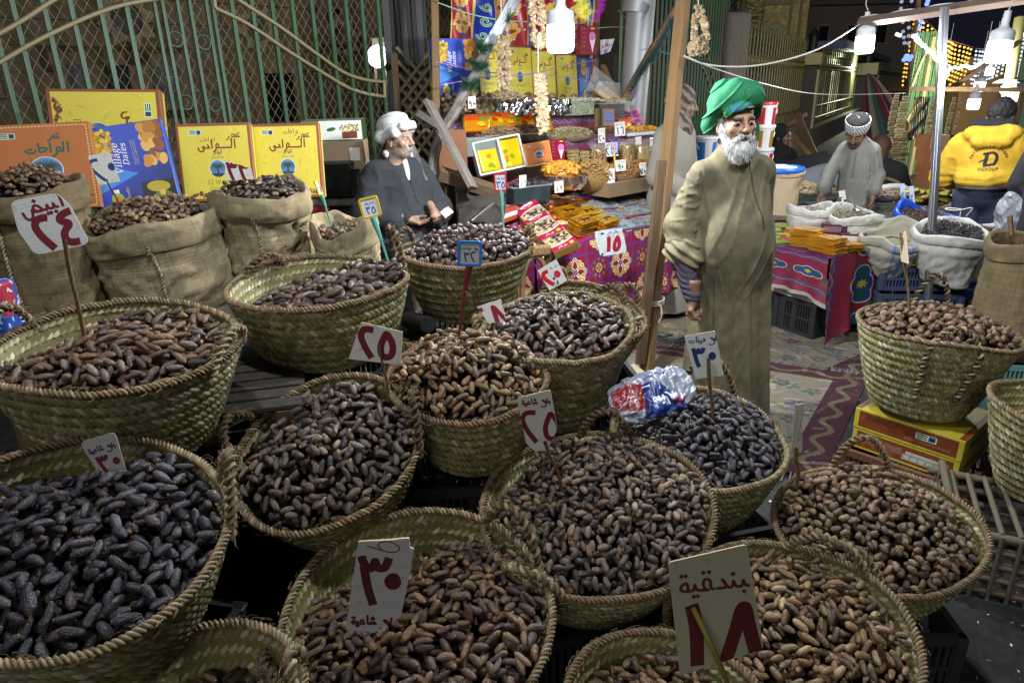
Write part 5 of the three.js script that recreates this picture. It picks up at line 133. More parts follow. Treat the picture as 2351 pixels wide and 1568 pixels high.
const tagText=(word,num,c=INK)=>(g,w,h)=>{ink(g,c);if(word)arabic(g,word,w/2,h*0.32,h*0.2,0.15,w*0.84);digits(g,num,w/2,h*0.9,h*0.46,0.15);};plasticTag({label:'yellow framed tag with 35 on a green stem at the coarse basket',px:849,py:476,t:2.26,w:0.064,h:0.066,roll:0.2,colour:[0.7,0.5,0.01],stemColour:[0.12,0.42,0.33],stem:[902,622,2.3],draw:tagText('جنديله','٣٥','#1c4fa0')});plasticTag({label:'narrow yellow framed tag on a green stem in the small sack',px:731,py:430,t:2.84,w:0.022,h:0.064,roll:0.22,yaw:0.9,colour:[0.66,0.5,0.02],stemColour:[0.10,0.38,0.22],stem:[759,504,2.9],draw:tagText('','٣٥','#1c4fa0')});plasticTag({label:'blue framed tag with 32 on a dark red stem in the tan dates',px:1078,py:582,t:1.92,w:0.068,h:0.070,roll:-0.06,colour:[0.03,0.2,0.62],stemColour:[0.16,0.01,0.02],stem:[1052,750,1.98],bg:'#b8b4ae',draw:tagText('بلح عيانات','٣٢','#22345e')});plasticTag({label:'red framed tag with 35 on a green stem by the date boxes',px:1149,py:418,t:2.72,w:0.050,h:0.072,roll:0.02,colour:[0.6,0.02,0.02],stemColour:[0.12,0.42,0.34],stem:[1156,512,2.72],draw:tagText('جنديله','٣٥','#1c4fa0')});const PROFILE={burlap:(R,H)=>[[0,0],[0.7*R,0.0],[0.93*R,0.06*H],[1.04*R,0.3*H],[1.05*R,0.55*H],[1.0*R,0.8*H],[0.97*R,H-0.115],[0.985*R,H-0.107],[1.045*R,H-0.1],[1.07*R,H-0.06],[1.055*R,H-0.018],[0.99*R,H+0.004],[0.9*R,H-0.012],[0.86*R,H-0.06],[0.84*R,H-0.14]],white:(R,H)=>[[0,0],[0.42*R,0.0],[0.62*R,0.1*H],[0.88*R,0.4*H],[1.02*R,0.68*H],[0.99*R,H-0.07],[0.98*R,H-0.062],[1.05*R,H-0.055],[1.09*R,H-0.03],[1.05*R,H-0.003],[0.97*R,H+0.003],[0.9*R,H-0.012],[0.85*R,H-0.06],[0.84*R,H-0.12]],straight:(R,H)=>[[0,0],[0.8*R,0],[0.94*R,0.04*H],[0.97*R,0.3*H],[0.99*R,0.7*H],[1.0*R,H-0.05],[1.0*R,H-0.045],[1.06*R,H-0.04],[1.08*R,H-0.02],[1.04*R,H],[0.98*R,H],[0.93*R,H-0.02],[0.9*R,H-0.05],[0.88*R,H-0.08]],};function sack(o){srand(o.seed*977+3);const{R,H}=o,up=V(sin(o.lean??0)*cos(o.leanTo??0),cos(o.lean??0),sin(o.lean??0)*sin(o.leanTo??0)),rim=A(o.px,o.py,o.t),base=rim.clone().addScaledVector(up,-H);const t=thing('sack',o.label,'sack',base,0,o.group);t.quaternion.setFromUnitVectors(V(0,1,0),up);const prof=PROFILE[o.kind??'burlap'](R,H),curve=new THREE.CatmullRomCurve3(prof.map(([x,y])=>V(x,y,0)),false,'catmullrom',0.4),nv=o.t<3.2?90:64,nu=o.t<3.2?84:60,wr=o.wrinkle??1,sd=o.seed*3.7;const at=(a,s)=>{const p=curve.getPoint(s),ca=cos(a),sa=sin(a),y=p.y,below=sstep(0.04,0.12,y/H)*(1-sstep(H-0.13,H-0.105,y)),roll=sstep(H-0.1,H-0.07,y)*(s<0.9?1:0);let r=p.x*(1+(o.oval??0.05)*cos(2*(a-(o.ovalDir??0.3)))+0.03*vnoise(ca*1.4+sd,sa*1.4,y*4));const fold=1-abs(vnoise(ca*2.6+sd+y*3,sa*2.6,y*(o.foldY??34)+2*vnoise(ca*3,sa*3+sd,y*8))),fine=vnoise(ca*5+sd,sa*5,y*70);r+=below*wr*(-0.020*fold*fold*fold+0.004*fine)+roll*(0.012*vnoise(ca*3+sd,sa*3,9)+0.006*vnoise(ca*9,sa*9,y*40));if(o.corner){const d=max(0,cos(a-o.corner[0]));r+=o.corner[1]*Math.pow(d,6)*(1-sstep(0.0,0.5,y/H))*sstep(0,0.02,s);}
const sag=(o.sag??0.02)*sstep(0.55,1,y/H)*(sin(a*2+sd)+0.7*vnoise(ca*2+sd,sa*2,4)+(o.dip?-o.dip[1]/(o.sag??0.02)*Math.pow(max(0,cos(a-o.dip[0])),3):0));return[r*ca,y+sag,r*sa];};const mb=new MB();mb.grid(nu,nv,(u,v)=>{const q=at(-u*TAU,v);return[q[0],q[1],q[2],u*R*5.5,v*(H+0.35)];});part('bag',mb.geo(),o.mat??MAT.burlap,t);if(o.seam!==undefined){const pts=[];for(let i=1;i<=16;i++){const q=at(o.seam+0.03*sin(i),lerp(0.16,0.62,i/16));pts.push([q[0]*1.012,q[1],q[2]*1.012]);}const g=ropeGeo(new THREE.CatmullRomCurve3(pts.map(v3)),false,0.006,0.0035,0.03,90,20,[C(0.28,0.22,0.13),C(0.36,0.29,0.18)]);part('seam',g,MAT.rope,t);}
t.updateMatrixWorld(true);if(o.dates)heap({...o,R:R*0.86},t.matrixWorld,(x,z)=>hypot(x,z)<R*0.83*(1+(o.oval??0.05)*cos(2*(atan2(z,x)-(o.ovalDir??0.3)))));return t;}
const wovenWhite=(stripe)=>{const t=pixels(256,256,(u,v,x,y)=>{const k=0.86+0.1*((floor(x/4)+floor(y/4))&1)+0.1*tile(u,v,8,3);return[206*k,204*k,198*k];});return MP({map:rep(t,6,6),roughness:0.5,sheen:0.3,bumpMap:rep(weaveBump,14,14),bumpScale:0.0008});};const whiteSack=wovenWhite();sack({seed:21,px:60,py:422,t:2.72,R:0.195,H:0.60,lean:0.07,leanTo:TOV,seam:TOV+0.25,dates:'nutty',fill:0.975,dome:0.06,oval:0.04,mat:MAT.burlapOld,label:'tall burlap sack of brown dates at the left edge behind the 24 sign',heapLabel:'brown dates mounded in the burlap sack at the left edge'});sack({seed:22,px:338,py:494,t:2.88,R:0.252,H:0.43,lean:0.17,leanTo:TOV+0.5,seam:TOV-0.35,corner:[0.5,-0.02],oval:0.08,ovalDir:0.1,dates:'nutty',big:1.0,fill:0.985,dome:0.045,label:'wide bulging burlap sack of dates with the blue 20 card',heapLabel:'shiny brown dates in the wide bulging burlap sack'});sack({seed:23,px:596,py:434,t:3.02,R:0.2,H:0.50,lean:0.08,leanTo:TOV,seam:TOV-0.12,wrinkle:1.4,dates:'grey',fill:0.975,dome:0.035,label:'tall burlap sack of dark dates carrying the red 33 card',heapLabel:'dark dates level with the rolled top of the tall middle sack'});sack({seed:24,px:788,py:508,t:2.96,R:0.134,H:0.34,lean:0.16,leanTo:TOV,sag:0.03,dates:'nutty',fill:0.84,dome:0.0,label:'small open burlap sack with a thin tag, left of the seated man',heapLabel:'few pale dates low in the small open sack'});part('tip_card',put(grid(6,6,(u,v)=>[(u-0.5)*0.15,(v-0.5)*0.10,0.004*sin(u*5)*v]),0,0.1,0.155,-0.1),MAT.carton,scene.getObjectByName('sack_003'),'dull brown cardboard flap');sack({seed:31,kind:'white',px:1860,py:472,t:5.0,R:0.142,H:0.30,lean:0.0,mat:whiteSack,wrinkle:0.6,label:'first white sack from the left with lettering, under the grey robed man',dates:'pale',big:0.35,fill:0.86,dome:0,heapLabel:'grain inside the first white sack'});sack({seed:32,kind:'white',px:1965,py:486,t:4.9,R:0.175,H:0.29,lean:0.15,leanTo:TOV,corner:[TOV,0.05],mat:whiteSack,wrinkle:0.6,label:'white sack under the grey robed man\'s reaching hand',dates:'pale',big:0.35,fill:0.86,dome:0,heapLabel:'pale grain in the sack under the reaching hand'});sack({seed:33,kind:'white',px:2052,py:530,t:4.65,R:0.188,H:0.33,lean:0.3,leanTo:TOV+0.5,sag:0.035,mat:M({map:tex(512,64,(g,w,h)=>{g.fillStyle='#b2ae9f';g.fillRect(0,0,w,h);for(let x=0;x<w;x+=3){g.fillStyle=`rgba(70,64,50,${0.1 + 0.1 * hash3(x, 1, 1)})`;g.fillRect(x,0,1,h);}g.fillStyle='#6f8fc0';for(const x of[350,372,404])g.fillRect(x,0,x===372?22:9,h);},{rep:[0.97,1]}),roughness:0.7,bumpMap:rep(weaveBump,14,14),bumpScale:0.001}),label:'grey white sack with blue stripes tied at the front'});sack({seed:34,kind:'white',px:2130,py:488,t:4.95,R:0.19,H:0.27,lean:0.2,leanTo:TOV,sag:0.04,dip:[0.6,0.05],mat:MP({color:C(0.015,0.07,0.5),roughness:0.32,clearcoat:0.3,bumpMap:noiseBump,bumpScale:0.004}),dates:'brown',big:0.5,fill:0.86,dome:0,label:'bright blue plastic sack beside the aluminium pole',heapLabel:'dark raisins in the bright blue sack'});sack({seed:35,kind:'white',px:2190,py:528,t:4.5,R:0.208,H:0.37,lean:0.2,leanTo:TOV+0.2,corner:[TOV-0.5,0.08],mat:whiteSack,wrinkle:0.9,foldY:26,dates:'black',big:0.55,fill:0.93,dome:0.03,label:'white sack of black dried petals on the yellow carton',heapLabel:'black dried petals heaped in the white sack'});sack({seed:36,kind:'white',px:2262,py:526,t:4.75,R:0.16,H:0.37,lean:0.1,leanTo:TOV,mat:whiteSack,wrinkle:1,foldY:24,dates:'brown',big:0.45,fill:0.9,dome:0.02,label:'wrinkled white sack behind the one with black petals',heapLabel:'brown seeds in the wrinkled white sack'});sack({seed:37,px:2372,py:548,t:3.9,R:0.20,H:0.62,lean:0.0,mat:MAT.burlapOld,wrinkle:0.5,label:'burlap sack with a white lining at the right edge'});const kraft=sack({seed:38,kind:'straight',px:1788,py:388,t:5.4,R:0.168,H:0.56,lean:0,wrinkle:0.25,sag:0.006,mat:M({color:C(0.47,0.36,0.23),roughness:0.85,bumpMap:noiseBump,bumpScale:0.006}),label:'tan paper sack with a blue plastic rim of white powder'});part('plastic_liner',put(new THREE.TorusGeometry(0.168,0.022,10,40),0,0.56,0,PI/2,0,0,[1.06,1,1.06]),MP({color:C(0.02,0.14,0.62),roughness:0.3,clearcoat:0.4}),kraft,'blue plastic liner folded over the rim');part('powder',lump(put(ball(0.15,0,0,0,[1,0.22,1],24),0,0.56,0),0.008,20),plain([0.76,0.76,0.75],0.95),kraft,'white powder');function yawOf(a,b){return-atan2(b.z-a.z,b.x-a.x);}
function carton(o){const{w,h,d}=o,t=thing('carton',o.label,'box',o.pos,0,o.group);t.quaternion.setFromEuler(new THREE.Euler(o.tilt??0,o.yaw??0,o.roll??0,'YXZ'));const zc=o.mid?0:-d/2,side=o.side??MAT.carton;if(o.flatLid){part('body',rbox(w*0.985,h*0.985,d*0.96,0.004,0,h/2,zc-d*0.015),side,t);const lid=part('lid',rbox(w,h,d*0.55,0.004,0,h/2,zc+d*0.24),o.lidMat??side,t);if(o.face)part('printed_face',put(new THREE.PlaneGeometry(w-0.006,h-0.006),0,h/2,zc+d*0.515+0.0012,0,0,o.spin??0,o.spin?[h/w,w/h,1]:undefined),o.face,lid);}else{part('body',rbox(w,h,d,0.004,0,h/2,zc),side,t);if(o.face)part('printed_face',put(new THREE.PlaneGeometry(w-0.004,h-0.004),0,h/2,zc+d/2+0.001),o.face,t);part('tape',box(0.045,0.001,d*0.99,0,h+0.001,zc),M({color:C(0.4,0.33,0.2),roughness:0.3}),t);if(o.topFace)part('printed_top',put(new THREE.PlaneGeometry(w-0.004,d-0.004),0,h+0.0014,zc,-PI/2),o.topFace,t);if(o.sideFace)part('printed_side',put(new THREE.PlaneGeometry(d-0.004,h-0.004),w/2+0.001,h/2,zc,0,PI/2),o.sideFace,t);}
if(o.flaps)for(const s of[-1,1])part('flap',put(new THREE.BoxGeometry(w*0.48,0.003,d*0.9),s*w*0.25,h+0.008,zc,0,0,-s*0.08),side,t);return t;}
const crateCache={};function crate(o){const{w,h,d}=o,t=thing('plastic_crate',o.label,'crate',o.pos,o.yaw??0,o.group),key=[w,h,d].map((q)=>q.toFixed(2)).join();const G=crateCache[key]??=(()=>{const wall=(L,H)=>{const gs=[box(L,0.03,0.02,0,H-0.015,0),box(L,0.03,0.02,0,0.015,0),box(L,0.014,0.016,0,H*0.5,0)],n=max(6,Math.round(L/0.022));for(let i=0;i<=n;i++)gs.push(box(0.009,H-0.05,0.012,-L/2+i*L/n,H/2,0));for(const x of[-L/2+0.02,0,L/2-0.02])gs.push(box(0.03,H-0.05,0.018,x,H/2,0.001));return merge(gs);};return{f:wall(w,h),s:wall(d-0.02,h),floor:box(w-0.02,0.012,d-0.02,0,0.01,0),post:rbox(0.034,h,0.034,0.006,0,h/2,0,0,0,0,1)};})();const m=o.mat??MAT.crateBlack;for(const s of[-1,1]){const a=part('side_wall',G.f,m,t);a.position.z=s*(d/2-0.01);if(s<0)a.rotation.y=PI;const b=part('side_wall',G.s,m,t);b.position.x=s*(w/2-0.01);b.rotation.y=s*PI/2;for(const q of[-1,1]){const c=part('corner_post',G.post,m,t);c.position.set(s*(w/2-0.012),0,q*(d/2-0.012));}}
part('base',G.floor,m,t);return t;}

{const names={1:'wide basket with the 24 sign',2:'left corner basket',3:'tilted basket with the 25 card',4:'tall cone of tan dates',5:'deep basket with the 28 card',6:'small basket by the post',7:'basket of round dates',8:'wide coarse basket',9:'big round basket',10:'black dates near the man',11:'basket beside the bare asphalt',12:'large front basket',13:'front right basket',14:'basket at the bottom edge, left',15:'basket at the bottom edge, right'};baskets.slice(0,15).forEach((b,i)=>{const o=BK[i],low=b.position.y-o.R*0.6*sin(o.lean??0)-0.004,n=max(1,Math.round(low/0.3)),h=low/n;for(let k=0;k<n;k++)crate({w:0.46,d:0.34,h:h-0.002,pos:[b.position.x,k*h,b.position.z],yaw:0.3*sin(i*5+k*0.6),label:(k===n-1?'dark slotted crate right under the ':k===0?'dark crate standing on the ground below the ':'middle dark crate of the stack below the ')+names[o.seed],group:'dark crates carrying the baskets'});});const a=A(-60,760,2.62),c=A(880,655,2.95),y=0.845,dir=c.clone().sub(a).setY(0).normalize(),t=thing('wooden_bench','grey plank bench carrying the burlap sacks','bench',[a.x,0,a.z],yawOf(a,c)),L=hypot(c.x-a.x,c.z-a.z);for(let i=0;i<5;i++)part('plank',rbox(L,0.025,0.118,0.004,L/2,y-0.013-0.001*(i&1),-0.02-i*0.122),MAT.oldWood,t);for(const x of[0.05,L/2,L-0.05])for(const z of[-0.05,-0.5])part('leg',box(0.06,y-0.03,0.06,x,(y-0.03)/2,z),MAT.darkWood,t);part('apron',box(L,0.07,0.02,L/2,y-0.065,0.02),MAT.oldWood,t);const palM=M({map:oldWoodTex,color:C(0.35,0.33,0.32),roughness:0.9}),pal=A(500,880,2.05),pt=thing('slatted_pallet','dark slatted wooden pallet in the gap between the left baskets','pallet',[pal.x,pal.y-0.1,pal.z],0.25);for(let i=0;i<6;i++)part('slat',rbox(0.5,0.014,0.06,0.003,0,0.09,(i-2.5)*0.075,0,0.02*sin(i*3),0),palM,pt);for(const x of[-0.2,0,0.2])part('bearer',box(0.05,0.075,0.44,x,0.043,0),MAT.darkWood,pt);part('foot',box(0.44,pal.y-0.1,0.36,0,-(pal.y-0.1)/2,0),MAT.black,pt);const cl=A(505,770,2.35);solo('grey_cloth',lump(grid(20,20,(u,v)=>[cl.x+(u-0.5)*0.5,cl.y-0.02-v*0.16+0.02*sin(u*9+v*4),cl.z-0.12+v*0.22]),0.012,9),M({color:C(0.15,0.14,0.14),roughness:0.95,bumpMap:rep(clothBump,10,10),bumpScale:0.002}),'creased grey cloth draped between the coarse basket and the 24 sign basket','cloth');}

const bx=(px,py,t,o)=>carton({pos:A(px,py,t),...o});bx(505,462,3.38,{w:0.35,h:0.375,d:0.075,tilt:-0.22,yaw:0.12,flatLid:1,face:PRINT.y1,side:PRINT.yellowSide,lidMat:PRINT.brownEdge,label:'yellow date box leaning behind the 33 card, left of its twin'});bx(664,455,3.5,{w:0.35,h:0.37,d:0.075,tilt:-0.2,yaw:0.05,flatLid:1,face:PRINT.y2,side:PRINT.yellowSide,lidMat:PRINT.brownEdge,label:'right hand yellow date box leaning on the gate, red word across its corner'});bx(255,392,3.66,{w:0.56,h:0.42,d:0.09,tilt:-0.2,yaw:0.15,roll:-0.03,flatLid:1,spin:-PI/2,face:PRINT.y0,side:PRINT.yellowSide,lidMat:PRINT.brownEdge,label:'large yellow date box standing on its side behind the blue one'});bx(322,480,3.22,{w:0.36,h:0.40,d:0.07,tilt:-0.3,yaw:0.2,roll:0.12,flatLid:1,face:PRINT.blue,side:PRINT.blueSide,lidMat:PRINT.blueSide,label:'blue date box with a brass lantern print, leaning behind the second sack'});bx(112,484,3.12,{w:0.44,h:0.39,d:0.07,tilt:-0.26,yaw:0.2,roll:0.02,flatLid:1,face:PRINT.orange,side:PRINT.orangeSide,lidMat:PRINT.orangeSide,label:'orange date box with a palm medallion at the left edge'});bx(772,390,4.15,{w:0.34,h:0.165,d:0.24,yaw:0.05,tilt:0,side:MAT.carton,flaps:0,label:'plain brown carton beside the seated man, under the pistachio carton'});{const p=scene.getObjectByName('carton_005');part('paper_label',box(0.06,0.075,0.002,0.12,0.09,0.0015),MAT.paper,p);}
bx(765,334,4.15,{w:0.36,h:0.145,d:0.24,yaw:0.08,side:plain([0.035,0.09,0.02],0.5),face:printed(512,210,(g,w,h)=>{g.fillStyle='#c9ccc8';g.fillRect(0,0,w,h);g.fillStyle='#5c7a22';g.fillRect(0,0,150,h);g.fillStyle='#b8c23a';g.beginPath();g.ellipse(90,120,60,40,0.3,0,TAU);g.fill();g.fillStyle='#173f1e';g.fillRect(0,164,w,46);g.fillStyle='#d8e0d0';latin(g,'ALI FISTIK · PISTACHIO ·',270,195,24,'sans-serif','bold');g.strokeStyle=g.fillStyle='#d8e0d0';arabic(g,'فستق',460,194,20);g.fillStyle='#6a3020';g.fillRect(340,90,130,64);for(let i=0;i<120;i++){g.fillStyle=pick(['#b8a878','#8a7a50','#d8cca0','#6a5a38']);g.beginPath();g.ellipse(405+rr(-80,80),62+rr(-30,30),9,6,rr(0,3),0,TAU);g.fill();}g.fillStyle='#2a5c34';g.beginPath();g.ellipse(250,74,40,16,-0.2,0,TAU);g.fill();wear(g,w,h,50,0.2);},0.4),label:'glossy green and white pistachio carton on the brown carton',topFace:plain([0.3,0.32,0.3],0.35)});{const p=A(772,455,4.1),t=thing('metal_tin','tall black tin below the brown carton','tin',p);part('body',rbox(0.19,0.20,0.18,0.012,0,0.1,-0.09),M({color:C(0.02,0.02,0.022),metalness:0.6,roughness:0.25}),t);part('lip',rbox(0.2,0.016,0.19,0.006,0,0.2,-0.09),MAT.black,t);const q=A(772,470,4.1);part('board',box(0.6,0.03,0.32,-0.02,-0.02,-0.1),MAT.oldWood,t);part('red_rag',lump(rbox(0.3,0.05,0.05,0.02,-0.18,-0.06,0.07,0,0,0,3),0.01,20),plain([0.3,0.012,0.02],0.9),t);part('stand',box(0.56,p.y-0.06,0.26,-0.02,-(p.y-0.06)/2-0.05,-0.12),MAT.black,t);}

function nutHeap(o){srand(floor(o.px*7+o.py));const c=A(o.px,o.py,o.t),gs=[],cols=o.cols.map((q)=>C(...q)),base=new THREE.IcosahedronGeometry(1,o.detail??0);const yaw=o.yaw??0,ca=cos(yaw),sa=sin(yaw);gs.push(paint(put(ball(1,0,0,0,[o.rx*0.94,o.h*0.86,o.rz*0.94],18),0,0,0,0,yaw),tint3(cols[0],0.6)));for(let i=0;i<o.n;i++){const a=rnd()*TAU,r=sqrt(rnd()),x=r*cos(a)*o.rx,z=r*sin(a)*o.rz,y=o.h*sqrt(max(0,1-r*r))*(o.flat?0.3+0.1*rnd():1)+rr(-0.3,0.5)*o.s;const g=base.clone();const s=o.s*rr(0.75,1.2);g.scale(s*(o.long??1.3),s*0.75,s);g.rotateX(rnd()*6);g.rotateY(rnd()*6);g.translate(x*ca+z*sa,y,-x*sa+z*ca);if(!o.facet)g.computeVertexNormals();gs.push(paint(g,tint3(pick(cols),rr(0.7,1.25))));}
const m=solo(o.name??'nut_heap',merge(gs),o.mat??MAT.vc,o.label,o.cat??'nuts',null,c);m.userData.kind='stuff';return m;}
const tint3=(c,k)=>C(c.r*k,c.g*k,c.b*k);const SY=0.9;const tf=(px)=>4.25+(px-1235)/310*0.68;function tub(label,px,py,t,w,h,d,yaw=SY,mat=MAT.clear,fillC,name='clear_tub'){const th=thing(name,label,'tub',A(px,py,t),yaw);for(const[gw,gh,gd,x,z]of[[w,h,0.004,0,d/2],[w,h,0.004,0,-d/2],[0.004,h,d,w/2,0],[0.004,h,d,-w/2,0]])part('pane',box(gw,gh,gd,x,h/2,z),mat,th);part('base',box(w,0.005,d,0,0.003,0),mat,th);part('rim',merge([box(w+0.012,0.008,0.012,0,h,d/2),box(w+0.012,0.008,0.012,0,h,-d/2),box(0.012,0.008,d-0.012,w/2,h,0),box(0.012,0.008,d-0.012,-w/2,h,0)]),MAT.film,th);if(fillC){srand(floor(px+py));const gs=[box(w-0.012,h*0.93,d-0.012,0,h*0.47,0)];part('contents',merge(gs),fillC,th);}return th;}
{const tier=(name,label,L,R,depth,drop,mat)=>{const y=(L.y+R.y)/2,t=thing(name,label,'shelf',[L.x,y,L.z],yawOf(L,R)),len=hypot(R.x-L.x,R.z-L.z);part('board',rbox(len,0.03,depth,0.004,len/2,-0.015,-depth/2),MAT.oldWood,t);part('cloth_front',grid(60,6,(u,v)=>[u*len,-v*drop,0.012+0.008*sin(u*len*26)*v+0.006*vnoise(u*8,v),u*len*1.25,1-v*drop*1.9]),mat,t);part('trestle',box(len*0.94,y-drop*0.6,0.04,len/2,-drop*0.5-(y-drop*0.6)/2,-depth*0.6),MAT.darkWood,t);return t;};const khB=M({map:khayamiaBand,color:C(0.75,0.75,0.75),roughness:0.55});tier('stall_tier','top shelf of the nut stall with a rose chain patterned border',A(1035,267,4.86),A(1436,273,6.3),0.34,0.2,khB);tier('stall_tier','middle shelf of the nut stall with foil bags and brown seeds',A(1062,322,4.7),A(1500,312,6.0),0.3,0.1,khB);tier('stall_tier','lower shelf of the nut stall with tubs of dried fruit',A(1128,468,4.52),A(1545,432,5.5),0.42,0.14,M({map:khayamia,roughness:0.55}));const L=A(1228,570,4.2),R=A(1560,514,5.02),len=hypot(R.x-L.x,R.z-L.z),yaw=yawOf(L,R),t=thing('cloth_table','sloping table of the nut stall under red tent-maker cloth','table',[L.x,0,L.z],yaw),y0=(L.y+R.y)/2,low=0.27;part('table_top',grid(30,16,(u,v)=>[u*len,y0+v*0.26+0.003*sin(u*40),-v*0.8]),M({map:khayamia,roughness:0.55}),t);part('cloth',grid(120,30,(u,v)=>{const f=v*v,s=u*len;return[s+0.02*f*sin(s*14),lerp(y0,low,v)+0.02*f*sin(s*7),0.008+f*(0.045*sin(s*17+1.2*sin(s*5))+0.03*vnoise(s*6,v*2))+v*0.03,s*1.15,0.02+(1-v)*(y0-low)*1.15];}),M({map:khayamia,roughness:0.55,bumpMap:rep(clothBump,8,8),bumpScale:0.0006}),t);part('cloth_side',grid(30,24,(u,v)=>{const f=v*v;return[-0.006-f*0.03*sin(u*16),lerp(y0+u*0.26,low+0.05,v),-u*0.8,u*0.9,1-v*0.7];}),M({map:khayamia,roughness:0.6}),t);for(const[x,z]of[[0.06,-0.08],[len-0.06,-0.08],[0.06,-0.72],[len-0.06,-0.72]])part('leg',box(0.05,y0-0.02,0.05,x,y0/2-0.01,z),MAT.darkWood,t);const fr=A(1228,600,4.05),ch=thing('wooden_chair','old wooden chair back with an arched opening beside the table','chair',[fr.x,0,fr.z],0.3);const tp=A(1228,562,4.05).y;part('arch',tube([[-0.075,0,0],[-0.075,tp-0.22,0],[-0.05,tp-0.1,0],[0,tp-0.06,0],[0.05,tp-0.1,0],[0.075,tp-0.22,0],[0.075,0,0]],0.016,40,8),MAT.wood,ch);part('top_rail',rbox(0.2,0.07,0.05,0.02,0,tp-0.03,0),MAT.wood,ch);for(const s of[-1,1])part('leg',box(0.03,tp-0.05,0.03,s*0.09,tp/2,-0.03),MAT.wood,ch);part('seat',rbox(0.36,0.04,0.36,0.01,0,0.45,-0.2),MAT.darkWood,ch);const slopeY=(v)=>y0+v*0.26+0.004,sl=-Math.atan2(0.26,0.8),goldTex=[0,1,2].map((k)=>tex(128,96,(g,w,h)=>{g.fillStyle=['#b8760c','#c29412','#a8560e'][k];g.fillRect(0,0,w,h);srand(k+40);g.fillStyle='rgba(250,210,80,.7)';for(let i=0;i<5;i++)g.fillRect(0,rr(0,h),w,rr(1,5));g.fillStyle='rgba(60,24,6,.85)';for(let i=0;i<7;i++){g.beginPath();g.ellipse(w*0.55+rr(-30,34),h*0.56+rr(-20,18),11,8,rr(0,3),0,TAU);g.fill();}g.fillStyle='rgba(120,150,30,.8)';g.fillRect(8,8,36,14);g.strokeStyle='#3a1a08';arabic(g,'فاخر',30,40,14,0.16);}));const sachetG=(()=>{const g=new THREE.BoxGeometry(0.165,0.006,0.115,8,1,6);return lump(g,0.0035,26);})(),gold=goldTex.map((m)=>MP({map:m,metalness:0.5,roughness:0.26,clearcoat:0.5,clearcoatRoughness:0.15})),silver=['#a9b2bc','#929ca6','#b7b7ac'].map((c,k)=>MP({map:tex(128,96,(g,w,h)=>{g.fillStyle=c;g.fillRect(0,0,w,h);srand(k+70);for(let i=0;i<60;i++){g.fillStyle=pick(['rgba(40,50,70,.5)','rgba(220,225,230,.6)','rgba(120,70,40,.5)','rgba(90,110,60,.4)']);g.fillRect(rr(0,w),rr(0,h),rr(3,22),rr(2,8));}}),metalness:0.35,roughness:0.22,clearcoat:0.6}));srand(303);let pile=0;const words=['nearest the red date boxes','at the front edge','by the white 15 card','in the middle of the slope','at the back of the slope'];for(const[u,v,n,kind]of[[0.34,0.12,13,0],[0.40,0.4,6,0],[0.47,0.08,12,1],[0.5,0.34,6,1],[0.43,0.62,5,0],[0.36,0.72,5,1],[0.54,0.58,4,1],[0.3,0.5,5,2],[0.29,0.86,4,1],[0.44,0.86,4,0]]){const s=thing('sachet_pile','pile of shiny golden sachets '+['lying foremost beside the red boxes','second behind the foremost pile','at the front edge above the 15 card','behind the pile above the 15 card','in the third row of the slope','at the upper left of the slope','next to the silver packs','tucked against the red boxes','highest on the left by the tubs','highest on the slope, below the raisins'][pile++],'sachets',t.localToWorld(V(0,0,0).set(u*len,slopeY(v),-v*0.8)),yaw+rr(-0.15,0.15),'piles of golden sachets');s.rotation.order='YXZ';s.rotation.x=-sl;for(let k=0;k<n;k++){const m=part('sachet',sachetG,k===n-1?gold[kind]:gold[(k+kind)%3],s);m.position.set(rr(-0.008,0.008),0.004+k*0.0078,rr(-0.006,0.006));m.rotation.y=rr(-0.07,0.07);}}
let sp=0;for(let r=0;r<5;r++)for(let c=0;c<4;c++){const u=0.62+c*0.105+rr(-0.01,0.01),v=0.08+r*0.19,g=(r===4||(r===3&&c>1))?gold[(c+1)%3]:silver[(r+c)%3];const m=solo('flat_pack',sachetG,g,(g===silver[(r+c)%3]?'silvery':'golden')+' flat pack, '+['first','second','third','fourth'][c]+' from the left in '+['the front row','the second row','the third row','the fourth row','the back row'][r]+' of the slope','pack','flat packs on the slope',t.localToWorld(V(u*len,slopeY(v)+0.006+0.01*rnd(),-v*0.8)));m.rotation.set(-sl,yaw+rr(-0.3,0.3),0,'YXZ');m.scale.set(0.95,2.2,1);sp++;}

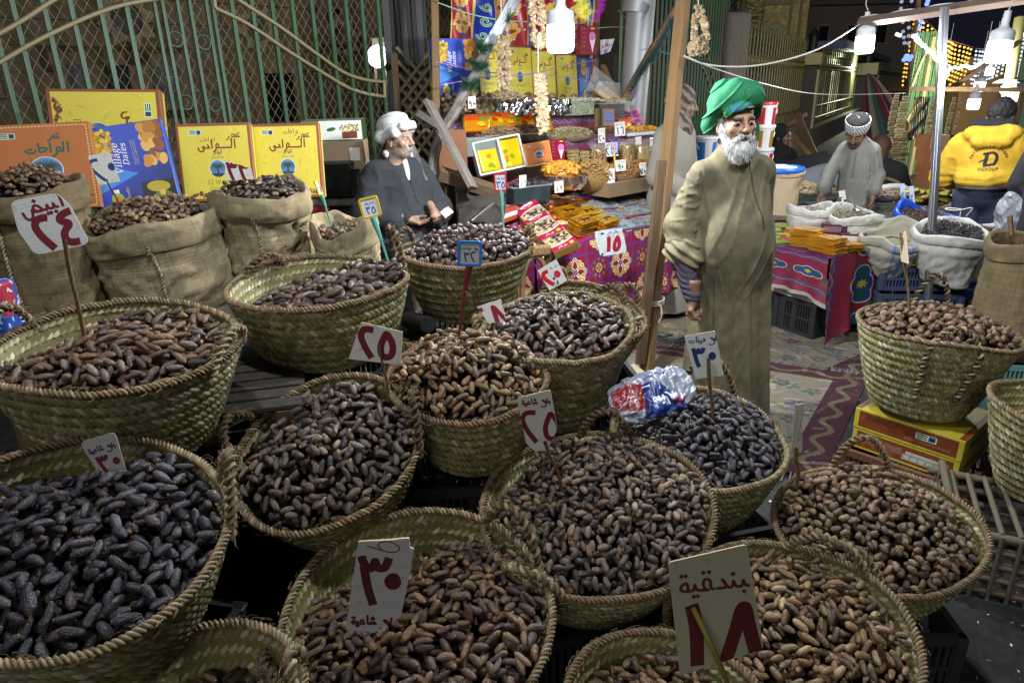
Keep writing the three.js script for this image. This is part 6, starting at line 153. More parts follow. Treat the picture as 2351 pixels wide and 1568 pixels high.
const redFace=printed(256,512,(g,w,h)=>{g.fillStyle='#8a1430';g.fillRect(0,0,w,h);g.fillStyle='#d8b8b8';g.beginPath();g.moveTo(0,250);g.quadraticCurveTo(w*0.5,150,w,190);g.lineTo(w,400);g.quadraticCurveTo(w/2,460,0,420);g.fill();g.fillStyle='#8f8268';g.beginPath();g.moveTo(0,262);g.quadraticCurveTo(w*0.5,166,w,206);g.lineTo(w,388);g.quadraticCurveTo(w/2,446,0,408);g.fill();for(let i=0;i<40;i++){g.fillStyle=pick(['#241a1c','#3a2a2a','#5a3a30','#c0a070']);g.beginPath();g.ellipse(rr(30,230),rr(230,400),20,13,rr(0,3),0,TAU);g.fill();}g.fillStyle='#d8a0a8';g.beginPath();for(let i=0;i<=40;i++){const a=i/40*TAU;g.lineTo(w/2+cos(a)*(84+6*cos(a*10)),96+sin(a)*(52+6*cos(a*10)));}g.fill();g.fillStyle='#a01838';g.beginPath();g.ellipse(w/2,96,76,44,0,0,TAU);g.fill();g.strokeStyle=g.fillStyle='#f0e8e4';arabic(g,'الاخلاص',w/2,112,46,0.2,130);g.fillStyle='#c8a030';g.beginPath();g.arc(210,470,22,0,TAU);g.fill();g.strokeStyle=g.fillStyle='#f0e0d8';arabic(g,'تمر فاخر',110,480,22,0.15);},0.4);const goldSide=plain([0.20,0.12,0.025],0.45);[[1298,566,4.08,'nearest in the leaning row'],[1268,538,4.2,'second in the leaning row'],[1246,512,4.32,'third in the leaning row'],[1226,492,4.44,'last in the leaning row']].forEach(([px,py,td,w],i)=>{const p=A(px,py,td);const b=thing('date_box','crimson date box with a white script emblem, '+w,'box',p,0,'crimson date boxes');const ey=A(px-62,py-62,td+0.3).sub(p).normalize(),ez=camera.position.clone().sub(p).normalize().add(V(0.1,0.5,0));ez.addScaledVector(ey,-ez.dot(ey)).normalize();b.quaternion.setFromRotationMatrix(new THREE.Matrix4().makeBasis(ey.clone().cross(ez),ey,ez));part('body',rbox(0.165,0.34,0.05,0.003,0.0,0.16,-0.026),goldSide,b);part('printed_face',put(new THREE.PlaneGeometry(0.163,0.338),0.0,0.16,0.0006),redFace,b);});for(const[px,py,td,yw,lab]of[[1194,455,4.62,0.3,'crimson date box standing behind the leaning row, left one'],[1235,450,4.7,0.35,'crimson date box standing behind the leaning row, right one']]){const b=thing('date_box',lab,'box',A(px,py,td),0,'crimson date boxes');b.rotation.set(-0.5,yw,0.35,'YXZ');part('body',rbox(0.14,0.13,0.05,0.003,0,0.06,-0.026),goldSide,b);part('printed_face',put(new THREE.PlaneGeometry(0.138,0.26),0,0.0,0.0006),redFace,b);}
for(let i=0;i<3;i++){const p=A(1150,506-i*10,4.42),b=carton({pos:p,w:0.14,h:0.028,d:0.2,mid:1,yaw:-0.5,side:i===1?MAT.white:plain([0.4,0.06,0.03],0.4),topFace:plain([0.34,0.05,0.04],0.4),label:'flat red and white box, '+['lowest','middle','topmost'][i]+' of the little stack behind the red framed tag'});}

card({name:'price_poster',label:'white printed poster with big red 15 clipped to the red cloth',t:4.36,yaw:SY-0.35,tilt:-0.05,roll:-0.02,plain:1,edge:MAT.paper,thick:0.001,poly:[[1364,533],[1428,519],[1440,577],[1396,590],[1378,586]],bg:'#d6d8dc',draw:(g,w,h)=>{g.strokeStyle='#2858b0';g.lineWidth=8;g.strokeRect(6,6,w-12,h-12);ink(g,'#a01a2c');digits(g,'١٥',w*0.56,h*0.82,h*0.52,0.3);ink(g,'#2c5a9a');arabic(g,'صلي علي',w*0.52,h*0.2,h*0.1,0.16,w*0.6);ink(g,'#2f7a3c');g.beginPath();g.arc(w*0.28,h*0.88,9,0,TAU);g.fill();for(const x of[0.24,0.84]){ink(g,'#24447a');g.beginPath();g.ellipse(w*x,h*0.18,13,6,0,0,TAU);g.fill();}}});const T2=(px)=>tf(px)+0.34;tub('clear tub of black prunes behind the red framed tag',1205,462,4.62,0.3,0.11,0.2,0.55,MAT.clear,plain([0.03,0.04,0.05],0.3));nutHeap({label:'black prunes heaped on the clear tub',cat:'prunes',px:1212,py:428,t:4.62,rx:0.17,rz:0.09,h:0.035,s:0.015,n:110,yaw:0.55,cols:[[0.02,0.018,0.022],[0.035,0.03,0.04]],detail:1,mat:MAT.vcGloss,name:'fruit_heap'});const bowl=(label,px,py,t,r,h)=>{const b=lump(lathe([[r*0.7,0],[r*0.95,h*0.4],[r*1.02,h],[r*1.08,h*0.98]],48),0.012,22,px);return solo('foil_bowl',merge([b]),MAT.foil,label,'bowl',null,A(px,py,t));};bowl('crumpled foil bowl holding orange dried apricots',1298,432,4.72,0.15,0.095);nutHeap({label:'orange dried apricots heaped in the foil bowl',cat:'apricots',name:'fruit_heap',px:1288,py:398,t:4.74,rx:0.135,rz:0.11,h:0.075,s:0.015,n:190,cols:[[0.62,0.26,0.02],[0.7,0.34,0.035],[0.5,0.2,0.02]],detail:1,mat:MAT.vcGloss});nutHeap({label:'golden raisins heaped right of the apricots',cat:'raisins',px:1362,py:408,t:4.95,rx:0.16,rz:0.14,h:0.125,s:0.0075,n:620,cols:[[0.36,0.21,0.06],[0.42,0.26,0.09],[0.28,0.15,0.05]]});nutHeap({label:'brown raisins heaped in the middle of the lower shelf',cat:'raisins',px:1425,py:402,t:5.12,rx:0.16,rz:0.14,h:0.085,s:0.0075,n:560,cols:[[0.3,0.14,0.05],[0.36,0.19,0.07]]});nutHeap({label:'coppery sultanas heaped at the right end of the lower shelf',cat:'raisins',px:1474,py:400,t:5.28,rx:0.19,rz:0.14,h:0.105,s:0.0075,n:620,cols:[[0.38,0.17,0.045],[0.30,0.12,0.035],[0.44,0.22,0.07]]});tub('brown tinted long tray holding the raisin heaps',1438,440,5.12,0.62,0.10,0.2,0.72,MP({color:C(0.4,0.28,0.16),transmission:0.5,roughness:0.25,thickness:0}),plain([0.2,0.1,0.04],0.8),'long_tray');{const p=A(1156,392,4.62),t2=thing('display_box','propped white box with two shiny yellow bags','box',p);t2.rotation.set(-0.32,0.3,0.14,'YXZ');part('back',rbox(0.33,0.22,0.012,0.003,0,0.11,-0.06),MAT.cartonPale,t2);part('walls',merge([box(0.012,0.22,0.07,-0.165,0.11,-0.025),box(0.012,0.22,0.07,0.165,0.11,-0.025),box(0.33,0.012,0.07,0,0.002,-0.025),box(0.33,0.012,0.07,0,0.218,-0.025),box(0.014,0.2,0.06,0.012,0.11,-0.025)]),M({color:C(0.5,0.5,0.49),roughness:0.5}),t2);for(const s of[-1,1])part('yellow_bag',lump(rbox(0.142,0.19,0.04,0.015,s*0.082+0.006,0.11,-0.03,0,0,0,6),0.006,26,s),MP({map:tex(128,160,(g,w,h)=>{g.fillStyle='#d8b410';g.fillRect(0,0,w,h);srand(s+5);for(let i=0;i<5;i++){g.fillStyle=pick(['#d87a10','#7a9a20','#e8d040']);g.beginPath();g.ellipse(rr(20,110),rr(70,150),18,12,rr(0,3),0,TAU);g.fill();}}),roughness:0.18,clearcoat:0.8,metalness:0.25}),t2);}
carton({pos:A(1240,380,4.72),w:0.2,h:0.16,d:0.07,tilt:-0.2,yaw:0.35,roll:0.1,flatLid:1,face:PRINT.orange,side:PRINT.orangeSide,label:'wrapped orange date box with palm medallion, middle of the stall'});const coneFace=printed(160,224,(g,w,h)=>{g.fillStyle='#7c1428';g.fillRect(0,0,w,h);g.fillStyle='#b04868';for(let i=0;i<5;i++)g.fillRect(14,20+i*34,30,8);g.fillStyle='#d8c8d8';g.beginPath();g.moveTo(84,100);g.lineTo(146,100);g.lineTo(118,210);g.closePath();g.fill();g.fillStyle='#c070a8';g.beginPath();g.arc(114,80,34,0,TAU);g.fill();g.fillStyle='#d8c040';g.fillRect(96,14,38,12);},0.4);carton({pos:A(1281,370,4.86),w:0.115,h:0.15,d:0.06,yaw:0.35,face:coneFace,side:plain([0.2,0.015,0.03],0.4),label:'dark red carton with a pale cone, beside the orange palm box'});carton({pos:A(1352,126,6.1),w:0.2,h:0.24,d:0.06,yaw:0.7,face:coneFace,side:plain([0.2,0.015,0.03],0.4),label:'dark red carton with a pale cone hanging at the top right of the stall'});const patty=lump(put(new THREE.CylinderGeometry(0.048,0.048,0.02,20,3),0,0,0),0.006,40),pm=MP({map:pixels(128,64,(u,v)=>{const k=tile(u,v,16,3),j=tile(u,v,32,8);return k>0.1?[92,96,52]:j>0.15?[200,186,140]:[140,100,56];}),roughness:0.3,clearcoat:0.6});[[1316,398,4.93,7,'left'],[1340,392,5.0,6,'right']].forEach(([px,py,td,n,w])=>{const s=thing('cookie_stack',w+' hand stack of flat nut cookies in wrap beside the dark red carton','cookies',A(px,py,td),0,'stacks of nut cookies');for(let i=0;i<n;i++){const m=part('cookie',patty,pm,s);m.position.set(rr(-0.005,0.005),0.013+i*0.024,rr(-0.005,0.005));m.rotation.y=i*1.3;}});const bagMat=(cols,k)=>MP({map:tex(256,256,(g,w,h)=>{g.fillStyle=cols[0];g.fillRect(0,0,w,h);srand(k);for(let i=0;i<900;i++){g.fillStyle=pick(cols);g.beginPath();g.ellipse(rr(0,w),rr(0,h),rr(5,10),rr(3,5),rr(0,3),0,TAU);g.fill();}for(let i=0;i<60;i++){g.fillStyle='rgba(240,240,235,.35)';g.fillRect(rr(0,w),rr(0,h),rr(1,3),rr(6,30));}}),roughness:0.2,clearcoat:0.9,clearcoatRoughness:0.12});[[1372,396,5.05,0.062,0.19,['#6a4a2c','#a8855a','#8a663e','#c8ac84'],'clear bag of brown almonds behind the 260 card'],[1408,392,5.2,0.05,0.17,['#4a2c1c','#6a3c26','#8a5a3a'],'clear bag of dark hazelnuts behind the blue tag'],[1437,388,5.3,0.062,0.2,['#8a7048','#b89a6c','#a88a58'],'clear bag of walnut pieces, third from the left'],[1470,386,5.45,0.07,0.2,['#96804e','#c0a878','#a8905e'],'clear bag of pale cashews behind the 200 card'],[1506,378,5.6,0.075,0.13,['#2c1a1a','#4a2a28','#1c1214'],'clear bag of dark berries with a metal scoop, rightmost']].forEach(([px,py,td,r,h,cols,label],i)=>{const t3=thing('nut_bag',label,'bag',A(px,py,td),0);const g=lump(lathe([[0,0],[r*0.85,0.0],[r,h*0.1],[r*1.04,h*0.5],[r*0.97,h*0.85],[r*0.86,h*0.9],[0.001,h*0.92]],28),0.008,18,i*7);const u=g.attributes.uv;for(let k=0;k<u.count;k++)u.setX(k,u.getX(k)*2);part('nuts',g,bagMat(cols,i+1),t3);const f=lump(lathe([[r*0.96,h*0.86],[r*1.02,h*1.0],[r*1.3,h*1.1]],30),0.012,26,i*5);part('plastic_rim',f,MAT.film,t3);});solo('metal_scoop',merge([rod(A(1500,352,5.55),A(1512,318,5.6),0.009,0.009,10)]),MAT.steel,'steel scoop handle standing in the bag of dark berries','scoop');[[1404,344,5.0,'٢٦٠',30,32,'white card 260 on the bag of almonds',0],[1381,312,5.25,'٢٠',16,34,'white card with red 20 leaning before the middle shelf',1],[1423,297,5.5,'١٦',24,32,'white card 16 on the middle shelf by the small picture frame',0],[1466,330,5.4,'٢٠٠',14,30,'white card 200 on the bag of cashews',0],[1500,332,5.5,'٢٥٠',16,32,'white card 250 on the bag of dark berries',0],[1425,381,4.95,'٩٠',24,26,'white card 90 standing in the brown raisins',0],[1476,389,5.1,'٧٠',16,30,'white card 70 standing in the coppery sultanas',0],[1400,405,4.86,'١٠٠',22,34,'white card 100 on the brown tray',0],[1200,417,4.5,'١٦',16,28,'white card 16 on the tub of prunes',0],[1283,430,4.55,'١٩',20,26,'white card 19 on the foil bowl',0],[1083,236,4.8,'٩٠',18,28,'white card 90 on the walnut tub',0]].forEach(([px,py,td,txt,w,h,label,red])=>card({name:'price_card',label,t:td,yaw:0.3,tilt:0.1,roll:0.03,plain:1,thick:0.001,edge:MAT.paper,res:128,poly:[[px-w/2,py-h/2],[px+w/2,py-h/2-2],[px+w/2+1,py+h/2-2],[px-w/2+1,py+h/2]],bg:'#d8d6d2',draw:(g,W,H)=>{ink(g,red?'#7a1424':'#2a2030');digits(g,txt,W/2,H*0.88,min(H*0.5,W*1.4/txt.length),0.16);g.lineWidth=3;scribble(g,W*0.12,H*0.2,W*0.7,H*0.08);}}));plasticTag({label:'small blue framed tag with red script on a yellow stem among the raisins',px:1411,py:338,t:4.98,w:0.05,h:0.08,colour:[0.06,0.25,0.6],stemColour:[0.6,0.45,0.02],stem:[1413,402,5.0],bg:'#b8a0b0',draw:tagText('بلح','٩٠','#8a2840')});const fb=(k)=>MP({map:tex(128,96,(g,w,h)=>{g.fillStyle=k&1?'#d09a10':'#d88a0e';g.fillRect(0,0,w,h);srand(k+9);g.fillStyle='#d8501a';g.fillRect(0,0,w,34);for(let i=0;i<4;i++){g.fillStyle=pick(['#7a9a2c','#e8c030','#c83a10']);g.beginPath();g.ellipse(rr(20,110),rr(20,80),22,12,0.3,0,TAU);g.fill();}}),roughness:0.18,metalness:0.35,clearcoat:0.8}),fbm2=[fb(0),fb(1)];[[1096,300,4.78,0.2,'orange foil bag at the left end of the middle shelf'],[1138,292,4.98,0.14,'golden foil bag leaning, second on the middle shelf'],[1168,292,5.08,0.13,'foil bag with green print, third on the middle shelf'],[1206,298,5.2,0.16,'yellow foil bag, fourth on the middle shelf'],[1250,300,5.35,0.13,'yellow foil bag behind the longest string of figs'],[1437,302,5.9,0.13,'small yellow foil bag at the right end of the middle shelf']].forEach(([px,py,td,w,label],i)=>{const m=solo('foil_bag',lump(put(rbox(w,0.12,0.04,0.018,0,0.05,0,0,0,0,6),0,0,0),0.012,18,i*9),fbm2[i&1],label,'bag','foil bags on the middle shelf',A(px,py,td));m.rotation.set(-0.35,0.35+0.2*sin(i*3),0.1*sin(i*7),'YXZ');});tub('dark tinted tub below the orange foil bag',1098,356,4.66,0.2,0.11,0.14,0.35,MP({color:C(0.3,0.34,0.32),transmission:0.5,roughness:0.2}),plain([0.07,0.08,0.07],0.5));nutHeap({label:'light brown beans heaped on the middle shelf',px:1146,py:312,t:4.86,rx:0.17,rz:0.1,h:0.06,s:0.0085,n:380,cols:[[0.2,0.11,0.06],[0.25,0.15,0.085]]});nutHeap({label:'dark brown coffee coloured beans heaped on the middle shelf',px:1206,py:312,t:5.05,rx:0.17,rz:0.1,h:0.075,s:0.0085,n:420,cols:[[0.095,0.05,0.03],[0.13,0.075,0.045]]});nutHeap({label:'pale pistachios heaped right of the long fig string',px:1308,py:312,t:5.4,rx:0.19,rz:0.1,h:0.065,s:0.009,n:380,cols:[[0.36,0.29,0.16],[0.42,0.36,0.22],[0.28,0.22,0.1]]});nutHeap({label:'reddish nuts in the corner by the picture frame',px:1396,py:302,t:5.75,rx:0.12,rz:0.08,h:0.04,s:0.009,n:160,cols:[[0.14,0.06,0.035],[0.2,0.09,0.05]]});nutHeap({label:'orange dried fruit in the bag at the right end',cat:'fruit',px:1468,py:300,t:5.9,rx:0.16,rz:0.09,h:0.035,s:0.014,n:110,cols:[[0.6,0.26,0.03],[0.66,0.36,0.06]]});tub('shallow clear tray lip under the beans',1176,324,4.9,0.5,0.05,0.16,0.5,MAT.clear);solo('plastic_liner',lump(put(rbox(0.42,0.03,0.2,0.012,0,0,0,0,0,0,6),0,0,0,0,0.6),0.014,20),M({color:C(0.6,0.61,0.64),roughness:0.25}),'crumpled white plastic under the orange dried fruit','plastic bag',null,A(1462,306,5.86));{const fp=thing('picture_frame','small framed blue print leaning on the middle shelf','picture',A(1396,296,5.8));fp.rotation.set(-0.15,0.4,-0.05,'YXZ');part('frame',rbox(0.13,0.17,0.02,0.004,0,0.085,0),plain([0.06,0.05,0.05],0.5),fp);part('print',put(new THREE.PlaneGeometry(0.1,0.14),0,0.085,0.012),printed(96,128,(g,w,h)=>{g.fillStyle='#8a5a40';g.fillRect(0,0,w,h);g.fillStyle='#3a5488';g.fillRect(14,18,w-28,h-50);g.strokeStyle='#a8b4c8';for(let i=0;i<6;i++){g.strokeRect(20+(i%2)*30,26+floor(i/2)*18,24,12);}}),fp);part('backing',rbox(0.07,0.17,0.02,0.003,-0.085,0.085,-0.03,0,0.4),MAT.wood,fp);}  // pale translucent streaks on the nut bags are painted glints of the film

tub('clear tub of walnuts at the left end of the top shelf',1098,264,4.98,0.28,0.115,0.2,SY-0.35);const wal=new THREE.IcosahedronGeometry(1,2);lump(wal,0.12,3);{srand(61);const wn=thing('walnut_heap','walnuts filling and heaped above the clear tub and the shelf end','walnuts',A(1090,264,4.98),SY-0.35),wm=[[0.33,0.23,0.13],[0.4,0.29,0.17],[0.27,0.18,0.1]].map((c)=>plain(c,0.8,{bumpMap:noiseBump,bumpScale:0.004}));for(let i=0;i<150;i++){const lay=i<100?i/100:1,r=0.0165,m=part('walnut',wal,pick(wm),wn);const q=i<110;m.scale.setScalar(r*rr(0.85,1.1));m.position.set(q?rr(-0.12,0.12):rr(-0.26,0.13),q?rr(0.018,0.125):rr(0.03,0.15),q?rr(-0.08,0.085):rr(-0.1,0.06));m.rotation.set(rnd()*6,rnd()*6,rnd()*6);}}
[[1166,263,5.15,0.27,'crinkled foil front of a tray, left one on the top shelf'],[1235,262,5.4,0.24,'crinkled foil front of a tray behind the fig string'],[1278,261,5.55,0.2,'crinkled foil front of a tray, right one on the top shelf']].forEach(([px,py,td,w,label],i)=>{const m=solo('foil_tray',lump(new THREE.BoxGeometry(w,0.11,0.14,16,8,6).translate(0,0.055,0),0.014,38,i*13),MAT.foil,label,'tray','foil trays on the top shelf',A(px,py,td));m.rotation.y=SY-0.4;});nutHeap({label:'pale peanuts heaped above the left foil tray',px:1160,py:228,t:5.16,rx:0.15,rz:0.09,h:0.05,s:0.011,n:240,cols:[[0.34,0.24,0.13],[0.42,0.31,0.18]]});nutHeap({label:'brown hazelnuts heaped above the second foil tray',px:1222,py:228,t:5.38,rx:0.15,rz:0.08,h:0.03,s:0.012,n:190,cols:[[0.17,0.085,0.045],[0.22,0.12,0.07]]});nutHeap({label:'striped pale seeds heaped at the right of the top shelf',px:1318,py:232,t:5.7,rx:0.24,rz:0.1,h:0.02,s:0.009,n:420,cols:[[0.5,0.47,0.36],[0.38,0.34,0.24],[0.56,0.53,0.42]]});const seedMat=M({map:tex(256,128,(g,w,h)=>{g.fillStyle='#6e6a55';g.fillRect(0,0,w,h);srand(8);for(let i=0;i<2600;i++){g.fillStyle=pick(['#b8b49c','#8f8b72','#d0ccb6','#5a5642','#a39f88']);g.beginPath();g.ellipse(rr(0,w),rr(0,h),5,2.4,rr(0,3),0,TAU);g.fill();}}),roughness:0.6,bumpMap:fineBump,bumpScale:0.003});tub('clear tub of striped seeds on the top shelf',1318,264,5.7,0.3,0.115,0.18,SY-0.4,MAT.clear,seedMat);tub('dark clear tub of mixed nuts at the right end of the top shelf',1392,266,6.0,0.27,0.105,0.18,SY-0.45,MAT.clear,plain([0.05,0.05,0.045],0.5));nutHeap({label:'mixed pale nuts on the dark tub, right end of the top shelf',px:1386,py:238,t:6.0,rx:0.16,rz:0.08,h:0.025,s:0.012,n:160,cols:[[0.4,0.3,0.2],[0.3,0.22,0.14],[0.48,0.38,0.26]]});for(const[px,py,td,w,rl,lab]of[[1378,226,6.1,0.26,0.55,'open clear clamshell tilted at the top right of the stall'],[1412,254,6.1,0.22,0.1,'clear box with orange sweets right of the mixed nuts']]){const cb=thing('clamshell_box',lab,'box',A(px,py,td),0.5);cb.rotation.z=-rl;part('tray',merge([box(w,0.004,0.14,0,0,0),box(w,0.09,0.004,0,0.045,0.07),box(w,0.09,0.004,0,0.045,-0.07),box(0.004,0.09,0.14,w/2,0.045,0),box(0.004,0.09,0.14,-w/2,0.045,0)]),MAT.film,cb);part('lid',put(box(w,0.16,0.006,0,0.08,0),0,0.09,-0.07,-0.3),MAT.film,cb);part('sweets',lump(rbox(w*0.6,0.05,0.1,0.015,0,0.03,0,0,0,0,5),0.01,30),MP({color:C(0.65,0.4,0.03),roughness:0.3,clearcoat:0.6}),cb);part('inner_box',rbox(w*0.5,0.07,0.1,0.004,0.03,0.075,-0.01),MAT.carton,cb);}

const CW=0.4,cy=SY+0.05;[[1052,226,5.05,PRINT.blue,PRINT.blueSide,'blue date box at the left end of the top row',0.4,0.42],[1122,224,5.3,PRINT.y0,PRINT.brownEdge,'yellow date box behind the garlanded branch, first of the top row'],[1196,226,5.72,PRINT.y0,PRINT.brownEdge,'yellow date box between the two short fig strings, second of the top row'],[1252,227,6.15,PRINT.y0,PRINT.brownEdge,'yellow date box under the big lamp, third of the top row'],[1304,228,6.6,PRINT.y0,PRINT.brownEdge,'yellow date box right of the big lamp, fourth of the top row'],[1354,232,7.0,PRINT.blue,PRINT.blueSide,'blue date box at the right end of the top row']].forEach(([px,py,td,f,e,label,w2,yw])=>carton({pos:A(px,py,td),w:f===PRINT.blue&&px<1100?0.37:CW,h:0.41,d:0.07,yaw:yw??cy,tilt:-0.06,flatLid:1,face:f,lidMat:e,side:PRINT.yellowSide,label}));{const a=A(1032,96,5.5),b=A(1372,128,7.3),th=1.1;solo('hanging_cloth',grid(70,24,(u,v)=>{const x=lerp(a.x,b.x,u),z=lerp(a.z,b.z,u),f=0.035*sin(u*30+2*sin(v*3))+0.03*vnoise(u*9,v*4),y=lerp(a.y,b.y,u)+th*(1-v)+0.03*sin(u*17)*v;return[x+f*0.8,y,z+f,u*1.35,(1-v)*0.9];}),MP({map:tentCloth,roughness:0.28,clearcoat:0.4,clearcoatRoughness:0.3}),'shiny blue and red patterned cloth hanging above the top row of boxes','cloth');}

solo('timber_post',bar(A(986,372,4.55).setY(0.02),A(997,-70,4.7),0.05,0.04),MAT.wood,'pale timber post at the left corner of the nut stall','post');solo('timber_post',bar(A(1373,130,6.9).setY(0.02),A(1373,-60,6.9),0.05,0.04),MAT.wood,'thin timber post at the back right corner of the nut stall','post');const br=[A(998,352,4.4),A(1026,288,4.45),A(1078,196,4.5),A(1112,125,4.55),A(1150,62,4.6),A(1192,-24,4.65)];{const foot=A(985,430,4.3);foot.y=0.02;const bt=solo('diagonal_branch',lump(tube([foot,...br],0.034,60,10),0.006,12),MAT.oldWood,'rough branch leaning diagonally across the left of the stall','branch');part('painted_end',bar(A(1112,122,4.53),A(1194,-20,4.62),0.066,0.05),plain([0.46,0.48,0.5],0.7),bt,'grey painted upper length');}
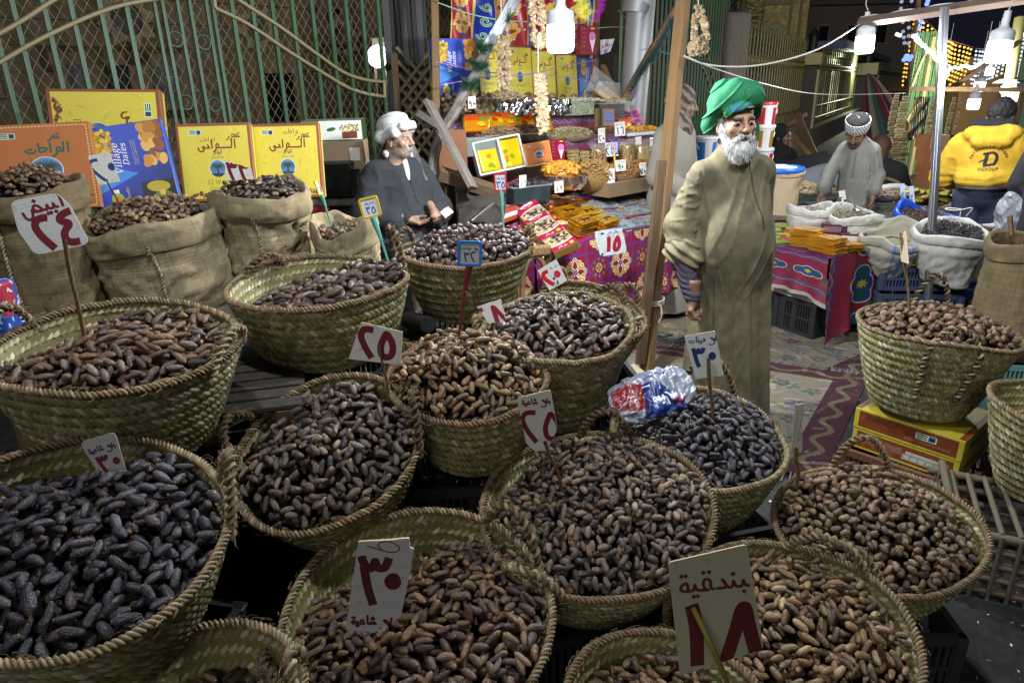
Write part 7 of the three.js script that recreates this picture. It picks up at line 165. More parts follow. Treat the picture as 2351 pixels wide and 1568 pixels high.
const plank=(label,a,b,w,th,mat)=>solo('plank',bar(a,b,w,th,0.3),mat,label,'plank');plank('grey weathered plank slanting down behind the seated man',A(982,232,4.28),A(1086,432,4.16),0.08,0.03,MAT.oldWood);plank('short grey plank end tied across the pale post',A(962,262,4.6),A(1010,292,4.5),0.055,0.045,MAT.oldWood);plank('thin pale batten slanting from the blue box down to the flowers',A(1384,150,6.6),A(1446,294,6.3),0.05,0.03,MAT.wood);plank('pale batten wound with tinsel, right of the galvanized pole',A(1424,242,6.2),A(1552,20,6.0),0.06,0.04,MAT.wood);plank('pale thin pole standing at the right of the stall',A(1480,330,6.9).setY(0.02),A(1490,-40,6.9),0.05,0.05,MAT.oliveIron);plank('log lying behind the seated man under the grey plank',A(1010,398,4.3),A(1150,445,4.35),0.075,0.075,MAT.darkWood);carton({pos:A(1040,392,4.55),w:0.2,h:0.26,d:0.12,yaw:0.2,side:plain([0.2,0.085,0.04],0.85),label:'rust brown board standing behind the grey plank'});solo('grey_blanket',lump(grid(24,20,(u,v)=>{const p=A(1050+u*110,425+v*110,4.35-v*0.12);return[p.x,p.y,p.z+0.03*sin(u*9+v*7)+0.02*sin(v*17)];}),0.045,8),M({color:C(0.034,0.029,0.024),roughness:0.95,bumpMap:rep(clothBump,10,10),bumpScale:0.003}),'dark brown blanket bundled beside the seated man','blanket');solo('metal_tube',rod(A(1082,508,4.0),A(1132,466,4.1),0.012,0.012,10),MAT.steel,'short shiny metal tube beside the blanket','tube');const tinsel=(label,pts,r,n,cols)=>{srand(floor(pts[0].x*997));const c=new THREE.CatmullRomCurve3(pts),mb=new MB();for(let i=0;i<n;i++){const p=c.getPoint(rnd()),a=rnd()*TAU,e=rr(-1,1),l=r*rr(0.5,1.1),s=sqrt(1-e*e),d=[s*cos(a),e,s*sin(a)],w=0.0016,q=tint(C(...pick(cols)),rr(0.6,1.5)),A0=mb.v(p.x+w,p.y,p.z,0,0,q),B0=mb.v(p.x-w,p.y+w,p.z+w,0,0,q),E0=mb.v(p.x+d[0]*l,p.y+d[1]*l,p.z+d[2]*l,0,0,q);mb.t(A0,B0,E0);}solo('tinsel_garland',mb.geo(),MAT.vcGloss,label,'garland','tinsel garlands');};const GRN=[[0.012,0.045,0.022],[0.02,0.07,0.03],[0.008,0.025,0.018]];tinsel('dark green tinsel wound on the branch beside the first fig string',[A(1128,106,4.42),A(1108,112,4.45),A(1096,98,4.42)],0.055,700,GRN);tinsel('dark green tinsel wound on the middle of the branch',[A(1082,142,4.4),A(1098,152,4.42),A(1120,150,4.46)],0.055,700,GRN);tinsel('dark green tinsel wound on the lower branch',[A(1062,188,4.4),A(1082,196,4.4),A(1098,184,4.44)],0.055,700,GRN);tinsel('dark green tinsel hanging down the grey painted end',[A(1168,8,4.6),A(1172,28,4.58),A(1164,48,4.55)],0.06,700,GRN);tinsel('bluish green tinsel spiralling along the pale batten',[A(1450,208,6.1),A(1470,168,6.1),A(1486,148,6.08),A(1506,118,6.05),A(1530,74,6.02),A(1545,40,6)],0.1,1700,[[0.03,0.09,0.08],[0.02,0.05,0.06],[0.05,0.1,0.1]]);tinsel('golden tinsel hanging at the top beside the big lamp',[A(1332,-6,4.2),A(1338,20,4.2),A(1350,36,4.2)],0.07,500,[[0.5,0.42,0.06],[0.3,0.34,0.05]]);tinsel('purple tinsel hanging right of the golden one',[A(1384,-4,4.4),A(1378,24,4.4),A(1366,44,4.4)],0.05,400,[[0.3,0.02,0.25],[0.18,0.01,0.2]]);const figG=[0,1,2].map((i)=>lump(put(new THREE.TorusGeometry(0.0175,0.0115,7,16),0,0,0,PI/2,0,0,[1,0.38,1]),0.0018,50,i*11)),figM=[[0.25,0.18,0.10],[0.31,0.235,0.14],[0.2,0.14,0.075]].map((c)=>plain(c,0.75,{bumpMap:fineBump,bumpScale:0.003}));const figs=(label,pts,s=1)=>{srand(floor(pts[0].y*991));const c=new THREE.CatmullRomCurve3(pts),L=c.getLength(),n=Math.round(L/(0.0105*s)),t3=thing('fig_string',label,'dried figs',pts[0]),up=V(0,1,0);for(let i=0;i<n;i++){const u=(i+0.5)/n,p=c.getPointAt(u).sub(pts[0]),m=part('fig',figG[i%3],pick(figM),t3);m.position.copy(p);m.quaternion.setFromUnitVectors(up,c.getTangentAt(u)).multiply(new THREE.Quaternion().setFromEuler(new THREE.Euler(rr(-0.2,0.2),rnd()*6,rr(-0.2,0.2))));m.scale.setScalar(s*rr(0.92,1.1));}part('cord',tube([pts[0].clone().sub(pts[0]).add(V(0,0.22,0)),V(0,0.1,0),V(0,0,0)],0.002,8,4),MAT.string,t3);};figs('short doubled string of dried figs by the garlanded branch',[A(1152,84,4.3),A(1150,120,4.3),A(1149,170,4.3),A(1156,204,4.3),A(1165,200,4.3),A(1165,160,4.29),A(1162,110,4.29),A(1154,84,4.29)],1.05);figs('long doubled string of figs hanging from the top left of the lamp',[A(1222,-30,4.0),A(1224,40,4.0),A(1228,90,4.0),A(1238,104,4.0),A(1245,92,4.0),A(1244,40,4.0),A(1240,-30,4.0)],1.05);figs('long narrow string of figs over the middle shelf',[A(1236,172,4.0),A(1236,220,4.0),A(1240,280,4.0),A(1246,302,4.0),A(1252,290,4.0),A(1249,230,4.0),A(1244,172,4.0)],1.0);figs('knotted string of pale fig rings hanging in front of the stone pillar',[A(1603,14,4.0),A(1596,50,4.0),A(1594,88,4.0),A(1588,112,4.0),A(1594,126,4.0),A(1606,116,4.0),A(1612,96,4.0),A(1604,88,3.98),A(1598,96,3.98),A(1606,112,4.02),A(1616,122,4.02),A(1621,104,4.02),A(1619,64,4.0),A(1610,30,4.0),A(1605,14,4.0)],0.92);solo('string',merge([tube([A(1000,142,4.5),A(1090,160,4.7),A(1190,172,5),A(1300,150,5.6),A(1372,138,6.2)],0.003,30,4),tube([A(1010,195,4.5),A(1120,178,4.7),A(1240,172,5.0),A(1370,190,6.0)],0.003,30,4)]),MAT.purpleString,'thin purple strings tied across the row of boxes','string');solo('string',tube([A(1005,6,4.6),A(1080,32,4.6),A(1150,46,4.6),A(1210,50,4.7)],0.004,30,4),M({color:C(0.25,0.42,0.32),roughness:0.8}),'green white twisted cord tied from the pale post to the right','cord');solo('electric_wire',merge([tube([A(1420,24,6.6),A(1440,44,6.6),A(1456,70,6.6),A(1462,92,6.6)],0.003,20,4),tube([A(1350,66,6.2),A(1420,62,6.6),A(1462,68,6.8)],0.003,20,4),tube([A(1476,96,6.8),A(1520,118,6),A(1569,132,4.3)],0.003,20,4)]),MAT.string,'loose thin wires around the galvanized pole','wire');{const f=[[1378,92],[1412,88],[1402,118],[1379,126]].map(([x,y])=>A(x,y,6.4));const mb=new MB();mb.grid(10,8,(u,v)=>{const p=f[0].clone().lerp(f[1],u).lerp(f[3].clone().lerp(f[2],u),v);return[p.x,p.y,p.z+0.03*sin(u*6),u,1-v];});solo('pennant',mb.geo(),printed(128,128,(g,w,h)=>{g.fillStyle='#c8ccd4';g.fillRect(0,0,w,h);ink(g,'#b02a4a');arabic(g,'رمضان',w/2,60,40,0.18,110);ink(g,'#3a5a9a');arabic(g,'كريم'.replace('ك','ل'),w/2,108,34,0.18,100);}),'white pennant with pink and blue script at the back right of the stall','pennant');}
{srand(17);const p=A(1444,266,6.3),fl=thing('artificial_flowers','bunch of pink artificial flowers beside the galvanized pole','flowers',p);const pet=grid(5,5,(u,v)=>[(u-0.5)*0.06*sin(v*PI)**0.6,v*0.07,0.03*sin(v*2)]),pk=[[0.6,0.14,0.38],[0.72,0.3,0.5],[0.5,0.08,0.28]].map((c)=>MP({color:C(...c),roughness:0.6,transmission:0.2,thickness:0}));for(const[x,y]of[[-0.05,0.05],[0.04,0.02],[0,-0.06],[0.08,-0.05]])for(let i=0;i<8;i++){const m=part('petal',pet,pk[i%3],fl);m.position.set(x,y,0.02*rnd());m.rotation.set(rr(-0.4,0.9),0,i/8*TAU+rr(-0.2,0.2),'ZXY');m.scale.setScalar(rr(0.6,1));}part('stem',rod([0,-0.3,-0.02],[0,0,0],0.006),plain([0.04,0.12,0.03]),fl);}}

{const h=0.62,c=onY(1906,594,h),l=onY(1780,565,h),r=onY(1984,575,h),e1=l.clone().sub(c),e2=r.clone().sub(c).multiplyScalar(1.5),t=thing('cloth_table','small table under rose cloth with star medallions, right of the man in green','table',[c.x,0,c.z]);const kb=M({map:khayamiaBand,color:C(0.62,0.62,0.62),roughness:0.6,bumpMap:rep(clothBump,6,6),bumpScale:0.0008}),L1=e1.length(),L2=e2.length();part('table_top',grid(12,12,(u,v)=>[e1.x*u+e2.x*v,h+0.004*sin(u*9)*sin(v*7),e1.z*u+e2.z*v,u,0.88+0.1*v]),M({map:khayamiaBand,roughness:0.6,color:C(0.5,0.46,0.62)}),t);const fall=(e,L,n,drop)=>grid(60,24,(u,v)=>{const k=drop(u),f=v*v;return[e.x*u+n.x*(0.01+f*(0.04+0.03*sin(u*L*16+1))),h-v*k,e.z*u+n.z*(0.01+f*(0.04+0.03*sin(u*L*16+1))),1-u*L*0.9,0.12+0.78*(1-v*k/0.32)+(k>0.34?(k-0.32)*0:0)];});const n1=V(-e1.z,0,e1.x).normalize(),n2=V(e2.z,0,-e2.x).normalize();for(const n of[n1,n2])if(n.dot(V(-c.x,0,-c.z))<0)n.negate();part('cloth_front',grid(60,24,(u,v)=>{const k=0.28+0.05*Math.pow(max(0,1-u*2.2),2),f=v*v;return[e1.x*u+n1.x*(0.01+f*(0.03+0.02*sin(u*16)))+n2.x*f*0.05*max(0,1-u*3),h-v*k,e1.z*u+n1.z*(0.01+f*(0.03+0.02*sin(u*16)))+n2.z*f*0.05*max(0,1-u*3),0.5-u*L1*0.85,1-v*0.985];}),kb,t);part('cloth_side',grid(60,24,(u,v)=>{const k=0.60-0.16*u+0.02*sin(u*12),f=v*v;return[e2.x*u+n2.x*(0.01+f*(0.05+0.03*sin(u*15+2)))+n1.x*f*0.04*(1-u),h-v*k,e2.z*u+n2.z*(0.01+f*(0.05+0.03*sin(u*15+2)))+n1.z*f*0.04*(1-u),0.2+v*k*0.75,0.95-u*0.5];}),kb,t);const yaw=yawOf(c,l)+PI,mid=c.clone().addScaledVector(e1,0.5);crate({w:0.36,d:0.26,h:0.26,pos:c.clone().addScaledVector(e1,0.62).addScaledVector(n1,-0.2).setY(0),yaw,label:'black slotted crate under the small table, right one'});crate({w:0.36,d:0.26,h:0.26,pos:c.clone().addScaledVector(e1,1.2).addScaledVector(n1,-0.2).setY(0),yaw,label:'black slotted crate under the small table, left one'});carton({pos:c.clone().addScaledVector(e1,0.78).addScaledVector(n1,-0.06).setY(0.27),w:0.46,h:0.13,d:0.2,yaw,side:MAT.white,face:printed(512,140,(g,w,h)=>{g.fillStyle='#c4c2bc';g.fillRect(0,0,w,h);g.fillStyle='#2a3a34';latin(g,'Raisins',70,34,34,'serif','bold');g.fillStyle='#5c8a2c';for(let i=0;i<9;i++){g.beginPath();g.arc(60+rr(-20,20),96+rr(-12,12),9,0,TAU);g.fill();}ink(g,'#3a3a38');arabic(g,'زبيب'.replace('ز','ر'),70,66,22,0.14);g.lineWidth=2;scribble(g,190,30,260,7,6);wear(g,w,h,40,0.2);}),label:'white raisin carton on the black crates under the small table'});const gold=MP({map:pixels(64,48,(u,v)=>{const k=tile(u,v,6,3);return k>0.05?[196,120,24]:[214,158,40];}),metalness:0.5,roughness:0.26,clearcoat:0.5}),goldG=lump(new THREE.BoxGeometry(0.2,0.007,0.13,8,1,6),0.004,24),pileOf=(label,pos,n,yw)=>{const s=thing('sachet_pile',label,'sachets',pos,yw,'gold piles on the small table');for(let k=0;k<n;k++){const m=part('sachet',goldG,gold,s);m.position.set(rr(-0.012,0.012),0.006+k*0.009,rr(-0.01,0.01));m.rotation.y=rr(-0.1,0.1);}};srand(44);pileOf('front pile of gold and orange packs on the rose cloth',onY(1898,580,h).setY(h+0.004),12,yaw+0.1);pileOf('rear pile of gold packs on the rose cloth, left of the front pile',onY(1852,566,h).setY(h+0.004),14,yaw+0.3);pileOf('low pile of gold packs at the right edge of the rose cloth',onY(1942,574,h).setY(h+0.004),6,yaw-0.2);for(let i=0;i<7;i++){const m=solo('snack_bag',lump(rbox(0.15,0.02,0.1,0.01,0,0,0,0,0,0,5),0.008,22,i*3),MP({color:C(...[[0.25,0.4,0.04],[0.45,0.05,0.05],[0.5,0.4,0.05]][i%3]),roughness:0.25,clearcoat:0.6}),['green','red','yellow'][i%3]+' snack bag, '+['lowest','second','third','fourth','fifth','sixth','topmost'][i]+' of the heap at the back left of the rose cloth','bag','snack bags on the rose cloth',onY(1800+(i%3)*10,556-i*2,h).setY(h+0.014+i*0.012));m.rotation.y=i*1.1;}
const mar=printed(256,96,(g,w,h)=>{g.fillStyle='#4a1a34';g.fillRect(0,0,w,h);g.strokeStyle='#c8b4c0';g.lineWidth=2;scribble(g,16,20,180,6,6);wear(g,w,h,20,0.2);}),mar2=printed(256,96,(g,w,h)=>{g.fillStyle='#4a1a34';g.fillRect(0,0,w,h);g.fillStyle='#c8c6c0';g.fillRect(16,16,160,60);g.fillStyle='#b8b83a';g.fillRect(16,60,160,16);});carton({pos:A(1915,540,4.86),w:0.17,h:0.075,d:0.12,yaw:-0.35,side:plain([0.07,0.012,0.03],0.5),face:mar,topFace:mar,label:'maroon box with small pale print between the white sacks and the gold packs'});carton({pos:A(1958,562,4.78),w:0.17,h:0.075,d:0.12,yaw:-0.4,side:plain([0.07,0.012,0.03],0.5),face:mar2,label:'maroon box with a white panel below the pointed white sack'});{const a=A(1780,600,5.35),b=A(2000,600,5.05),y=A(1860,548,5.0).y,lt=thing('plank_ledge','low plank ledge carrying the kraft sack and the first white sacks','ledge',[a.x,0,a.z],yawOf(a,b));const len=hypot(b.x-a.x,b.z-a.z)+0.2;for(let i=0;i<4;i++)part('plank',rbox(len,0.03,0.145,0.004,len/2,scene.getObjectByName('sack_004').position.y-0.02,0.1-i*0.15),MAT.oldWood,lt);const ly=scene.getObjectByName('sack_004').position.y-0.04;for(const x of[0.1,len-0.1])part('support',box(0.1,ly,0.5,x,ly/2,-0.12),MAT.darkWood,lt);const sp=scene.getObjectByName('sack_010');}
const cr=(label,x0,x1,y0,y1,td,mat,d=0.36,yw)=>{const a=A(x0,y1,td),b=A(x1,y1,td),w=a.distanceTo(b),hh=A((x0+x1)/2,y0,td).y-a.y;return crate({w,d,h:hh,pos:a.clone().add(b).multiplyScalar(0.5).add(V(0,0,-d/2)),yaw:yw??-0.12,mat,label});};cr('upper blue slotted crate under the yellow carton',2030,2210,608,668,4.75,MAT.crateBlue);cr('lower blue slotted crate standing on the ground below the yellow carton',2022,2205,668,742,4.75,MAT.crateBlue);cr('narrow dark blue crate, topmost of the stack left of the blue pair',1976,2022,576,634,5.0,MAT.crateBlue,0.3);cr('narrow dark crate, middle of the stack left of the blue pair',1976,2022,634,690,5.0,MAT.crateBlack,0.3);cr('narrow dark crate, lowest of the stack left of the blue pair',1976,2022,690,728,5.0,MAT.crateBlack,0.3);const yc=printed(512,140,(g,w,h)=>{g.fillStyle='#8a4a28';g.fillRect(0,0,w,h);g.fillStyle='#c8bc3c';g.fillRect(5,5,w-10,h-10);logo(g,20,26,60,34);ink(g,'#4a2c20');arabic(g,'تمور',270,52,32,0.18);ink(g,'#5c1c14');arabic(g,'الـــوادى',260,104,40,0.2,240);dateHeapPrint(g,430,64,90,40);ink(g,'#4a2c40');arabic(g,'الفاخر',430,94,16,0.15);wear(g,w,h,60,0.2);});const yb=(label,px,py,td,w,hh,d,face,side,yw=-0.14)=>carton({pos:A(px,py,td),w,h:hh,d,yaw:yw,face,side,topFace:side,label});yb('yellow date carton under the white sacks, on the blue crates',2132,612,4.68,0.56,0.11,0.4,yc,PRINT.yellowSide);yb('blue date carton lying under the second yellow one',2258,686,4.9,0.27,0.11,0.3,printed(256,128,(g,w,h)=>{g.fillStyle='#123a8c';g.fillRect(0,0,w,h);g.fillStyle='#b8c4d8';latin(g,'Dates',40,56,30,'serif','italic');wear(g,w,h,30,0.2);}),PRINT.blueSide);yb('second yellow date carton, behind the first on the right',2258,652,4.88,0.27,0.12,0.3,printed(256,128,(g,w,h)=>{g.fillStyle='#8a4a28';g.fillRect(0,0,w,h);g.fillStyle='#b8a832';g.fillRect(4,4,w-14,h-8);dateHeapPrint(g,150,60,110,46);ink(g,'#4a2c40');arabic(g,'الفاخر',150,92,18,0.15);}),PRINT.yellowSide);yb('brown carton at the bottom of the stack with the blue one',2262,742,4.94,0.27,0.17,0.3,null,MAT.carton);crate({w:0.4,d:0.34,h:0.2,pos:A(2372,825,3.55).setY(0.0).add(V(0,0.0,-0.1)),yaw:-0.2,mat:MAT.crateTeal,label:'teal slotted crate at the right edge'});{const s=scene.getObjectByName('sack_010');crate({w:0.5,d:0.42,h:max(0.1,s.position.y-0.22),pos:[s.position.x,0.205,s.position.z],yaw:0.1,mat:MAT.crateBrown,label:'rust brown crate under the burlap sack at the right edge'});}

const bkt=(label,px,py,td,col,lid,txt,band)=>{const r=0.092,hh=0.185,t2=thing('plastic_bucket',label,'bucket',A(px,py,td),0);part('body',lathe([[0,0],[r*0.86,0],[r*0.88,0.005],[r,hh]],40),M({map:tex(512,160,(g,w,h)=>{g.fillStyle='#c8c8c6';g.fillRect(0,0,w,h);for(const x of[0,256]){g.fillStyle=col;g.fillRect(x+30,10,196,h-20);ink(g,'#e8e8e8');arabic(g,txt,x+128,84,44,0.24,170);g.fillStyle=band;g.fillRect(x+70,110,110,26);}}),roughness:0.35}),t2);part('lid',lathe([[r*1.05,hh-0.012],[r*1.06,hh+0.008],[r*0.98,hh+0.014],[0,hh+0.012]],40),plain(lid,0.35),t2);part('handle',put(new THREE.TorusGeometry(r*0.98,0.005,6,30,PI),0,hh*0.75,0.01,PI*0.8),MAT.white,t2);return t2;};bkt('red and white bucket, topmost of the stack behind the man',1756,288,6.0,'#a8202c',[0.5,0.02,0.04],'عمان','#c83040');bkt('gold labelled bucket, middle of the stack behind the man',1750,340,6.0,'#9a7020',[0.66,0.66,0.66],'الفدى','#6a4a18');bkt('red bucket, lowest of the stack behind the man',1747,392,6.0,'#a8203a',[0.6,0.6,0.62],'عمان','#d84050');bkt('blue and white bucket left of the man\'s neck',1620,366,6.0,'#2a70b8',[0.62,0.64,0.68],'بلح','#1d3a8a');{const p=A(1748,396,6.0),q=A(1620,370,6.0),st=thing('wooden_stand','dark stand behind the man carrying the buckets','stand',[(p.x+q.x)/2,0,p.z]);part('top',box(0.85,0.03,0.3,0,p.y-0.02,0),MAT.darkWood,st);part('body',box(0.8,p.y-0.06,0.26,0,(p.y-0.06)/2,0),MAT.darkWood,st);}

const bs=baskets[15],topY=bs.position.y-0.008,a=onY(1995,1030,0.2),b=onY(2205,1105,0.2),yw=yawOf(a,b),hc=(topY-0.2)/2,cpos=V(bs.position.x+0.05,0.2,bs.position.z);const f1=printed(512,190,(g,w,h)=>{g.fillStyle='#c0b030';g.fillRect(0,0,w,h);g.fillStyle='#7a3a1a';g.fillRect(22,16,w-44,h-34);ink(g,'#3a1c0c');g.lineWidth=4;scribble(g,60,40,150,8,5);logo(g,300,50,96,58);g.strokeStyle='#a88a6a';g.lineWidth=2;scribble(g,250,124,210,6,3);wear(g,w,h,60,0.2);}),f2=printed(512,190,(g,w,h)=>{g.fillStyle='#c0b030';g.fillRect(0,0,w,h);g.fillStyle='#7a3a1a';g.fillRect(22,16,w-44,h-34);g.strokeStyle='#a8a090';g.lineWidth=2;scribble(g,40,40,110,6,9);scribble(g,160,56,90,6,7);g.fillStyle='#b8b8ac';g.fillRect(270,60,200,28);g.fillRect(256,92,230,54);g.strokeStyle='#5a4a3a';for(let i=0;i<6;i++)g.strokeRect(260+i*37,96,32,46);wear(g,w,h,60,0.2);});const tp=printed(256,200,(g,w,h)=>{g.fillStyle='#b8aa34';g.fillRect(0,0,w,h);g.fillStyle='#7a3a1a';g.fillRect(0,0,14,h);g.fillRect(w-14,0,14,h);ink(g,'#5a2c14');arabic(g,'الوادى',w*0.35,h*0.4,30,0.2);wear(g,w,h,60,0.3);});const sd=printed(256,128,(g,w,h)=>{g.fillStyle='#a89c2c';g.fillRect(0,0,w,h);ink(g,'#3a2a14');g.beginPath();for(let i=0;i<5;i++){g.ellipse(60+i*36,64,12,26,0.4,0,TAU);}g.fill();wear(g,w,h,60,0.3);});carton({pos:cpos.clone(),w:0.42,h:hc-0.002,d:0.36,mid:1,yaw:yw,face:f2,side:PRINT.yellowSide,sideFace:sd,label:'lower yellow and brown carton with a white table print, on the brown crate'});carton({pos:cpos.clone().setY(0.2+hc),w:0.425,h:hc-0.002,d:0.365,mid:1,yaw:yw,face:f1,side:PRINT.yellowSide,sideFace:sd,topFace:tp,label:'upper yellow and brown carton right under the striped basket'});crate({w:0.5,d:0.42,h:0.196,pos:cpos.clone().setY(0),yaw:yw+0.06,mat:MAT.crateBrown,label:'brown plastic crate on the ground under the two yellow and brown cartons'});const pb=baskets[16],ph=pb.position.y-0.006,pc=thing('palm_stick_crate','open crate of palm sticks under the basket at the right edge','crate',[pb.position.x-0.08,0,pb.position.z+0.05],-0.45),w=0.5,d=0.4,stick=M({color:C(0.13,0.105,0.07),roughness:0.85,bumpMap:streakBump,bumpScale:0.002});srand(88);const tiers=4;for(const[x,z]of[[-1,-1],[-1,1],[1,-1],[1,1]])for(let k=0;k<1;k++)part('corner_stick',rod([x*w/2,0,z*d/2],[x*w/2,ph,z*d/2],0.017,0.017,7),stick,pc);for(let k=0;k<=tiers;k++){const y=0.03+(ph-0.06)*k/tiers;for(const s of[-1,1]){part('rail',rod([-w/2-0.05,y,s*d/2],[w/2+0.05,y+rr(-0.01,0.01),s*d/2],0.016,0.013,7),stick,pc);part('rail',rod([s*w/2,y+0.02,-d/2-0.04],[s*w/2,y+0.02,d/2+0.04],0.016,0.013,7),stick,pc);}}for(let i=0;i<9;i++){const x=-w/2+(i+0.5)*w/9;part('upright',rod([x,0,d/2+0.012],[x+rr(-0.01,0.01),ph-0.02,d/2+0.012],0.008,0.008,6),stick,pc);part('slat',rod([x,ph-0.02,-d/2],[x,ph-0.02,d/2],0.010,0.010,6),stick,pc);}for(let i=0;i<7;i++){const z=-d/2+(i+0.5)*d/7;part('upright',rod([-w/2-0.012,0,z],[-w/2-0.012,ph-0.02,z],0.008,0.008,6),stick,pc);}}

{const p=A(1497,905,2.06),t=thing('plastic_bag','red, blue and white plastic bag lying on the rim of the black dates','bag',p);t.rotation.set(0.5,0.35,0.28,'YXZ');const g=grid(70,50,(u,v)=>{const a=u*TAU,s=v*2-1,e=0.13,w=0.12*Math.pow(max(0,1-Math.pow(abs(s),4)),0.4),x=s*e+0.006*vnoise(a,v*6),cr=0.012*(1-abs(vnoise(cos(a)*2+3,sin(a)*2,s*5)))+0.006*vnoise(cos(a)*5,sin(a)*5,s*14);return[x,(0.017*w/0.12+cr*0.9)*sin(a),(w*0.58+cr)*cos(a),v,(cos(a)*0.5+0.5)];});part('film',g,MP({map:tex(512,256,(c,w,h)=>{c.fillStyle='#868b98';c.fillRect(0,0,w,h);c.fillStyle='#142c72';c.beginPath();c.moveTo(150,0);c.lineTo(420,0);c.lineTo(330,150);c.lineTo(180,200);c.fill();c.fillStyle='#7c1420';c.beginPath();c.moveTo(0,70);c.lineTo(170,40);c.lineTo(220,200);c.lineTo(30,220);c.fill();c.fillStyle='#dcdce4';latin(c,'No 245',90,110,22,'sans-serif');latin(c,'100',110,140,22,'sans-serif');ink(c,'#e0e0e8');arabic(c,'بوليثين'.replace('ث','ت'),300,70,46,0.2,150);ink(c,'#b02030');arabic(c,'ممتاز'.replace('ز','ر'),380,40,30,0.2,90);c.fillStyle='#24448c';c.fillRect(230,206,260,10);}),roughness:0.35,clearcoat:0.35,clearcoatRoughness:0.25,bumpMap:noiseBump,bumpScale:0.006}),t);carton({pos:A(1452,838,3.75).setY(0.01),w:0.2,h:0.2,d:0.16,yaw:0.3,side:MAT.cartonPale,label:'pale carton on the ground behind the deep basket'});srand(3);[[1432,868,3.9,0.07,'larger pale stone at the foot of the timber post'],[1400,876,3.8,0.05,'smaller stone left of the pale stone'],[1455,878,3.9,0.045,'stone chip against the foot of the timber post']].forEach(([px,py,td,r,l])=>solo('stone',lump(ball(r,0,r*0.5,0,[1.2,0.8,1],16),r*0.3,12,px),M({color:C(0.36,0.34,0.28),roughness:0.9,bumpMap:noiseBump,bumpScale:0.01}),l,'stone',null,onY(px,py,0.0)));const bp=A(-14,712,2.3),lb=solo('printed_bag',lump(rbox(0.12,0.2,0.09,0.02,0,0,0,0,0,0,8),0.012,12),MP({map:tex(128,256,(c,w,h)=>{c.fillStyle='#2c4c9c';c.fillRect(0,0,w,h);c.fillStyle='#9c3040';c.fillRect(0,0,w*0.7,h*0.6);c.fillStyle='#c0c8d8';for(let i=0;i<30;i++){c.beginPath();c.ellipse(rr(0,w),rr(0,h),12,5,rr(0,3),0,TAU);c.fill();}}),roughness:0.3,clearcoat:0.5}),'crinkled red and blue printed bag at the left edge','bag',null,bp);solo('black_bottle',put(cyl(0.035,0.03,0.2,0,0,0,PI/2-0.2,0.5),0,0,0),MAT.black,'dark tube lying between the coarse basket and the purple dates','tube',null,A(960,740,2.55));}

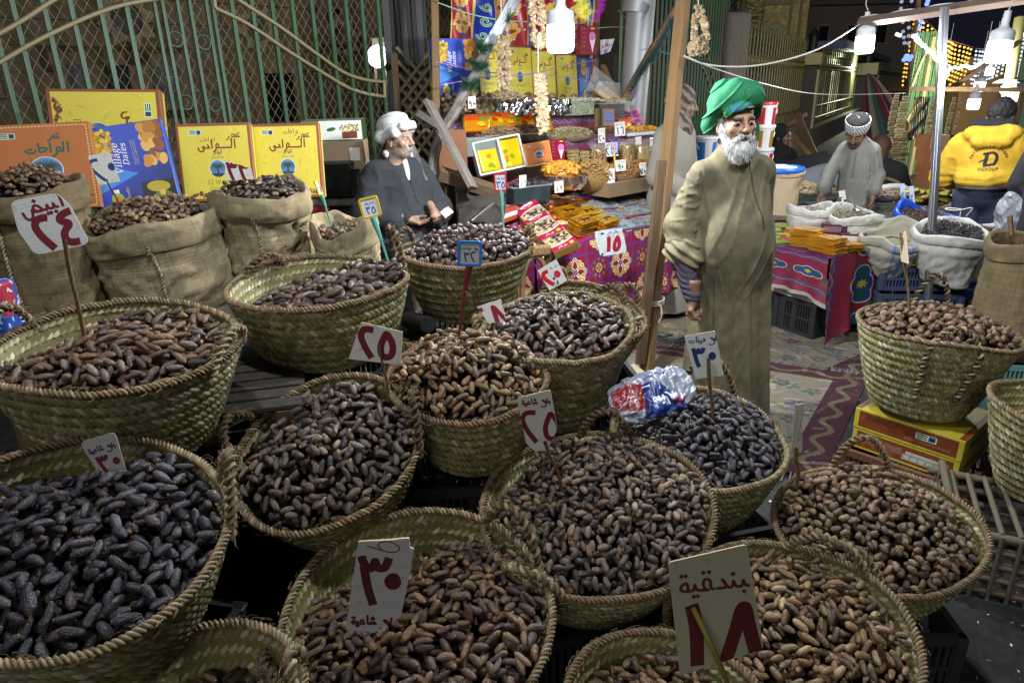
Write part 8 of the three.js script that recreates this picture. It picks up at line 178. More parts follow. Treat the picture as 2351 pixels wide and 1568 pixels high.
const skinM=MP({vertexColors:true,roughness:0.5,bumpMap:rep(fineBump,12,12),bumpScale:0.0012}),eyeW=plain([0.3,0.27,0.24],0.25),eyeD=plain([0.012,0.008,0.006],0.15);function headGeo(o,cell){const L=[ell([0,0.035,-0.012],[0.076,0.092,0.097]),ell([0,-0.03,0.018],[0.064,0.086,0.074],0.03),ell([0,-0.082,0.034],[0.046,0.034,0.046],0.03),cap([-0.036,0.021,0.082],[0.036,0.021,0.082],0.0115,0.0115,0.018),cap([0,0.016,0.086],[0,-0.026,0.111],0.0085,0.0145,0.014),ell([0.0125,-0.031,0.099],[0.0095,0.009,0.011],0.008),ell([-0.0125,-0.031,0.099],[0.0095,0.009,0.011],0.008),ell([0.042,-0.022,0.066],[0.023,0.02,0.02],0.025),ell([-0.042,-0.022,0.066],[0.023,0.02,0.02],0.025),cut(ell([0.032,0.001,0.099],[0.019,0.012,0.018],0.012)),cut(ell([-0.032,0.001,0.099],[0.019,0.012,0.018],0.012)),cap([-0.017,-0.0605,0.088],[0.017,-0.0605,0.088],0.0062,0.0062,0.006),cap([-0.014,-0.0715,0.087],[0.014,-0.0715,0.087],0.0072,0.0072,0.006),cut(cap([-0.021,-0.066,0.098],[0.021,-0.066,0.098],0.0032,0.0032,0.004)),cap([-0.028,-0.045,0.085],[-0.034,-0.065,0.072],0.006,0.005,0.012),cap([0.028,-0.045,0.085],[0.034,-0.065,0.072],0.006,0.005,0.012),cap([0,-0.06,-0.02],[0,-0.19,-0.035],0.053,0.06,0.03)];for(const s of[-1,1]){L.push(ell([s*0.08,-0.004,-0.008],[0.011,0.034,0.021],0.008,[0,s*0.35,0]),cut(ell([s*0.091,0.0,-0.004],[0.008,0.02,0.011],0.005)),ell([s*0.08,-0.034,0.0],[0.008,0.01,0.009],0.008),ell([s*0.032,0.0005,0.0795],[0.0155,0.0125,0.0115],0.004),cut(ell([s*0.032,-0.0005,0.093],[0.0125,0.0042,0.006],0.002)));}
const f=field(L,(x,y,z)=>0.0012*vnoise(x*60,y*90,z*60)+(y>0.03?0.0012*sin(y*420)*sstep(0.05,0.08,z):0)),S=o.skin;return nets(f,[-0.1,-0.2,-0.12],[0.1,0.135,0.135],cell,(x,y,z)=>{let c=S.map((q)=>q*(1+0.18*vnoise(x*40,y*40,z*40)));const mix=(d,k)=>{c=c.map((q,i)=>lerp(q,d[i],clamp(k)));},ax=abs(x);mix([S[0]*1.12,S[1]*0.92,S[2]*0.9],0.7*sstep(0.03,0.0,hypot(ax-0.042,y+0.025,(z-0.085)*0.5)));mix(S.map((q)=>q*0.5),0.75*sstep(0.022,0.012,hypot((ax-0.032)*0.8,y*1.3))*(z>0.06?1:0));mix([S[0]*0.75,S[1]*0.45,S[2]*0.42],(z>0.08&&ax<0.02&&y<-0.056&&y>-0.079)?0.8:0);const br=sstep(0.0085,0.004,abs(y-0.0245+ax*0.05))*(ax>0.011&&ax<0.052&&z>0.05?1:0);mix(o.brow??[0.04,0.035,0.03],br*0.9);const jaw=sstep(-0.035,-0.06,y+0.4*min(0,0.05-z))*(y>-0.125?1:0)+(ax>0.062&&y<0&&z>0.005&&z<0.06?0.6:0);if(o.stubble)mix(o.stubble,clamp(jaw)*(0.55+0.35*vnoise(x*300,y*300,z*300))*(z>0.08&&ax<0.018&&y<-0.056&&y>-0.078?0:1));if(o.moustache)mix(o.moustache,(ax<0.034&&y<-0.04&&y>-0.06&&z>0.07)?0.92:0);return c;});}
function handPts(m,o){const s=o.side??1,P=(x,y,z)=>V(x*s,y,z).applyMatrix4(m).toArray(),L=[cap(P(0,0.07,0),P(0,0,0),0.027,0.024),cap(P(0,0,0),P(0,-0.03,0),0.025,0.026)];[[0.030,0.064],[0.0105,0.073],[-0.0095,0.068],[-0.028,0.053]].forEach(([x,l],i)=>{L.push(cap(P(x*0.45,-0.01,0),P(x,-0.086+abs(x-0.008)*0.25,0),0.015,0.0115,0.014));let y=-0.086+abs(x-0.008)*0.25,z=0,a=0,px=x;[0.45,0.31,0.24].forEach((f,k)=>{a+=(o.curl??0.4)*(k?1.1:1)+0.05*i;const ny=y-l*f*cos(a),nz=z+l*f*sin(a);L.push(cap(P(px,y,z),P(px*0.99,ny,nz),0.0092-k*0.0008,0.0084-k*0.0008,0.004));y=ny;z=nz;px*=0.99;});});L.push(cap(P(0.014,-0.02,0.006),P(0.038,-0.052,0.02),0.017,0.0115,0.016),cap(P(0.038,-0.052,0.02),P(0.043-0.012*(o.curl??0.4),-0.08,0.03+0.012*(o.curl??0.4)),0.0108,0.0095,0.005),cap(P(0.043-0.012*(o.curl??0.4),-0.08,0.03+0.012*(o.curl??0.4)),P(0.036-0.022*(o.curl??0.4),-0.1,0.036+0.018*(o.curl??0.4)),0.0095,0.0078,0.005));return{L,c:P(0,-0.06,0.01)};}
const mat4=(p,e,s=1)=>new THREE.Matrix4().compose(V(...p),new THREE.Quaternion().setFromEuler(new THREE.Euler(...e,'YXZ')),V(s,s,s));function person(o){const t=thing('person',o.label,'person',o.pos,o.yaw),hm=mat4(o.head.at,[o.head.pitch??0,o.head.yaw??0,o.head.roll??0],o.head.s??1),fine=o.fine??0.0042,S=o.skin,gs=[headGeo({...o.head,skin:S},fine).applyMatrix4(hm)];const sc=(x,y,z)=>{const k=1+0.2*vnoise(x*50,y*50,z*50);return[S[0]*0.85*k,S[1]*0.82*k,S[2]*0.82*k];};for(const h of o.hands??[]){const{L,c}=handPts(mat4(h.at,h.turn),h);gs.push(nets(field(L),c.map((q)=>q-0.145),c.map((q)=>q+0.145),o.fine?max(0.0036,fine*0.9):0.0042,sc));}
if(o.bones)gs.push(nets(field(o.bones.map((b)=>cap(...b))),o.lo,o.hi,0.028,sc));const body=part('body',merge(gs),skinM,t);for(const s of[-1,1]){part('eye',put(ball(0.0112,0,0,0,1,14),s*0.032,0.0,0.0815).applyMatrix4(hm),eyeW,body);part('iris',put(ball(0.0066,0,0,0,[1,1,0.5],10),s*0.032+(o.head.look??0),-0.0005,0.0905).applyMatrix4(hm),eyeD,body);}
return{t,body,hm};}
const cloth=(c,s=1)=>MP({color:C(...c),roughness:0.9,sheen:0.25,sheenRoughness:0.6,bumpMap:rep(clothBump,40*s,40*s),bumpScale:0.0005});function garment(name,t,list,warp,lo,hi,cell,mat,colour){const f=field(list,warp),m=part(name,nets(f,lo,hi,cell,colour),mat,t);return f;}
function surf(f,x,y,z0,dir){let z=z0;for(let i=0;i<400;i++,z-=dir*0.002)if(f(x,y,z)<0)return z+dir*0.001;return z;}
const folds=(x,y,z,a,b,sd)=>-a*Math.pow(1-abs(vnoise(x*7+sd,y*2+x*2,z*7)),4)-b*Math.pow(1-abs(vnoise(x*13,y*8+sd,z*13)),4)+0.0012*vnoise(x*40,y*40,z*40);const skirt=(y0,y1,r0,r1,zf,cx=0,cz=0,n=9,amp=0.012)=>({k:0.06,f:(x,y,z)=>{x-=cx;z-=cz;const t=clamp((y-y0)/(y1-y0)),a=atan2(x,z),R=lerp(r0,r1,t)+amp*(1-t*0.8)*sin(a*n+2.2*vnoise(a*1.3,y*1.2,n));return max((hypot(x,z/zf)-R)*0.85,y0-y,y-y1);}});{const HA=[-0.035,1.56,0.04],{t,body,hm}=person({label:'standing man in a khaki robe, large green turban and white beard',pos:[1.085,0,-3.2],yaw:0.2,skin:[0.36,0.2,0.125],fine:0.0036,head:{at:HA,yaw:-0.02,pitch:0.05,roll:0.02,s:0.97,brow:[0.05,0.045,0.042],look:-0.002},hands:[{at:[-0.235,0.80,0.11],turn:[0.1,0.5,0.06],curl:0.95,side:-1},{at:[0.05,0.9,-0.2],turn:[0,2,0],curl:0.6,side:1}],bones:[[[0,1.34,-0.02],[0,0.9,0],0.08,0.1],[[-0.08,0.9,0],[-0.09,0.08,0],0.08,0.045],[[0.08,0.9,0],[0.09,0.08,0],0.08,0.045],[[-0.09,0.05,-0.03],[-0.1,0.035,0.13],0.035,0.03],[[0.09,0.05,-0.03],[0.1,0.035,0.13],0.035,0.03],[[-0.16,1.34,-0.02],[-0.25,1.09,-0.04],0.04,0.035],[[-0.25,1.09,-0.04],[-0.235,0.82,0.1],0.034,0.026]],lo:[-0.35,-0.02,-0.3],hi:[0.35,1.6,0.3]});t.rotation.z=0.035;const khaki=MP({map:pixels(256,256,(u,v)=>{const k=1+0.4*tile(u,v,3,2)+0.2*tile(u,v,24,5);return[116*k,107*k,82*k];},{}),roughness:0.92,sheen:0.2,sheenColor:C(0.4,0.4,0.3),bumpMap:rep(clothBump,44,44),bumpScale:0.0006});const f=garment('robe',t,[ell([0,1.2,-0.005],[0.165,0.24,0.115],0.05),cap([-0.115,1.34,-0.02],[0.115,1.34,-0.02],0.06,0.06,0.05),ell([0.0,1.0,0.055],[0.172,0.23,0.15],0.09),skirt(0.03,0.98,0.236,0.168,0.86,0.015,0.0,7,0.006),cap([-0.15,1.33,-0.02],[-0.242,1.10,-0.04],0.06,0.064,0.035),cap([-0.242,1.10,-0.04],[-0.245,0.985,0.0],0.064,0.066,0.03),cap([0.15,1.33,-0.02],[0.2,1.08,-0.12],0.06,0.064,0.04),cap([0.2,1.08,-0.12],[0.09,0.93,-0.18],0.064,0.055,0.03),cap([-0.03,1.4,0.0],[0.03,1.4,0.0],0.06,0.06,0.05),cut(ell([-0.01,1.475,0.03],[0.064,0.07,0.07],0.012))],(x,y,z)=>{const arm=sstep(-0.175,-0.2,x)*sstep(0.92,1,y),a=atan2(x,z+0.001),low=sstep(1.0,0.7,y),R=(v)=>Math.pow(1-abs(vnoise(v[0],v[1],v[2])),6);const hang=Math.pow(1-abs(sin(a*5.5+2.4*vnoise(a*0.8,y*1.1,4)+y*1.2)),2.5),pull=R([x*15+y*5,y*2.4,z*9])+R([x*-13+y*6,y*2.2+7,z*9]);return(1-arm)*(-0.014*hang*low-0.0075*pull*(1-0.6*low))-arm*(0.009*R([x*8,y*17+z*6,z*8])+0.006*R([x*8+5,y*26-z*10,z*8]))+0.0012*vnoise(x*30,y*30,z*30);},[-0.36,0.0,-0.32],[0.34,1.5,0.32],0.0105,khaki);part('rolled_cuff',nets(field([cap([-0.246,0.995,0.01],[-0.244,0.985,0.012],0.074),cap([-0.28,1.0,-0.02],[-0.22,0.965,0.06],0.045,0.045,0.03)],(x,y,z)=>0.006*sin((y+x*0.5+z*0.4)*130)+0.005*vnoise(x*20,y*20,z*20)),[-0.38,0.87,-0.12],[-0.14,1.1,0.14],0.006),khaki,t);part('undershirt_sleeve',nets(field([cap([-0.26,0.98,0.01],[-0.237,0.80,0.105],0.052,0.037)],(x,y,z)=>-0.004*abs(sin((y*1.2+x*0.3)*95+2*vnoise(x*20,y*10,z*20)))),[-0.34,0.75,-0.06],[-0.16,1.02,0.18],0.0055),cloth([0.062,0.05,0.072]),t);const pl=[];for(let i=0;i<=12;i++){const y=lerp(1.395,1.1,i/12),x=0.02+0.035*(i/12);pl.push([x,y,surf(f,x,y,0.3,1)+0.0015]);}part('placket',tube(pl,0.0034,30,5),plain([0.05,0.042,0.028],0.9),t);const pl2=pl.map(([x,y,z])=>{const X=x-0.028;return[X,y,surf(f,X,y,0.3,1)+0.0006];});part('placket_seam',tube(pl2,0.0016,30,5),plain([0.11,0.095,0.06],0.9),t);const col=[];for(let i=0;i<=16;i++){const a=lerp(-2.2,2.2,i/16);col.push([-0.01+0.073*sin(a),1.418+0.012*cos(a)*-1+0.018*(1-cos(a))*0.5,0.018+0.07*cos(a)]);}part('collar',tube(col,0.006,40,6),khaki,t);part('ring',put(new THREE.TorusGeometry(0.0105,0.003,6,16),0,0,0).applyMatrix4(mat4([-0.222,0.715,0.15],[0.4,0.5,0])),MAT.steel,t);const ridge=(v,p)=>Math.pow(1-abs(sin(v)),p),tw=(x,y,z)=>{const n=0.5*vnoise(x*9,y*9,z*9),sweep=(y-0.08)*0.75-x*0.7-z*0.25,cross=(y-0.08)*0.8+x*0.62-z*0.2,k=sstep(-0.01,0.03,x+(y-0.1)*0.35)*sstep(-0.03,0.03,z);return-lerp(0.0075*ridge(sweep*52+n,4),0.0045*ridge(cross*44+n+0.6,5),k)+0.0012*vnoise(x*40,y*40,z*40);};const G=nets(field([ell([0,0.088,-0.03],[0.112,0.084,0.13],0.03,[-0.3,0,0]),cap([-0.095,-0.01,-0.06],[-0.082,0.09,0.02],0.034,0.034,0.02),cap([-0.082,0.09,0.02],[-0.02,0.148,0.03],0.036,0.034,0.02),cap([-0.02,0.148,0.03],[0.07,0.13,0.0],0.034,0.034,0.03),cap([-0.06,0.15,-0.04],[0.06,0.145,-0.06],0.03,0.03,0.03),cap([0.072,0.125,0.03],[0.098,0.03,-0.01],0.036,0.03,0.02),cap([-0.09,-0.015,-0.07],[0.09,-0.015,-0.09],0.036,0.036,0.02),ell([0.04,0.105,0.075],[0.066,0.05,0.034],0.008,[0.3,0.35,-0.55]),cap([-0.074,0.05,0.06],[-0.01,0.074,0.098],0.016,0.014,0.02),cut(ell([0,-0.035,0.1],[0.066,0.092,0.1],0.01)),cut(ell([0,-0.05,0.0],[0.07,0.07,0.1],0.015))],tw),[-0.16,-0.08,-0.2],[0.16,0.22,0.16],0.0038,(x,y,z)=>{const k=0.94+0.1*vnoise(x*90,y*90,z*90),p=z>0.04&&x<0.02&&x>-0.066&&y>0.052&&y<0.098-abs(x+0.02)*0.3;const n=vnoise(x*130,y*130,z*60);return p&&n>0.1?[0.045,0.17,0.42]:p?[0.03,0.24,0.10]:[0.011*k,0.155*k,0.06*k];});part('turban',G.applyMatrix4(hm),MP({vertexColors:true,roughness:0.88,sheen:0.4,sheenColor:C(0.1,0.5,0.25),bumpMap:rep(clothBump,60,60),bumpScale:0.0004}),t);part('cap_edge',tube([[-0.078,0.03,0.03],[-0.06,0.052,0.072],[-0.02,0.066,0.099],[0.02,0.07,0.1],[0.05,0.066,0.08]],0.005,30,6).applyMatrix4(hm),plain([0.34,0.22,0.16],0.8),t);srand(7);const tas=new MB();for(let i=0;i<60;i++){const x=0.108+rr(-0.012,0.012),y=-0.01,z=-0.01+rr(-0.015,0.015),l=rr(0.05,0.1),q=tint(C(0.008,0.12,0.05),rr(0.6,1.4)),a=tas.v(x,y,z,0,0,q),b=tas.v(x+0.003,y,z,0,0,q),c=tas.v(x+rr(-0.012,0.016),y-l,z+rr(-0.012,0.012),0,0,q);tas.t(a,b,c);}part('tassel',tas.geo().applyMatrix4(hm),MAT.vc,t);const bl=[ell([0,-0.112,0.066],[0.05,0.05,0.044],0.03),ell([0,-0.135,0.064],[0.036,0.03,0.032],0.03),cap([-0.066,-0.03,0.02],[-0.048,-0.1,0.055],0.017,0.026,0.02),cap([0.066,-0.03,0.02],[0.048,-0.1,0.055],0.017,0.026,0.02),cap([-0.072,0.02,0.012],[-0.066,-0.03,0.02],0.008,0.016,0.01),cap([0.072,0.02,0.012],[0.066,-0.03,0.02],0.008,0.016,0.01),cap([-0.042,-0.075,0.078],[-0.012,-0.048,0.1],0.012,0.0105,0.012),cap([0.042,-0.075,0.078],[0.012,-0.048,0.1],0.012,0.0105,0.012),cut(ell([0,-0.068,0.106],[0.019,0.0095,0.024],0.006))];const bg=nets(field(bl,(x,y,z)=>0.005*vnoise(x*90,y*34,z*90)+0.003*vnoise(x*220,y*60,z*220)),[-0.11,-0.2,-0.03],[0.11,0.05,0.14],0.004,(x,y,z)=>{const k=0.48+0.2*vnoise(x*150,y*40,z*150),ye=hypot(x,y+0.046,(z-0.11)*0.6)<0.014;return ye?[0.4,0.32,0.12]:[k,k*0.98,k*0.94];}),bp=bg.attributes.position,bn=bg.attributes.normal,hair=new MB();for(let i=0;i<2600;i++){const j=floor(rnd()*bp.count),x=bp.getX(j),y=bp.getY(j),z=bp.getZ(j),l=rr(0.008,0.022),k=rr(0.25,0.75),q=[k,k*0.98,k*0.94],nx=bn.getX(j),nz=bn.getZ(j),w=0.0007;if(hypot(x,y+0.068)<0.02&&z>0.07)continue;const a=hair.v(x-w,y,z-w,0,0,q),b=hair.v(x+w,y,z+w,0,0,q),c=hair.v(x+nx*l*0.55+rr(-0.004,0.004),y-l*0.9,z+nz*l*0.55,0,0,q);hair.t(a,b,c);}
const bd=part('beard',bg.applyMatrix4(hm),M({vertexColors:true,roughness:0.85}),t);part('beard_hairs',hair.geo().applyMatrix4(hm),MAT.vc,bd).userData.kind='stuff';}

{const{t,hm}=person({label:'seated man in a dark blue grey robe and white turban, looking right',pos:[-0.64,0,-4.05],yaw:0.7,skin:[0.24,0.14,0.09],fine:0.0038,head:{at:[-0.02,1.485,0.06],yaw:0.42,pitch:-0.02,roll:0,s:1.02,brow:[0.16,0.15,0.14],stubble:[0.2,0.185,0.17],moustache:[0.2,0.185,0.165],look:0.002},hands:[{at:[-0.1,1.0,0.25],turn:[-1.25,0.6,0.3],curl:0.35,side:1},{at:[0.07,1.03,0.3],turn:[-0.9,-0.4,0.2],curl:0.75,side:-1}],bones:[[[0,1.28,-0.02],[0,0.8,0],0.08,0.1],[[-0.17,1.26,-0.02],[-0.26,1.0,0.02],0.04,0.035],[[-0.26,1.0,0.02],[-0.1,0.99,0.24],0.034,0.026],[[0.17,1.26,-0.02],[0.24,1.0,0.1],0.04,0.035],[[0.24,1.0,0.1],[0.07,1.02,0.3],0.034,0.026],[[-0.1,0.8,0],[-0.14,0.78,0.36],0.09,0.06],[[0.1,0.8,0],[0.14,0.78,0.36],0.09,0.06],[[-0.14,0.78,0.36],[-0.14,0.05,0.38],0.055,0.04],[[0.14,0.78,0.36],[0.14,0.05,0.38],0.055,0.04]],lo:[-0.35,0,-0.2],hi:[0.35,1.45,0.5]});t.scale.setScalar(0.87);t.position.y=0.17;const navy=MP({map:pixels(128,128,(u,v,x,y)=>{const k=0.8+0.5*hash3(x>>1,y>>1,4);return[30*k,32*k,37*k];}),roughness:0.92,bumpMap:rep(clothBump,30,30),bumpScale:0.0007});navy.map.repeat.set(5,5);const f=garment('robe',t,[ell([0,1.1,0],[0.19,0.28,0.14],0.05),cap([-0.13,1.29,-0.02],[0.13,1.29,-0.02],0.072,0.072,0.06),ell([0,0.92,0.07],[0.21,0.2,0.19],0.08),cap([-0.17,1.26,-0.02],[-0.275,1.02,0.02],0.078,0.09,0.05),cap([-0.275,1.02,0.02],[-0.155,0.985,0.175],0.092,0.082,0.03),cap([0.17,1.26,-0.02],[0.255,1.0,0.09],0.078,0.088,0.05),cap([0.255,1.0,0.09],[0.115,1.01,0.255],0.086,0.06,0.03),cap([-0.1,0.82,0],[-0.15,0.79,0.38],0.125,0.1,0.08),cap([0.1,0.82,0],[0.15,0.79,0.38],0.125,0.1,0.08),skirt(0.05,0.86,0.3,0.26,1.1,0,0.12,9,0.02),cut(ell([0,1.41,0.05],[0.062,0.07,0.075],0.012)),cut(cap([0,1.36,0.16],[0.01,1.16,0.2],0.012,0.004,0.01))],(x,y,z)=>folds(x,y,z,0.009,0.009,11),[-0.42,0.03,-0.32],[0.4,1.42,0.54],0.013,navy);part('undershirt',nets(field([ell([0.005,1.24,0.04],[0.034,0.17,0.09]),ell([0,1.36,0.02],[0.05,0.03,0.055],0.02)]),[-0.1,1.05,-0.08],[0.1,1.43,0.14],0.009),plain([0.62,0.61,0.58],0.85),t);part('black_cuff',nets(field([cap([-0.14,0.99,0.19],[-0.1,1.0,0.242],0.05,0.04)]),[-0.2,0.92,0.12],[-0.02,1.07,0.31],0.007),plain([0.015,0.014,0.016],0.9),t);const pl=[];for(let i=0;i<=10;i++){const y=lerp(1.3,1.08,i/10),x=0.012+0.01*i/10;pl.push([x,y,surf(f,x,y,0.4,1)+0.001]);}part('placket',tube(pl,0.0035,24,5),plain([0.012,0.013,0.016],0.9),t);part('banknote',grid(6,3,(u,v)=>[(u-0.5)*0.11,(v-0.5)*0.05,0.008*sin(u*5)]).applyMatrix4(mat4([0.09,1.045,0.42],[-0.7,0.2,0.3])),plain([0.42,0.45,0.46],0.8),t);const wm=MP({color:C(0.38,0.375,0.37),roughness:0.9,bumpMap:rep(clothBump,40,40),bumpScale:0.0005,sheen:0.2});const W=nets(field([ell([0,0.09,-0.025],[0.094,0.072,0.112],0.04,[-0.3,0,0]),cap([-0.082,0.045,0.04],[0.082,0.06,0.045],0.024,0.026,0.03),cap([-0.072,0.012,-0.075],[0.072,0.02,-0.085],0.032,0.032,0.03),cap([-0.082,0.045,0.04],[-0.072,0.012,-0.075],0.024,0.032,0.03),cap([0.082,0.06,0.045],[0.072,0.02,-0.085],0.024,0.032,0.03),cap([-0.06,0.075,0.085],[0.06,0.08,0.085],0.024,0.024,0.02),cut(ell([0,-0.035,0.1],[0.07,0.085,0.1],0.012)),cut(ell([0,-0.06,0],[0.072,0.08,0.1],0.015))],(x,y,z)=>-0.0065*Math.pow(1-abs(sin((y*1.1+x*0.5-z*0.45)*58+1.5*vnoise(x*8,y*8,z*8))),2.4)),[-0.15,-0.08,-0.18],[0.15,0.22,0.16],0.005);part('turban',W.applyMatrix4(hm),wm,t);part('turban_tail',grid(14,24,(u,v)=>[0.085+0.075*v+0.012*sin(v*7+u*5),0.05-v*0.32,-0.03+(u-0.5)*(0.10+0.05*v)+0.05*v+0.014*sin(u*12+v*3)]).applyMatrix4(hm),wm,t);part('turban_knot',nets(field([ell([-0.07,-0.085,-0.05],[0.015,0.026,0.02],0.01)],(x,y,z)=>0.004*vnoise(x*50,y*50,z*50)),[-0.11,-0.13,-0.09],[-0.03,-0.04,-0.01],0.005).applyMatrix4(hm),wm,t);const pf=thing('wooden_platform','low plank platform under the seated man','platform',[-0.62,0,-4.0],0.6);for(let i=0;i<5;i++)part('plank',rbox(0.9,0.03,0.17,0.004,0,0.155,(i-2)*0.175),MAT.darkWood,pf);for(const x of[-0.4,0.4])part('bearer',box(0.06,0.14,0.85,x,0.07,0),MAT.darkWood,pf);const st=thing('stool','plain wooden stool under the seated man','stool',[-0.68,0.17,-4.1],0.6);st.scale.setScalar(0.87);part('seat',rbox(0.4,0.04,0.36,0.01,0,0.68,0),MAT.darkWood,st);for(const[x,z]of[[-1,-1],[1,-1],[-1,1],[1,1]])part('leg',box(0.04,0.66,0.04,x*0.16,0.33,z*0.14),MAT.darkWood,st);}

{const{t,hm}=person({label:'man in a pale grey robe and checked cap reaching into a white sack',pos:[2.74,0,-5.45],yaw:-0.75,skin:[0.17,0.094,0.058],fine:0.006,head:{at:[-0.02,1.39,0.15],yaw:0.15,pitch:0.5,roll:-0.08,s:1.02,brow:[0.02,0.016,0.014],stubble:[0.022,0.018,0.017],moustache:[0.014,0.011,0.01]},hands:[{at:[-0.2,0.93,0.3],turn:[-0.4,0.3,0.1],curl:0.4,side:-1},{at:[0.19,0.9,0.08],turn:[-0.2,-0.6,0],curl:0.6,side:1}],bones:[[[0,1.22,0.04],[0,0.8,0],0.07,0.09],[[-0.08,0.8,0],[-0.09,0.08,0],0.08,0.045],[[0.08,0.8,0],[0.09,0.08,0],0.08,0.045],[[0.09,0.05,-0.03],[0.1,0.035,0.13],0.035,0.03],[[-0.09,0.05,-0.03],[-0.1,0.035,0.13],0.035,0.03]],lo:[-0.3,0,-0.2],hi:[0.3,1.4,0.3]});t.scale.set(0.8,0.97,0.84);const g=MP({map:pixels(128,64,(u,v,x)=>{const k=0.86+0.18*(x%4<2)+0.08*hash3(x,1,1);return[112*k,110*k,105*k];}),roughness:0.85,sheen:0.2});g.map.repeat.set(4,4);const f=garment('robe',t,[ell([0,1.1,0.04],[0.15,0.26,0.115],0.05),cap([-0.105,1.25,0.06],[0.105,1.25,0.06],0.058,0.058,0.05),skirt(0.03,0.98,0.23,0.15,0.85,0,0,8,0.012),cap([-0.14,1.24,0.06],[-0.205,1.06,0.17],0.056,0.058,0.04),cap([-0.205,1.06,0.17],[-0.2,0.965,0.27],0.058,0.064,0.03),cap([0.14,1.24,0.05],[0.19,1.05,0.0],0.054,0.054,0.04),cap([0.19,1.05,0.0],[0.19,0.95,0.06],0.054,0.052,0.03),cut(ell([-0.01,1.36,0.12],[0.06,0.06,0.07],0.012))],(x,y,z)=>folds(x,y,z,0.009,0.006,21),[-0.37,0.0,-0.36],[0.36,1.36,0.36],0.014,g);const pl=[];for(let i=0;i<=8;i++){const y=lerp(1.24,1.04,i/8),x=0.01;pl.push([x,y,surf(f,x,y,0.4,1)+0.001]);}part('placket',tube(pl,0.004,20,5),plain([0.1,0.1,0.08],0.9),t);part('skullcap',lathe([[0.088,0.02],[0.1,0.03],[0.108,0.07],[0.11,0.1],[0.104,0.106],[0.096,0.098]],40).applyMatrix4(new THREE.Matrix4().makeTranslation(0,-0.005,-0.015)).applyMatrix4(hm),M({map:tex(512,128,(c,w,h)=>{c.fillStyle='#c8c8c8';c.fillRect(0,0,w,h);c.fillStyle='#26262c';for(let y=0;y<7;y++)for(let x=0;x<26;x++){c.save();c.translate(x*19.7+(y&1)*9.8,y*11+34);c.rotate(PI/4);c.fillRect(-4.4,-4.4,8.8,8.8);c.restore();}}),roughness:0.9}),t);part('hair',lump(ball(0.1,0,0.096,-0.015,[1,0.32,1.02],24),0.007,60).applyMatrix4(hm),plain([0.012,0.012,0.013],0.9),t);}

